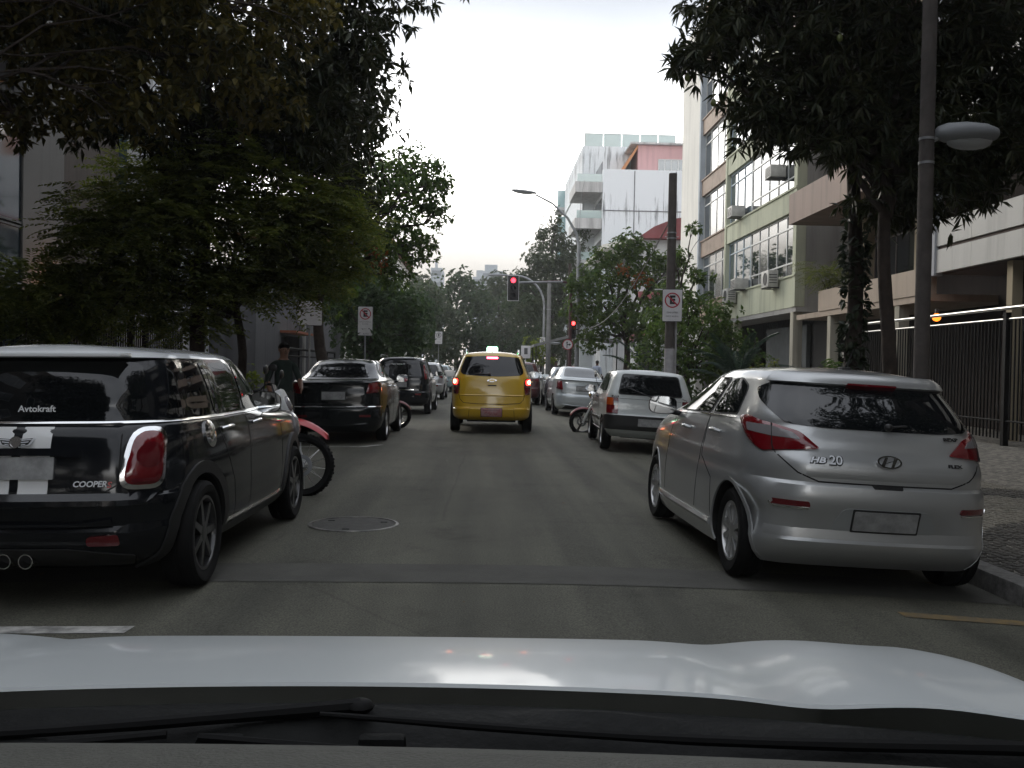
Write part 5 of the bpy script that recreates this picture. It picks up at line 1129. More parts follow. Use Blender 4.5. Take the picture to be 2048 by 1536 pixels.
# ---------------------------------------------------- yellow taxi
def yellow_taxi():
    P = paint('taxi_yellow_paint', (.54, .335, .012), rough=.38)
    root = empty('taxi', label='yellow taxi stopped with lit brake lamps and a glowing green roof sign', cat='taxi')
    B = Body([(.27, .20, 4.15, .76, .25, .35, .06), (.34, .05, 4.28, .83, .27, .38, .07), (.44, .01, 4.33, .85, .28, .40, .08), (.505, .0, 4.35, .855), (.515, .035, 4.35, .856), (.62, .05, 4.36, .865, .28, .42, .08), (.80, .07, 4.34, .868),
              (1.0, .10, 4.1, .86), (1.10, .12, 3.75, .845), (1.16, .14, 3.42, .828), (1.20, .16, 3.28, .81, .24, .42, .09), (1.38, .24, 2.95, .74), (1.55, .33, 2.6, .675, .22, .4), (1.61, .37, 2.46, .645), (1.64, .42, 2.34, .61)],
             crown=.05, tr=.045, tf=.06, roofseg=(.3, .3))
    yr, yf, xo, R = .80, 3.42, .855, .315
    make_body(root, B, P, R, yr, yf, xo, .2, R+.05)
    add_wheels(root, R, .2, .20, 'five', ALLOY, yr, yf, xo)
    W_ = [(-.60, 1.20), (-.2, 1.175), (.2, 1.175), (.60, 1.20), (.69, 1.26), (.68, 1.36), (.60, 1.565), (.2, 1.59), (-.2, 1.59), (-.60, 1.565), (-.68, 1.36), (-.69, 1.26)]
    patch(B, 'rear_window', GLASS, 's', W_, .006, .05, parent=root)
    for sd, md in ((1, 'y+'), (-1, 'y-')):
        patch(B, 'side_window', GLASS, md, [(.55, 1.25), (.98, 1.22), (.98, 1.56), (.75, 1.54)], .005, .04, parent=root)
        patch(B, 'side_window', GLASS, md, [(1.03, 1.22), (1.85, 1.20), (1.85, 1.57), (1.03, 1.57)], .005, .04, parent=root)
        patch(B, 'side_window', GLASS, md, [(1.92, 1.20), (2.95, 1.19), (2.55, 1.5), (1.92, 1.57)], .005, .04, parent=root)
        mirror(root, sd, sd*.86, 2.78, 1.20, PLAST, 1.1)
        handle(B, root, sd, 1.2, 1.05, P); handle(B, root, sd, 2.05, 1.05, P)
        tl = [(.70, .80), (.86, .81), (.93, 1.05), (.88, 1.145), (.72, 1.13), (.675, 1.02)]
        tl = [(sd*a, b) for a, b in tl][::sd]
        lamp = patch(B, 'tail_lamp', LAMPDEEP, 's', tl, .018, .03, parent=root, dome=.015)
        patch(B, 'reverse_lens', LAMPCLR, 's', [(sd*.70, .955), (sd*.885, .965), (sd*.885, .982), (sd*.70, .972)][::sd], .036, .005, parent=lamp)
        patch(B, 'brake_lens', LITRED, 's', [(sd*a, b) for a, b in [(.71, .995), (.86, 1.0), (.87, 1.11), (.715, 1.10)]][::sd], .036, .035, parent=lamp, dome=.008)
        patch(B, 'lit_bulb', LITCORE, 's', [(sd*.79+.045*math.cos(k*.4488), 1.052+.038*math.sin(k*.4488)) for k in range(14)], .047, 0, parent=lamp)
        # roof rails
        rl = MB(); rl.tube([(sd*.56, .75, 1.64), (sd*.56, .80, 1.72), (sd*.56, 1.0, 1.735), (sd*.55, 2.0, 1.735), (sd*.54, 2.2, 1.68)], [.02, .024, .018, .018, .016], 8); rl.build('roof_rail', CHROME, root)
        strip(B, 'bumper_ridge', P, 's', [(sd*.46, .525), (sd*.80, .525)], .03, .004, parent=root, hgt=.012)
        strip(B, 'bumper_seam', SEAM, 's', [(sd*.455, .52), (sd*.47, .33)], .008, .002, parent=root)
    patch(B, 'high_brake_lamp', LITRED2, 's', [(-.115, 1.535), (.115, 1.535), (.115, 1.57), (-.115, 1.57)], .014, .012, parent=root)
    sedge(B, root, 's', [(-.69, .80), (-.66, .70), (-.58, .63), (-.3, .61), (.3, .61), (.58, .63), (.66, .70), (.69, .80)], .012)
    sedge(B, root, 's', [(-.68, 1.14), (-.675, .82)], .008); sedge(B, root, 's', [(.68, 1.14), (.675, .82)], .008)
    strip(B, 'lid_crease', P, 's', [(-.66, .785), (.66, .785)], .03, .002, parent=root, hgt=.010)
    patch(B, 'lid_handle', SEAM, 's', [(-.10, 1.0), (.10, 1.0), (.08, .975), (-.08, .975)][::-1], .003, .012, parent=root)
    strip(B, 'lid_handle', P, 's', [(-.11, 1.003), (-.08, .966), (.08, .966), (.11, 1.003)], .012, .006, parent=root)
    plate(B, root, .435, PLATER, .42, .14, .02)
    # bow-tie badge
    M = M_on(B, 0, 1.09, .012); g = MB()
    bt = [(-.10, -.018), (-.04, -.018), (-.045, -.034), (.03, -.034), (.04, -.018), (.10, -.012), (.085, .02), (.04, .02), (.045, .034), (-.03, .034), (-.04, .018), (-.085, .014)]
    for sc, mm, d in ((1., CHROME, .004), (.72, mat('badge_gold', (.55, .42, .18), rough=.3, metal=.6), .007)):
        b2 = MB().prism([(a*sc, b*sc) for a, b in bt], -d, .004, 'y'); g.use(mm).add([M @ Vector(v) for v in b2.v], b2.f)
    g.build('badge', None, root, 30)
    # lit roof sign
    sg = MB(); sg.bbox(-.115, .115, 1.30, 1.42, 1.70, 1.80, .02)
    sg.build('roof_sign', mat('lit_taxi_sign', (.7, .8, .7), emit=(.55, 1., .68), es=7), root)
    MB().bbox(-.13, .13, 1.28, 1.44, 1.675, 1.705, .01).build('sign_base', PLAST, root)
    MB().bbox(-.10, .10, 1.3, 1.42, 1.80, 1.812, .004).build('sign_cap', mat('lit_green_sign', (.05, .5, .1), emit=(.02, .75, .15), es=3), root)
    wiper(B, root, (-.05, 1.205), (-.36, 1.22))
    MB().tube([(-.5, .25, .27), (.5, .25, .27)], .035, 8).build('rear_axle', DARKIN, root)
    a = MB(); a.tube([(0, .9, 1.69), (0, .82, 1.78)], [.008, .003], 6); a.build('antenna', PLAST, root)
    return root
# ---------------------------------------------------- sedans
def sedan(P, label, name, lampw, lampz, lampmat, style, spec, wmat, chrome_strip=True, glass=GLASS, bumper=None):
    root = empty('parked_car', label=label, cat='car', group='parked cars')
    L_, Wd, H, deck = spec; w = Wd/2
    B = Body([(.20, .22, L_-.18, w-.09, .25, .35, .05), (.28, .07, L_-.07, w-.03, .28, .38, .07), (.42, .01, L_-.01, w-.005, .29, .4, .08), (.60, .0, L_, w, .30, .42, .09), (.63, .01, L_, w), (.66, .04, L_, w), (.85, .055, L_-.08, w-.004, .28, .42, .09),
              (deck-.06, .08, L_-.55, w-.02), (deck-.02, .075, L_-.85, w-.03, .26, .4, .08), (deck+.005, .12, L_-1.0, w-.045, .22, .35, .07), (deck+.03, .50, L_-1.12, w-.075, .22, .35, .06), (deck+.06, .60, L_-1.2, w-.10, .2, .34),
              (deck+.16, .84, L_-1.45, w-.17, .2, .34), (H-.09, 1.16, L_-1.85, w-.25, .2, .34), (H-.045, 1.32, L_-2.0, w-.30, .2, .34)],
             crown=.045, tr=.04, tf=.05, roofseg=(.3, .3))
    yr, yf, xo, R = .95, L_-.78, w-.012, .305
    make_body(root, B, P, R, yr, yf, xo, .19, R+.045)
    add_wheels(root, R, .19, .205, style, wmat, yr, yf, xo)
    z0, z1 = deck+.075, H-.065
    patch(B, 'rear_window', glass, 's', [(-.56, z0), (.56, z0), (.50, z0+.22), (.44, z1), (-.44, z1), (-.50, z0+.22)], .006, .05, parent=root)
    for sd, md in ((1, 'y+'), (-1, 'y-')):
        patch(B, 'side_window', glass, md, [(1.10, z0+.0), (1.90, z0-.02), (1.88, H-.075), (1.52, H-.085)], .005, .05, parent=root)
        patch(B, 'side_window', glass, md, [(1.96, z0-.02), (2.95, z0-.04), (2.40, H-.09), (1.94, H-.075)], .005, .05, parent=root)
        sedge(B, root, md, [(1.93, deck), (1.93, .3)]); sedge(B, root, md, [(2.95, deck-.03), (2.95, .3)]); sedge(B, root, md, [(1.15, deck), (1.3, .65), (1.36, .3)])
        handle(B, root, sd, 1.3, deck-.10, P if not chrome_strip else CHROME); handle(B, root, sd, 2.15, deck-.12, P if not chrome_strip else CHROME)
        mirror(root, sd, sd*(w-.02), 2.72, deck+.02, P)
        a0, a1 = lampw; b0, b1 = lampz
        tl = [(a0, b0), (a1, b0+.02), (a1-.02, b1), (a0+.05, b1)]
        lamp = patch(B, 'tail_lamp', lampmat, 's', [(sd*a, b) for a, b in tl][::sd], .016, .03, parent=root, dome=.015)
        patch(B, 'lamp_insert', LAMPDEEP, 's', [(sd*a, b) for a, b in [(a0+.03, b0+.02), (a1-.05, b0+.03), (a1-.05, b0+.075), (a0+.04, b0+.07)]][::sd], .034, .01, parent=lamp)
        if chrome_strip:
            patch(B, 'reflector', LAMPDEEP, 's', [(sd*.55-.10, .47), (sd*.55+.10, .47), (sd*.55+.10, .51), (sd*.55-.10, .51)], .008, .01, parent=root)
    if chrome_strip: strip(B, 'bumper_strip', CHROME, 's', [(-1.0, .645), (1.0, .645)], .014, .012, parent=root)
    strip(B, 'lid_edge', P, 's', [(-.66, deck-.02), (.66, deck-.02)], .04, .012, parent=root, hgt=.012)
    sedge(B, root, 's', [(-.70, deck-.04), (-.64, .70), (.64, .70), (.70, deck-.04)])
    strip(B, 'bumper_crease', P, 's', [(-.6, .36), (-.3, .335), (.3, .335), (.6, .36)], .03, .003, parent=root, hgt=.012)
    plate(B, root, .84, PLATE, .40, .13, .012)
    if bumper: patch(B, 'bumper_insert', PLAST, 's', [(-.6, .23), (.6, .23), (.5, .33), (-.5, .33)], .008, .03, parent=root)
    text_mesh(name, .04, CHROME, M_on(B, -.50, .99, .006), root, bold=.0008, sx=1.2)
    return root
# ---------------------------------------------------- boxy hatchbacks, minivans
def minivan(P, label, L_, Wd, H, belt, lamp, lampmat, rails=True, glass=GLASS, style='five', wmat=ALLOY, writing=None, lamphigh=False, cat='car', group='parked cars'):
    root = empty('parked_car' if group else 'waiting_car', label=label, cat=cat, group=group); w = Wd/2
    B = Body([(.24, .18, L_-.2, w-.09, .22, .32, .05), (.32, .05, L_-.08, w-.03, .24, .34, .06), (.48, .0, L_-.02, w-.005, .25, .36, .07), (.62, .0, L_, w, .25, .36, .07), (.65, .04, L_, w), (.85, .06, L_-.12, w, .22, .35, .07),
              (belt-.1, .08, L_-.5, w-.015), (belt-.03, .09, L_-.85, w-.03, .2, .34, .07), (belt+.02, .11, L_-.98, w-.05, .2, .34, .06), (belt+.2, .18, L_-1.3, w-.10, .2, .34), (H-.13, .27, L_-1.75, w-.18, .2, .34), (H-.06, .34, L_-1.95, w-.24, .2, .34)],
             crown=.05, tr=.03, tf=.05, roofseg=(.3, .3))
    yr, yf, xo, R = .68, L_-.76, w-.01, .31
    make_body(root, B, P, R, yr, yf, xo, .19, R+.045)
    add_wheels(root, R, .19, .2, style, wmat, yr, yf, xo)
    patch(B, 'rear_window', glass, 's', [(-.62, belt+.0), (.62, belt+.0), (.58, belt+.25), (.52, H-.12), (-.52, H-.12), (-.58, belt+.25)], .006, .05, parent=root)
    for sd, md in ((1, 'y+'), (-1, 'y-')):
        patch(B, 'side_window', glass, md, [(.50, belt+.04), (1.15, belt+.02), (1.15, H-.13), (.70, H-.15)], .005, .05, parent=root)
        patch(B, 'side_window', glass, md, [(1.20, belt+.02), (1.95, belt), (1.90, H-.12), (1.20, H-.13)], .005, .05, parent=root)
        patch(B, 'side_window', glass, md, [(2.0, belt), (2.75, belt-.02), (2.35, H-.16), (1.95, H-.12)], .005, .05, parent=root)
        mirror(root, sd, sd*(w-.02), 2.55, belt+.06, P)
        handle(B, root, sd, 1.3, belt-.1, CHROME); handle(B, root, sd, 2.05, belt-.1, CHROME)
        lm = patch(B, 'tail_lamp', lampmat, 's', [(sd*a, b) for a, b in lamp][::sd], .016, .03, parent=root, dome=.015)
        c = np.mean(lamp, 0)
        patch(B, 'lamp_insert', LAMPCLR, 's', [(sd*(c[0]+(a-c[0])*.5), c[1]+(b-c[1])*.25) for a, b in lamp][::sd], .034, .01, parent=lm)
        patch(B, 'reflector', LAMPRED, 's', [(sd*.52-.08, .55), (sd*.52+.08, .55), (sd*.52+.08, .60), (sd*.52-.08, .60)], .01, .01, parent=root)
        if rails:
            rl = MB(); rl.tube([(sd*(w-.27), .65, H-.03), (sd*(w-.27), .72, H+.045), (sd*(w-.27), 2.0, H+.05), (sd*(w-.28), 2.2, H-.01)], [.016, .02, .016, .016], 8); rl.build('roof_rail', CHROME, root)
    sedge(B, root, 's', [(-.66, belt-.05), (-.62, .66), (.62, .66), (.66, belt-.05)], .01)
    strip(B, 'lid_trim', CHROME, 's', [(-.40, .70), (.40, .70)], .02, .01, parent=root)
    plate(B, root, .84, PLATE, .40, .13, .012)
    M = M_on(B, 0, belt-.10, .01); b2 = MB().lathe([(.045, 0), (.045, .01), (.001, .014)], 20, Matrix.Rotation(rad(90), 4, 'X')); MB().add([M @ Vector(v) for v in b2.v], b2.f).build('badge', CHROME, root)
    if writing: text_mesh(writing, .055, WHITEP, M_on(B, -.05, H-.22, .008), root, bold=.001, depth=.001)
    wiper(B, root, (0, belt+.02), (.34, belt+.05))
    return root
def white_hatch():
    P = paint('white_car_paint', (.52, .55, .54), rough=.35)
    root = empty('parked_car', label='boxy old white hatchback with square amber and red lamps and black bumper', cat='car', group='parked cars')
    B = Body([(.26, .16, 3.5, .66, .14, .2, .03), (.36, .03, 3.62, .735, .15, .2, .035), (.46, .0, 3.66, .755), (.64, .0, 3.68, .765), (.66, .02, 3.68, .766, .12, .2, .035), (.86, .055, 3.62, .772), (.95, .075, 3.2, .76), (.99, .085, 2.85, .75, .12, .2, .03), (1.02, .095, 2.76, .738),
              (1.20, .18, 2.45, .68, .11, .2), (1.34, .25, 2.2, .628, .1, .2), (1.375, .28, 2.1, .605), (1.39, .32, 2.0, .57)], crown=.04, tr=.02, tf=.04, bF=.08, roofseg=(.2, .2))
    yr, yf, xo, R = .62, 2.98, .755, .285
    make_body(root, B, P, R, yr, yf, xo, .16, R+.045)
    add_wheels(root, R, .165, .18, 'eight', ALLOY, yr, yf, xo)
    wl = [(-.56, .985), (.56, .985), (.485, 1.345), (-.485, 1.345)]
    patch(B, 'window_rubber', PLAST, 's', wl, .005, .06, parent=root)
    patch(B, 'rear_window', GLASS, 's', [(-.54, 1.0), (.54, 1.0), (.468, 1.33), (-.468, 1.33)], .009, .06, parent=root)
    patch(B, 'bumper', PLAST, 's', [(-.88, .40), (.88, .40), (.88, .635), (-.88, .635)], .03, .03, parent=root)
    for sd, md in ((1, 'y+'), (-1, 'y-')):
        patch(B, 'side_window', GLASS, md, [(.42, 1.03), (1.22, 1.02), (1.22, 1.335), (.62, 1.33)], .006, .05, parent=root)
        patch(B, 'side_window', GLASS, md, [(1.29, 1.02), (2.45, 1.0), (2.12, 1.25), (1.95, 1.335), (1.29, 1.335)], .006, .05, parent=root)
        strip(B, 'window_trim', CHROME, md, [(.42, 1.013), (2.5, .99)], .012, .008, parent=root)
        strip(B, 'side_moulding', PLAST, md, [(1.0, .52), (2.6, .52)], .05, .012, parent=root)
        strip(B, 'sill_trim', PLAST, md, [(1.0, .31), (2.6, .31)], .05, .01, parent=root)
        sedge(B, root, md, [(1.255, 1.0), (1.25, .3)]); sedge(B, root, md, [(2.42, .97), (2.42, .3)])
        handle(B, root, sd, 1.34, .90, PLAST); mirror(root, sd, sd*.74, 2.25, 1.03, PLAST, .9)
        lp = patch(B, 'tail_lamp', LAMPDEEP, 's', [(sd*a, b) for a, b in [(.545, .655), (.755, .655), (.755, .925), (.545, .925)]][::sd], .016, .012, parent=root)
        patch(B, 'amber_lens', LAMPAMB, 's', [(sd*a, b) for a, b in [(.63, .80), (.75, .80), (.75, .918), (.63, .918)]][::sd], .020, .006, parent=lp)
        patch(B, 'reverse_lens', LAMPCLR, 's', [(sd*a, b) for a, b in [(.552, .80), (.622, .80), (.622, .87), (.552, .87)]][::sd], .020, .006, parent=lp)
        patch(B, 'brake_lens', LAMPRED, 's', [(sd*a, b) for a, b in [(.552, .665), (.75, .665), (.75, .79), (.552, .79)]][::sd], .020, .006, parent=lp)
    sedge(B, root, 's', [(-.62, .66), (-.62, .95), (-.55, .97)], .008); sedge(B, root, 's', [(.62, .66), (.62, .95), (.55, .97)], .008); sedge(B, root, 's', [(-.53, .92), (.53, .92)], .005)
    plate(B, root, .53, PLATE, .40, .13, .04)
    wiper(B, root, (.02, .96), (-.42, 1.10))
    patch(B, 'badge', EMBLACK, 's', [(-.66, .935), (-.54, .935), (-.54, .965), (-.66, .965)], .01, .006, parent=root)
    text_mesh('UNO', .028, WHITEP, M_on(B, -.60, .95, .014), root, bold=.0006, sx=1.3)
    patch(B, 'lid_lock', PLAST, 's', [(.30, .91), (.38, .91), (.38, .93), (.30, .93)], .012, .006, parent=root)
    MB().tube([(-.45, .3, .27), (.45, .3, .27)], .03, 8).build('rear_axle', DARKIN, root)
    return root
# ---------------------------------------------------- the cars on the street
random.seed(3)
k_ = black_compact(); place(k_, -2.555, 5.24, rad(-1.0)); k_.scale = (.97, 1, 1)
h_ = silver_hatch(); place(h_, 2.53, 5.86, rad(1.5)); h_.scale = (1.03, 1, 1)
place(yellow_taxi(), .19, 19.35, rad(-.3))
place(sedan(paint('black_sedan_paint', (.007, .009, .010), rough=.25), 'black saloon with red wedge tail lamps and a chrome bumper strip', 'CIVIC', (.56, .84), (.875, 1.07), LAMPRED, 'five', (4.25, 1.70, 1.50, 1.09), ALLOY), -2.57, 16.5, rad(-.5))
place(sedan(paint('silver_white_paint', (.47, .51, .53), metal=.2, rough=.3), 'pale silver saloon with rounded red lamps parked beyond the white hatchback', 'KA', (.60, .90), (.78, 1.04), LAMPRED, 'five', (4.2, 1.66, 1.50, 1.10), DALLOY, False, GLASS2, True), 2.92, 27.7, rad(.5))
place(minivan(paint('black_van_paint', (.007, .009, .012), rough=.22), 'black people carrier with roof rails and tall thin tail lamps', 3.93, 1.70, 1.64, 1.08, [(.71, .98), (.84, 1.0), (.78, 1.40), (.68, 1.40)], LAMPRED, writing='Tiago Tavares 32'), -2.31, 26.6, rad(-1))
place(minivan(paint('light_silver_paint', (.42, .43, .44), metal=.5, rough=.3), 'light silver hatchback with big red lamps, beyond the black people carrier', 3.9, 1.68, 1.54, 1.02, [(.62, .92), (.86, .86), (.88, 1.13), (.74, 1.08)], LAMPRED, False), -2.38, 38.3, rad(-.5))
place(minivan(paint('teal_grey_paint', (.30, .38, .40), metal=.3, rough=.3), 'pale teal hatchback, farthest of the cars along the left kerb', 3.9, 1.68, 1.46, .98, [(.62, .82), (.86, .8), (.88, 1.0), (.72, 1.0)], LAMPRED, False, GLASS2), -2.4, 50, 0)
place(minivan(paint('maroon_paint', (.10, .03, .032), metal=.2, rough=.3), 'maroon car with silver roof rails waiting ahead of the yellow taxi', 4.2, 1.78, 1.62, 1.10, [(.62, .90), (.86, .86), (.88, 1.18), (.74, 1.12)], LAMPRED, True, group=None), 1.28, 35.2, rad(-1))
place(minivan(paint('grey_blue_paint', (.16, .19, .22), metal=.4, rough=.3), 'grey car with clear windows parked in front of the pale silver saloon', 3.9, 1.70, 1.50, 1.02, [(.62, .92), (.86, .86), (.88, 1.1), (.74, 1.08)], LAMPRED, False, GLASS2), 3.1, 33.6, 0)
u_ = white_hatch(); place(u_, 2.82, 16.05, rad(-1.5))
# ================================================================== poles, lamps, signals, signs
GALV = mat('galvanised_steel', (.34, .35, .36), rough=.5, metal=.6, noise=(6, .3)); POLEC = mat('pole_concrete', (.095, .082, .075), rough=.9, noise=(5, .35), bump=(30, .4))
WHT_P = mat('pole_white_paint', (.42, .41, .42), rough=.8, noise=(7, .3)); LAMPG = mat('lamp_head_grey', (.22, .23, .24), rough=.5); DIFF = mat('lamp_glass_bowl', (.35, .36, .36), rough=.2, spec=.6)
SIGNW = mat('sign_white', (.62, .61, .62), rough=.45, noise=(8, .12)); SIGNR = mat('sign_red', (.36, .012, .03), rough=.45); SIGNK = mat('sign_black', (.012, .012, .012), rough=.5); SIGNB = mat('sign_border', (.06, .06, .065), rough=.5)
MAROON = mat('maroon_post', (.075, .02, .025), rough=.6, noise=(8, .3))
def lamp_head(parent, M, L_=.62):
    """boat-shaped lamp head along +x of M"""
    mb = MB(); n = 12; vs = []; fs = []
    st = [(-.05, .04, .03), (0, .07, .05), (.15, .12, .075), (.4, .15, .085), (.75, .14, .075), (.95, .09, .05), (1.0, .02, .015)]
    for f, w, h in st:
        for k in range(n):
            a = 2*math.pi*k/n; zz = h*math.sin(a); vs.append(M @ Vector((f*L_, w*math.cos(a), zz if zz > 0 else zz*.7)))
    for i in range(len(st)-1):
        for k in range(n): fs.append((i*n+k, i*n+(k+1) % n, (i+1)*n+(k+1) % n, (i+1)*n+k))
    fs += [tuple(range(n))[::-1], tuple(range((len(st)-1)*n, len(st)*n))]
    mb.add(vs, fs); h = mb.build('lamp_head', LAMPG, parent, 50)
    b = MB().ball((0, 0, 0), (.24*L_/.62, .10, .06), 14, 8); me = MB().add([M @ (Vector(v)+Vector((.52*L_, 0, -.045))) for v in b.v], b.f); me.build('bowl', DIFF, h)
    return h
def Mt(x, y, z, rz=0): return Matrix.Translation((x, y, z)) @ Matrix.Rotation(rz, 4, 'Z')
# near right concrete pole with low lamp
p = empty('lamp_pole', (4.02, 8.6, side_z(4.02)), label='near grey concrete pole with a wide lamp head behind the silver hatchback', cat='pole')
MB().tube([(0, 0, 0), (0, 0, 3), (0, 0, 6.5), (0, 0, 10)], [.070, .066, .060, .055], 20).build('shaft', POLEC, p, 60)
for z in (3.28, 3.50): MB().lathe([(.064, 0), (.071, .0), (.071, .022), (.064, .022)], 20, Mt(0, 0, z), True).build('steel_band', GALV, p)
MB().tube([(.05, 0, 3.50), (.09, 0, 3.52), (.16, 0, 3.56)], .025, 8).build('arm', GALV, p); lamp_head(p, Mt(.10, 0, 3.56) @ Matrix.Diagonal((1, 1, 1.35, 1)), .56)
# stub pole with white painted foot, carrying the no parking sign
p = empty('concrete_post', (4.06, 20.6, side_z(4.06)), label='short dark concrete post with white painted foot carrying the no parking sign', cat='pole')
MB().tube([(0, 0, 1.82), (0, 0, 3.5), (.0, 0, 5.62)], [.108, .098, .088], 18).build('shaft', POLEC, p, 60); MB().tube([(0, 0, 0), (0, 0, 1.82)], [.122, .110], 18).build('painted_foot', WHT_P, p, 60)
MB().tube([(.14, .02, 0), (.13, .02, 2.9)], .026, 8).build('conduit', WHT_P, p)
for z in (4.2, 4.32): MB().lathe([(.093, 0), (.105, 0), (.105, .03), (.093, .03)], 18, Mt(0, 0, z), True).build('steel_band', GALV, p)
MB().tube([(-.15, 0, 4.25), (.15, 0, 4.25)], .012, 6).build('bracket', GALV, p)
CAB = mat('cable_grey', (.22, .22, .21), rough=.6); c = MB(); n = 16
A, B_ = Vector((3.98, 20.6, 4.55)), Vector((4.3, 39.0, 3.0)); A0 = Vector((4.02, 20.62, 4.7))
c.tube([A.lerp(B_, i/n)-Vector((0, 0, .55*math.sin(math.pi*i/n))) for i in range(n+1)], .012, 5)
tag(c.build('cable', CAB), 'thin sagging cable from the concrete post to the tall street lamp', 'cable')
def sign_plate(o, w, h, th=.012, r=.02, border=True):
    P = round_poly([(-w/2, -h/2), (w/2, -h/2), (w/2, h/2), (-w/2, h/2)], r)
    MB().prism(P, 0, th, 'y').build('plate', SIGNW if not border else SIGNB, o, None)
    if border:
        P2 = round_poly([(-w/2+.010, -h/2+.010), (w/2-.010, -h/2+.010), (w/2-.010, h/2-.010), (-w/2+.010, h/2-.010)], r); MB().prism(P2, -.004, -.0005, 'y').build('face', SIGNW, o, None)
def ring(o, m, cx, cz, r0, r1, y0=-.008, y1=-.0045, n=36, name='ring'):
    Mx = Matrix.Translation((cx, 0, cz)) @ Matrix.Rotation(rad(90), 4, 'X'); MB().lathe([(r0, -y1), (r1, -y1), (r1, -y0), (r0, -y0)], n, Mx, True).build(name, m, o, 30)
def Ts(x, z, y=-.0065): return Matrix.Translation((x, y, z))
def no_parking(o, r, cz, slash=True, mr=SIGNR):
    ring(o, mr, 0, cz, r*.84, r); text_mesh('E', r*1.45, SIGNK, Ts(0, cz), o, 'letter', .003, bold=.012*r/.15)
    if slash:
        b = MB().box(-r*.9, r*.9, -.0105, -.0082, -.07*r*1.3, .07*r*1.3, Matrix.Translation((0, 0, cz)) @ Matrix.Rotation(rad(45), 4, 'Y')); b.build('slash', mr, o, None)
s = empty('no_parking_sign', (4.07, 20.44, 2.77), rz=rad(-4), label='white no parking sign with red crossed E on the concrete post', cat='sign')
sign_plate(s, .43, .70); no_parking(s, .165, .11); text_mesh('DIAS UTEIS', .048, SIGNB, Ts(0, -.155), s); text_mesh('DAS 7 AS 20 H', .042, SIGNB, Ts(0, -.235), s)
MB().tube([(-.21, .02, .34), (-.38, .02, .34)], .012, 6).build('bracket', SIGNW, s)
# tall curved street lamp
p = empty('street_lamp', (4.02, 40.6, sR), label='tall slim street lamp with a long arm curving over the street', cat='street lamp')
MB().tube([(0, 0, 0), (0, 0, 3.2), (0, 0, 6.6), (-.12, 0, 7.1), (-.5, 0, 7.75), (-1.15, 0, 8.35), (-1.9, 0, 8.72)], [.11, .095, .08, .06, .05, .04, .035], 12).build('shaft', GALV, p, 60); lamp_head(p, Mt(-1.9, 0, 8.78, math.pi) @ Matrix.Rotation(rad(-6), 4, 'Y'), 1.05)
MB().tube([(.08, 0, 4.0), (.25, 0, 3.4), (.42, 0, 3.3)], .022, 6).build('low_arm', SIGNW, p); lamp_head(p, Mt(.25, 0, 3.24), .85)
MB().tube([(0, 0, 7.0), (.05, 0, 8.6), (.2, 0, 9.4)], .01, 5).build('stay_wire', GALV, p)
# traffic signal on an arm
RL = mat('lit_red_signal', (.5, .01, .02), emit=(1, .03, .05), es=3.2); DKL = mat('dark_signal_lens', (.02, .022, .025), rough=.3); SIGH = mat('signal_housing', (.012, .012, .014), rough=.5)
def signal(o, M, sc=1., frame=True, lit=RL):
    hs = MB().bbox(-.155, .155, .0, .16, -.50, .50, .02, M @ Matrix.Scale(sc, 4)).build('housing', SIGH, o)
    if frame:
        P = round_poly([(-.235, -.54), (.235, -.54), (.235, .54), (-.235, .54)], .03); MB().add([M @ (Vector(v)*sc) for v in MB().prism(P, .05, .07, 'y').v], MB().prism(P, .05, .07, 'y').f).build('backplate', SIGH, o, None)
        n = len(P); Q = [(a*1.08, b*1.04) for a, b in P]; vs = [M @ (Vector((a, d, b))*sc) for d in (.045, .075) for R__ in (P, Q) for a, b in R__]
        fs = []
        for k in range(n):
            j = (k+1) % n; fs += [(k, j, n+j, n+k), (2*n+k, 3*n+k, 3*n+j, 2*n+j), (n+k, n+j, 3*n+j, 3*n+k), (k, 2*n+k, 2*n+j, j)]
        MB().add(vs, fs).build('white_border', SIGNW, o, None)
    for i, z in enumerate((.33, 0, -.33)):
        ls = MB().lathe([(.105, 0), (.09, .02), (.05, .035), (.001, .04)], 20, Matrix.Translation((0, 0, z)) @ Matrix.Rotation(rad(90), 4, 'X')); l_ = MB().add([M @ (Vector(v)*sc) for v in ls.v], ls.f).build('lens', lit if i == 0 else DKL, o)
        v = MB(); n = 14; pts = []
        for k in range(n+1):
            a = math.pi*(-.15+1.3*k/n); pts += [(.125*math.cos(a), -.001, z+.125*math.sin(a)), (.125*math.cos(a), -.16*math.sin(math.pi*k/n)**.5-.02, z+.125*math.sin(a)), (.137*math.cos(a), -.16*math.sin(math.pi*k/n)**.5-.02, z+.137*math.sin(a)), (.137*math.cos(a), -.001, z+.137*math.sin(a))]
        fs = [(4*k+c, 4*k+(c+1) % 4, 4*k+4+(c+1) % 4, 4*k+4+c) for k in range(n) for c in range(4)]
        v.add([M @ (Vector(q)*sc) for q in pts], fs).build('visor', SIGH, o)
p = empty('traffic_signal', (3.66, 40.0, sR), label='red traffic signal hung on a long arm over the street', cat='traffic signal')
MB().tube([(0, 0, 0), (0, 0, 4.6), (-.03, 0, 4.82), (-.18, 0, 4.95), (-.5, 0, 5.0), (-2.4, 0, 4.9)], [.075, .07, .05, .045, .042, .035], 12).build('post', MAROON, p, 60)
MB().tube([(-.35, 0, 4.985), (-2.38, 0, 4.9)], .048, 10).build('arm_sleeve', GALV, p); signal(p, Mt(-2.44, -.2, 4.66), .96)
p = empty('traffic_signal', (3.80, 40.35, 3.02), label='smaller red traffic signal fixed low on the lamp post by the right turn sign', cat='traffic signal')
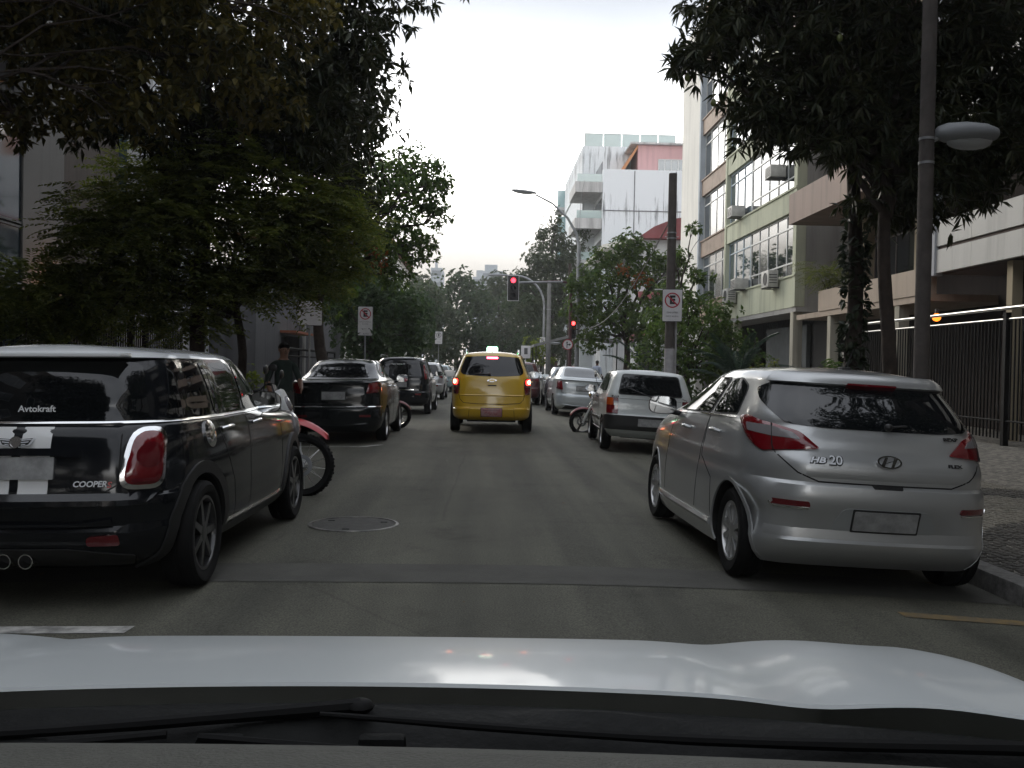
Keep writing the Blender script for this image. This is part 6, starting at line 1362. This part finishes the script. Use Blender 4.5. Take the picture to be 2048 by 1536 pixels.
signal(p, Mt(0, -.2, 0) @ Matrix.Scale(.8, 4), .95, False, mat('bright_red_signal', (.5, .02, .02), emit=(1, .03, .03), es=6)); MB().box(-.02, .22, .0, .03, -.02, .02).build('bracket', IRN, p, None)
s = empty('turn_sign', (3.55, 39.85, 2.36), label='round white right turn or straight ahead sign with black arrows', cat='sign')
MB().lathe([(.001, -.01), (.215, -.01), (.215, .0), (.001, .0)], 32, Matrix.Rotation(rad(90), 4, 'X')).build('plate', SIGNW, s, 30); ring(s, SIGNR, 0, 0, .188, .222, -.010, .003)
MB().prism([(-.045, -.14), (-.012, -.14), (-.012, .06), (.012, .06), (-.028, .145), (-.068, .06), (-.045, .06)], -.010, -.003, 'y').build('arrow', SIGNK, s, None)
MB().prism([(-.0115, -.02), (.06, -.02), (.06, -.055), (.145, -.002), (.06, .05), (.06, .015), (-.0115, .015)], -.010, -.003, 'y').build('arrow', SIGNK, s, None)
MB().box(-.02, .12, .012, .06, -.02, .02).build('bracket', IRN, s, None)
# farther lamps and posts
p = empty('street_lamp', (4.0, 63, sR), label='curved street lamp whose arm sweeps left above the taxi', cat='street lamp')
MB().tube([(0, 0, 0), (0, 0, 5.4)]+[(-1.9+1.9*math.cos(a), 0, 5.4+2.0*math.sin(a)) for a in [math.pi/2*k/9 for k in range(1, 10)]]+[(-2.6, 0, 7.4)], [.09]+[.075]*10+[.05], 10).build('shaft', GALV, p, 60); lamp_head(p, Mt(-2.5, 0, 7.42, math.pi), 1.3)
MB().tube([(.08, 0, 2.9), (.5, 0, 2.95)], .03, 6).build('low_arm', GALV, p); lamp_head(p, Mt(.35, 0, 2.98), .8)
s = empty('banner_sign', (3.92, 62.8, 2.75), label='narrow upright sign with dark lettering on the curved lamp post', cat='sign'); sign_plate(s, .36, 1.25, .02, .01, False)
for k, ch in enumerate('RUAS'): text_mesh(ch, .30, SIGNB, Ts(0, .44-.29*k), s, 'letter')
p = empty('concrete_post', (4.22, 61.5, sR), label='thick grey concrete post just right of the curved street lamp', cat='pole'); MB().tube([(0, 0, 0), (0, 0, 7.0)], [.17, .12], 14).build('shaft', mat('pale_pole_concrete', (.20, .20, .195), rough=.9, noise=(4, .3)), p, 60); MB().lathe([(.13, 0), (.155, 0), (.155, .05), (.13, .05)], 14, Mt(0, 0, 5.1), True).build('steel_band', GALV, p)
p = empty('wooden_pole', (5.95, 66, sR), label='dark brown pole in front of the tall airy tree', cat='pole'); MB().tube([(0, 0, 0), (0, 0, 8.6)], [.16, .12], 10).build('shaft', BARKD, p, 60)
s = empty('small_street_sign', (2.72, 60.5, 0), label='small white sign with a dark mark just right of the taxi roof', cat='sign'); q = Mt(0, 0, 2.35)
MB().box(-.30, .30, 0, .02, 1.95, 2.75).build('plate', SIGNW, s, None); MB().box(-.10, .12, -.006, -.001, 2.2, 2.6, ).build('mark', SIGNB, s, None); MB().tube([(0, .03, 0), (0, .03, 2.75)], .03, 6).build('post', GALV, s)
# left side signs
def post_sign(name, label, x, y, zc, w, h, rz=0., cat='sign', post=True):
    s = empty(name, (x, y, zc), rz=rz, label=label, cat=cat); sign_plate(s, w, h, .012, .03)
    if post: MB().tube([(0, .035, -zc+side_z(x)), (0, .035, h/2)], .027, 8).build('post', GALV, s)
    return s
s = post_sign('parking_sign', 'small white parking sign with a circled E on a thin post, far left kerb', -3.74, 80, 3.72, .62, 1.06); no_parking(s, .215, .22, False, SIGNK); text_mesh('DIAS UTEIS', .075, SIGNB, Ts(0, -.10), s); MB().box(-.18, .18, -.007, -.0045, -.36, -.345).build('text_line', SIGNB, s, None)
s = post_sign('parking_sign', 'tall white no parking sign with a red ring under leaves, above the people carrier', -3.96, 32, 2.83, .50, .98); no_parking(s, .19, .24); text_mesh('CARGA E DESCARGA', .042, SIGNB, Ts(0, -.03), s); text_mesh('DIAS UTEIS', .042, SIGNB, Ts(0, -.10), s); text_mesh('7 AS 20 H', .045, SIGNB, Ts(-.05, -.26), s); MB().ball((.13, -.006, -.25), (.018, .002, .025), 8, 6).build('drop_mark', SIGNK, s)
text_mesh('AUTO', .07, SIGNB, Ts(.02, -.43), s)
s = post_sign('street_sign', 'large pale sign half hidden in leaves left of the leaning trunk', -4.36, 24, 2.64, .62, .62, rad(8)); text_mesh('ESTACIONAMENTO', .05, SIGNB, Ts(.0, .1), s); MB().ball((.03, -.006, -.05), (.02, .002, .03), 8, 6).build('drop_mark', SIGNK, s)
# guard rail behind the saloon
g = empty('guard_rail', (-4.5, 22.0, side_z(-4.5)), label='black iron guard rail on the left pavement beside the black saloon', cat='railing')
MB().tube([(0, 0, 1.62), (0, 7, 1.62)], .03, 8).tube([(0, 0, 1.45), (0, 7, 1.45)], .02, 8).build('rail', IRN, g)
bmz = MB().tube([(0, 0, 0), (0, 0, 1.62)], .025, 6).mesh('post', IRN)
for k in range(6): o = link('post', bmz, g); o.location = (0, 1.4*k, 0)
# ================================================================== motorcycles
def spoked_wheel(root, y, R, wid, spoked=True, rimm=CHROME, name='wheel', disc=True):
    Mx = Matrix.Translation((0, y, R)) @ Matrix.Rotation(rad(90), 4, 'Y'); h = wid/2; rr = R-.075
    t = MB().lathe([(rr, -h*.6), (R-.03, -h), (R-.008, -h*.6), (R, 0), (R-.008, h*.6), (R-.03, h), (rr, h*.6)], 40, Mx, True)
    for k in range(56):   # knobs
        a = 2*math.pi*k/56; M = Matrix.Translation((0, y, R)) @ Matrix.Rotation(a, 4, 'X'); s_ = (k % 2)*2-1
        t.box(s_*.018-.014, s_*.018+.014, -.010, .010, R-.012, R+.004, M)
    w = t.build(name, RUBBER, root, 35)
    MB().lathe([(rr+.006, -h*.55), (rr+.006, h*.55), (rr-.014, h*.45), (rr-.008, 0), (rr-.014, -h*.45)], 40, Mx, True).build('rim', rimm, w, 35)
    hb = MB().lathe([(.001, -.06), (.045, -.06), (.03, -.03), (.03, .03), (.045, .06), (.001, .06)], 16, Mx)
    if spoked:
        for k in range(28):
            a = 2*math.pi*k/28; b = a+.35*(1 if k % 2 else -1); s_ = .045 if k % 4 < 2 else -.045
            hb.tube([Mx @ Vector((.04*math.cos(a), .04*math.sin(a), s_)), Mx @ Vector((rr*math.cos(b), rr*math.sin(b), 0))], .0026, 4, False)
    else:
        for k in range(3):
            for off in (-.07, .07):
                a = 2*math.pi*k/3+.5; p0 = Vector((.035*math.cos(a), .035*math.sin(a), 0)); p1 = Vector((rr*math.cos(a+off), rr*math.sin(a+off), 0)); hb.tube([Mx @ p0, Mx @ p1], [.018, .013], 6)
    hb.build('spokes', ALLOY if spoked else DALLOY, w)
    if disc:
        d = MB().lathe([(.115, .055), (.115, .060), (.075, .060), (.075, .055)], 28, Mx, True)
        for k in range(6): a = k*math.pi/3; d.tube([Mx @ Vector((.04*math.cos(a), .04*math.sin(a), .057)), Mx @ Vector((.08*math.cos(a+.3), .08*math.sin(a+.3), .057))], .006, 4)
        d.build('brake_disc', GALV, w)
    return w
def motorcycle(label, X, Y, rz, lean, trail, body, mask=WHITEP, rimm=CHROME, spoked=True):
    root = empty('motorcycle', (X, Y, road_z(X)), rz=rz, ry=lean, label=label, cat='motorcycle', group='motorcycles parked between the cars')
    R1 = .335 if trail else .30; R0 = .31 if trail else .29; yf = 1.36 if trail else 1.26
    spoked_wheel(root, 0, R0, .11, spoked, rimm); spoked_wheel(root, yf, R1, .09, spoked, rimm)
    top = (yf-.34, .98); f = MB()
    for s in (-1, 1):
        f.tube([(s*.085, yf+.015, R1-.02), (s*.085, yf-.13, R1+.30)], [.026, .024], 10)
    f.tube([(-.09, yf, R1), (.09, yf, R1)], .014, 8); f.build('fork_leg', mat('fork_silver', (.52, .53, .53), rough=.35, metal=.35), root)
    g = MB()
    for s in (-1, 1): g.tube([(s*.085, yf-.12, R1+.27), (s*.085, top[0], top[1])], .019, 10)
    g.box(-.11, .11, top[0]-.03, top[0]+.05, top[1]-.02, top[1]+.02).box(-.11, .11, top[0]+.03, top[0]+.10, top[1]-.20, top[1]-.16).build('fork_tube', CHROME, root)
    # fender
    fd = MB(); n = 12; P = []
    for k in range(n+1):
        t = k/n
        if trail: y = yf-.42+.68*t; z = R1*2+.10+.13*math.sin(t*2.2)-.20*t*t; w = .055+.05*math.sin(min(1, t*1.25)*math.pi)**.7*(1 if t < .85 else .8)
        else: a = math.pi*(1.02-.85*t); y = yf+(R1+.035)*math.cos(a); z = R1+(R1+.035)*math.sin(a); w = .065
        P.append((y, z, w))
    vs = []
    for y, z, w in P:
        dp = (.035+.05*math.sin(t*2.6)) if trail else .035
        for q in (-1, -.55, 0, .55, 1): vs.append((w*q, y, z-dp*q*q))
        for q in (1, .55, 0, -.55, -1): vs.append((w*q*.94, y, z-dp*q*q-.006))
    fs = [(i*10+c, i*10+(c+1) % 10, (i+1)*10+(c+1) % 10, (i+1)*10+c) for i in range(n) for c in range(10)]+[tuple(range(10)), tuple(range(n*10, n*10+10))[::-1]]
    fd.add(vs, fs).build('front_fender', body, root, 60)
    if trail:
        P = round_poly([(-.10, -.14), (.10, -.14), (.13, .02), (.10, .16), (-.10, .16), (-.13, .02)], .05); M = Matrix.Translation((0, top[0]+.13, top[1]+.0)) @ Matrix.Rotation(rad(24), 4, 'X')
        mk = MB().prism(P, -.03, .03, 'y'); mk2 = MB().add([M @ Vector(v) for v in mk.v], mk.f).build('headlamp_mask', mask, root, 40)
        hl = MB().ball((0, 0, 0), (.075, .03, .085), 16, 8); MB().add([M @ (Vector(v)+Vector((0, .035, -.01))) for v in hl.v], hl.f).build('headlamp', LAMPCLR, mk2)
        MB().add([M @ Vector(v) for v in MB().prism([(-.11, .05), (.11, .05), (.07, .24), (-.07, .24)], -.045, -.032, 'y').v], MB().prism([(-.11, .05), (.11, .05), (.07, .24), (-.07, .24)], 0, 1, 'y').f).build('screen', PLAST, root, 40)
    else:
        MB().ball((0, top[0]+.13, top[1]-.08), (.085, .09, .085), 16, 10).build('headlamp', CHROME, root)
    hb = MB().tube([(-.39, top[0]-.14, top[1]+.10), (-.2, top[0]-.03, top[1]+.12), (-.08, top[0], top[1]+.04), (.08, top[0], top[1]+.04), (.2, top[0]-.03, top[1]+.12), (.39, top[0]-.14, top[1]+.10)], .012, 8)
    hb.build('handlebar', PLAST, root)
    for s in (-1, 1):
        MB().tube([(s*.27, top[0]-.07, top[1]+.12), (s*.40, top[0]-.15, top[1]+.10)], .019, 8).build('grip', RUBBER, root)
        m = MB().tube([(s*.22, top[0]-.04, top[1]+.12), (s*.30, top[0]-.0, top[1]+.30)], .006, 6).ball((s*.31, top[0], top[1]+.34), (.075, .02, .05), 14, 8); m.build('rear_mirror', PLAST, root)
    tk = MB(); st = [(top[0]-.02, .80, .92, .06), (top[0]-.10, .74, 1.0, .13), (top[0]-.28, .72, 1.02, .15), (top[0]-.46, .74, .93, .11), (top[0]-.55, .78, .88, .07)]; n = 14; vs = []
    for y, z0, z1, w in st:
        for k in range(n): a = 2*math.pi*k/n; vs.append((w*math.copysign(abs(math.cos(a))**.7, math.cos(a)), y, (z0+z1)/2+(z1-z0)/2*math.copysign(abs(math.sin(a))**.8, math.sin(a))))
    tk.add(vs, [(i*n+k, i*n+(k+1) % n, (i+1)*n+(k+1) % n, (i+1)*n+k) for i in range(len(st)-1) for k in range(n)]+[tuple(range(n))[::-1], tuple(range((len(st)-1)*n, len(st)*n))]); tk.build('tank', body, root, 60)
    MB().bbox(-.13, .13, -.28, top[0]-.50, .80, .89, .03).build('seat', PLAST, root)
    MB().bbox(-.10, .10, -.42, .12, .70, .785, .02).build('tail_fender', body, root); MB().bbox(-.07, .07, -.47, -.42, .72, .79, .012).build('tail_lamp', LAMPRED, root)
    e = MB().bbox(-.13, .13, .38, .82, .30, .55, .03).bbox(-.09, .09, .62, .80, .56, .78, .02)
    for k in range(6): e.box(-.11, .11, .60, .82, .57+k*.034, .583+k*.034)
    e.build('engine', mat('engine_grey', (.10, .10, .10), rough=.45, metal=.5), root)
    fr = MB().tube([(0, top[0]-.02, .93), (0, .80, .55), (0, .70, .28), (0, .35, .30), (0, .25, .60), (0, .30, .82)], .02, 8)
    for s in (-1, 1): fr.tube([(s*.07, .38, .40), (s*.07, 0, R0)], .02, 8)
    fr.build('frame', IRN, root)
    MB().tube([(.11, .80, .60), (.13, .88, .45), (.14, .70, .28), (.14, .2, .30), (.15, -.25, .50)], [.02, .022, .022, .04, .045], 10).build('exhaust_pipe', CHROME, root)
    MB().tube([(-.10, .45, .28), (-.24, .38, .0)], .012, 6).build('side_stand', IRN, root)
    return root
REDP = mat('red_plastic', (.42, .012, .02), rough=.35, coat=.4); BLKP = mat('black_gloss_plastic', (.012, .012, .013), rough=.25, coat=.6); DREDP = mat('dark_red_plastic', (.16, .03, .035), rough=.4)
motorcycle('red and white trail motorcycle poking out ahead of the black hatchback', -3.24, 10.1, rad(-93), rad(-5), True, REDP)
motorcycle('motorcycle whose front wheel shows past the black saloon', -3.12, 20.95, rad(-88), rad(5), False, DREDP)
motorcycle('black motorcycle whose front wheel shows left of the white boxy hatchback', 3.48, 21.2, rad(97), rad(-4), False, DREDP, spoked=False, rimm=DALLOY)
motorcycle('black motorcycle with handlebars and mirrors beside the man in the green shirt', -3.35, 12.3, rad(-20), rad(-6), False, BLKP)
# ================================================================== people
SKIN = mat('skin', (.20, .105, .07), rough=.55); SKIND = mat('dark_skin', (.10, .05, .035), rough=.55); HAIR = mat('black_hair', (.012, .010, .009), rough=.7)
def person(label, X, Y, rz, shirt, trouser, skin, pose, ground=None, H=1.72):
    """joints in metres, facing -y; one skinned surface, coloured by zone"""
    root = empty('person', (X, Y, road_z(X) if ground is None else ground), rz=rz, label=label, cat='person')
    J = {'pel': (0, 0, .93), 'bel': (0, -.01, 1.05), 'che': (0, -.005, 1.25), 'ne0': (0, .01, 1.42), 'ne1': (0, 0, 1.49), 'hd0': (0, -.02, 1.57), 'hd1': (0, -.01, 1.655),
         'sl': (.17, .01, 1.375), 'el': (.235, .03, 1.11), 'wl': (.24, -.07, .88), 'hl': (.235, -.10, .80), 'sr': (-.17, .01, 1.375), 'er': (-.235, .03, 1.11), 'wr': (-.24, -.07, .88), 'hr': (-.235, -.10, .80),
         'pl': (.095, 0, .88), 'kl': (.11, -.015, .49), 'al': (.11, .02, .09), 'tl': (.125, -.13, .035), 'pr': (-.095, 0, .88), 'kr': (-.11, -.015, .49), 'ar': (-.11, .02, .09), 'tr': (-.125, -.13, .035)}
    J.update(pose)
    E = ['pel-bel', 'bel-che', 'che-ne0', 'ne0-ne1', 'ne1-hd0', 'hd0-hd1', 'ne0-sl', 'sl-el', 'el-wl', 'wl-hl', 'ne0-sr', 'sr-er', 'er-wr', 'wr-hr', 'pel-pl', 'pl-kl', 'kl-al', 'al-tl', 'pel-pr', 'pr-kr', 'kr-ar', 'ar-tr']
    Rr = {'pel': (.15, .11), 'bel': (.145, .105), 'che': (.165, .115), 'ne0': (.08, .07), 'ne1': (.052, .052), 'hd0': (.075, .085), 'hd1': (.076, .092), 'sl': (.062,)*2, 'sr': (.062,)*2, 'el': (.045,)*2, 'er': (.045,)*2, 'wl': (.030, .03), 'wr': (.03, .03), 'hl': (.03, .02), 'hr': (.03, .02),
          'pl': (.095,)*2, 'pr': (.095,)*2, 'kl': (.062,)*2, 'kr': (.062,)*2, 'al': (.045,)*2, 'ar': (.045,)*2, 'tl': (.045, .03), 'tr': (.045, .03)}
    names = list(J); me = bpy.data.meshes.new('body'); me.from_pydata([J[n] for n in names], [[names.index(a) for a in e.split('-')] for e in E], [])
    o = link('body', me, root); o.modifiers.new('s', 'SKIN'); 
    for i, n in enumerate(names):
        v = me.skin_vertices[0].data[i]; v.radius = Rr[n]; v.use_root = (n == 'pel')
    sd_ = o.modifiers.new('d', 'SUBSURF'); sd_.levels = 2; sd_.render_levels = 2
    bpy.context.view_layer.update(); nm = bpy.data.meshes.new_from_object(o.evaluated_get(bpy.context.evaluated_depsgraph_get())); o.modifiers.clear(); o.data = nm
    nm.materials.clear()
    for m in (shirt, trouser, skin, SIGNK): nm.materials.append(m)
    for p in nm.polygons:
        c = p.center; arm = abs(c.x) > .19; p.use_smooth = True
        if c.z < .075: k = 3
        elif c.z < .97 and not (arm and c.z > .6 and min((c-Vector(J[q])).length for q in ('wl', 'wr', 'hl', 'hr', 'el', 'er')) < .16): k = 1
        elif c.z > 1.455: k = 2
        elif arm and min((c-Vector(J[q])).length for q in ('wl', 'wr', 'hl', 'hr')) < .22: k = 2
        else: k = 0
        p.material_index = k
    # hands: palm end of the same body carries five fingers
    bm = bmesh.new(); bm.from_mesh(nm); f = MB()
    for s, w, h in ((1, 'wl', 'hl'), (-1, 'wr', 'hr')):
        a, b = Vector(J[w]), Vector(J[h]); d = (b-a).normalized(); sd2 = d.cross(Vector((s, 0, 0))).normalized()
        for k, (off, ln) in enumerate(((-.024, .062), (-.008, .072), (.008, .068), (.022, .052))):
            p0 = b-d*.012+sd2*off; f.tube([p0, p0+d*ln*.5, p0+d*ln+Vector((-s*.015, 0, 0))], [.0095, .0085, .006], 6)
        p0 = a+d*.03-sd2*.025; f.tube([p0, p0+d*.03-sd2*.025, p0+d*.06-sd2*.03], [.012, .011, .008], 6)
    t = f.mesh('h', skin); bm.from_mesh(t)
    # face: nose, brow, ears, mouth
    g = MB(); hc = (Vector(J['hd0'])+Vector(J['hd1']))/2
    g.tube([hc+Vector((0, -.088, .02)), hc+Vector((0, -.105, -.012)), hc+Vector((0, -.088, -.022))], [.009, .015, .012], 6); g.ball(hc+Vector((.077, .0, 0)), (.012, .022, .032), 8, 6); g.ball(hc+Vector((-.077, .0, 0)), (.012, .022, .032), 8, 6)
    bm.from_mesh(g.mesh('g', skin)); n0 = len(nm.polygons); bm.to_mesh(nm); bm.free()
    for p in nm.polygons[n0:]: p.material_index = 2; p.use_smooth = True
    e = MB()
    for s in (-1, 1): e.ball(hc+Vector((s*.032, -.083, .012)), (.013, .008, .007), 8, 6)
    e.box(hc.x-.022, hc.x+.022, hc.y-.092, hc.y-.080, hc.z-.052, hc.z-.046); e.build('face_features', mat('eye_dark', (.02, .015, .012), rough=.3), root)
    hr = MB().ball(hc+Vector((0, .012, .035)), (.086, .104, .085), 16, 10); hb = hr.build('hair', HAIR, root)
    bm = bmesh.new(); bm.from_mesh(hb.data); bmesh.ops.delete(bm, geom=[v for v in bm.verts if v.co.y < hc.y-.045 and v.co.z < hc.z+.075 or v.co.z < hc.z-.03], context='VERTS'); bm.to_mesh(hb.data); bm.free()
    return root
person('man in a dark green shirt standing between the black hatchback and the black saloon', -3.12, 15.0, rad(28), mat('dark_green_shirt', (.014, .026, .021), rough=.9, noise=(14, .4)), mat('grey_trousers', (.045, .045, .042), rough=.9), SKIN,
       {'el': (.26, -.02, 1.12), 'wl': (.22, -.22, 1.02), 'hl': (.20, -.29, 1.0), 'er': (-.25, .02, 1.11), 'wr': (-.23, -.14, .93), 'hr': (-.21, -.2, .88)})
person('pedestrian in a white and blue shirt on the far right pavement', 5.55, 46, rad(150), mat('white_blue_shirt', (.45, .50, .62), rough=.9), mat('dark_trousers', (.03, .03, .04), rough=.9), SKIND, {'kl': (.12, .12, .5), 'al': (.12, .22, .12)}, side_z(5.5))
person('dark clothed pedestrian by the far awning, left of the pale silver saloon', 3.95, 51, rad(-15), mat('dark_shirt', (.05, .04, .05), rough=.9), MATS['dark_trousers'], SKIND, {}, side_z(4))
# ================================================================== the car we sit in: bonnet, cowl, wipers, dashboard
OWP = paint('pearl_white_paint', (.45, .475, .475), rough=.42, coat=.4)
oc = empty('own_car', (-.15, 0, 0), label='white bonnet of the car at the bottom, with black cowl, wipers and dashboard', cat='car')
def hood_z(x, y):
    d = max(0, y-1.06); z = 1.004-.245*d*d-.02*d-.014*x*x
    for s in (-1, 1): z += .003*math.exp(-((abs(x)-.68)/.09)**2)-.003*math.exp(-((abs(x)-.54)/.07)**2)
    if y > 1.98: z -= 2.2*(y-1.98)**2
    return z
def hood_y0(x): return 1.13-.15*x*x
xs_ = np.linspace(-.84, .84, 73); ts = np.linspace(0, 1, 46); vs = []; n = len(xs_)
rows = []
for t in ts:
    r = []
    for x in xs_:
        y0 = hood_y0(x); y1 = 2.30-.28*(x/.84)**2; y = y0+(y1-y0)*t; r.append((x, y, hood_z(x, y)))
    zl = r[0][2]; e = []
    for k in range(1, 9):
        a = k/8; e.append((.84+.055*math.sin(min(1, a*2)*math.pi/2), r[0][1], zl-.05*(1-math.cos(min(1, a*2)*math.pi/2))-max(0, a-.35)*.85))
    rows.append([(-q[0], q[1], q[2]) for q in e[::-1]]+r+e)
m_ = len(rows[0]); vs = [p for r in rows for p in r]
fr_ = []
for k, p in enumerate(rows[-1]): fr_.append((p[0]*.98, p[1]+.10, p[2]-.25))
f2 = [(p[0]*.96, p[1]-.02, .25) for p in rows[-1]]; vs += fr_+f2
fs = [(i*m_+k, i*m_+k+1, (i+1)*m_+k+1, (i+1)*m_+k) for i in range(len(ts)+1) for k in range(m_-1)]
# a lip turned down along the rear edge
lip = [(p[0], p[1]-.003, p[2]-.004) for p in rows[0]]; o_ = len(vs); vs += lip; fs += [(k+1, k, o_+k, o_+k+1) for k in range(m_-1)]
bn = MB().add(vs, fs).build('bonnet', OWP, oc, 45)
COWL = mat('cowl_plastic', (.008, .0085, .008), rough=.7, spec=.15, noise=(10, .3), bump=(60, .2))
cw = MB(); nx = 60; rw = []
for j, (dy, z) in enumerate(((.0, .968), (-.012, .985), (-.05, .992), (-.09, .982), (-.12, .972), (-.16, .978), (-.20, .955), (-.26, .93))):
    for i in range(nx+1):
        x = -.86+1.72*i/nx; y = hood_y0(x)-.012+dy; rw.append((x, y, z-.014*x*x+(.004*math.sin(x*21+j) if j in (2, 3, 5) else 0)))
cw.add(rw, [(j*(nx+1)+i, j*(nx+1)+i+1, (j+1)*(nx+1)+i+1, (j+1)*(nx+1)+i) for j in range(7) for i in range(nx)]); cw.build('cowl', COWL, oc, 40)
WIPM = mat('wiper_black', (.006, .006, .006), rough=.7, spec=.15)
for (x0, x1, lb) in ((.78, -.02, ''), (.02, -.75, '')):
    pts = [(x0+(x1-x0)*t, hood_y0(x0+(x1-x0)*t)-.075-.035*math.sin(t*3)-.02*t, 1.000-.014*(x0+(x1-x0)*t)**2-.008*math.sin(t*3.1)) for t in [i/10 for i in range(11)]]
    wp = MB().tube(pts, [.009, .008, .007, .007, .006, .006, .005, .005, .005, .004, .003], 8); wp.ball(pts[0], (.016, .016, .008)); wa = wp.build('wiper', WIPM, oc)
    MB().tube([(p[0]-.12, p[1]-.035, p[2]-.012) for p in pts[1:]], .0045, 6).build('wiper_blade', RUBBER, wa)
st_ = MB().tube([(x, hood_y0(x)-.16, .972-.014*x*x) for x in np.linspace(.22, .83, 14)], .0045, 6); st_.build('windscreen_trim', GALV, oc)
for x in (.38, .55): MB().bbox(x-.02, x+.02, hood_y0(x)-.175, hood_y0(x)-.145, .955-.014*x*x, .98-.014*x*x, .004).build('trim_clip', PLAST, oc)
for x in (-.55, -.32, -.12, .05): MB().bbox(x-.025, x+.025, hood_y0(x)-.135, hood_y0(x)-.115, .965, .987-.014*x*x, .006).build('cowl_lug', COWL, oc)
DASH = mat('grey_dashboard', (.085, .085, .07), rough=.7, noise=(30, .15), bump=(240, .5))
d = MB(); rw = []
prof = [(.20, .90), (.22, 1.05), (.30, 1.10), (.60, 1.10), (.75, 1.075), (.88, 1.026), (.905, 1.005), (.91, .93)]
for (y, z) in prof:
    for i in range(41): x = -.80+1.6*i/40; rw.append((x, y-.08*x*x, z-.012*x))
d.add(rw, [(j*41+i, j*41+i+1, (j+1)*41+i+1, (j+1)*41+i) for j in range(7) for i in range(40)]); d.build('dashboard', DASH, oc, 50)
tm, rm = wheel_meshes(.315, .2, .2, 'five', ALLOY)
for s in (-1, 1):
    w = link('wheel', tm, oc); w.location = (s*.76, 1.55, .315-.01); w.rotation_euler = (0, 0, 0 if s > 0 else math.pi); link('rim', rm, w)
# ================================================================== air
hz = MB().box(-70, 70, -70, 330, -1.3, 40).build('haze', None, None, None, 'stuff')
hm = bpy.data.materials.new('haze_air'); hm.use_nodes = True; t_ = hm.node_tree; t_.nodes.remove(t_.nodes['Principled BSDF'])
pv = N(t_, 'ShaderNodeVolumePrincipled'); pv.inputs['Color'].default_value = (.9, .93, .95, 1); pv.inputs['Density'].default_value = .0008; pv.inputs['Anisotropy'].default_value = .4
t_.links.new(pv.outputs[0], t_.nodes['Material Output'].inputs['Volume']); hz.data.materials.append(hm); hz['label'] = 'thin pale haze hanging in the street'
bpy.context.view_layer.update()
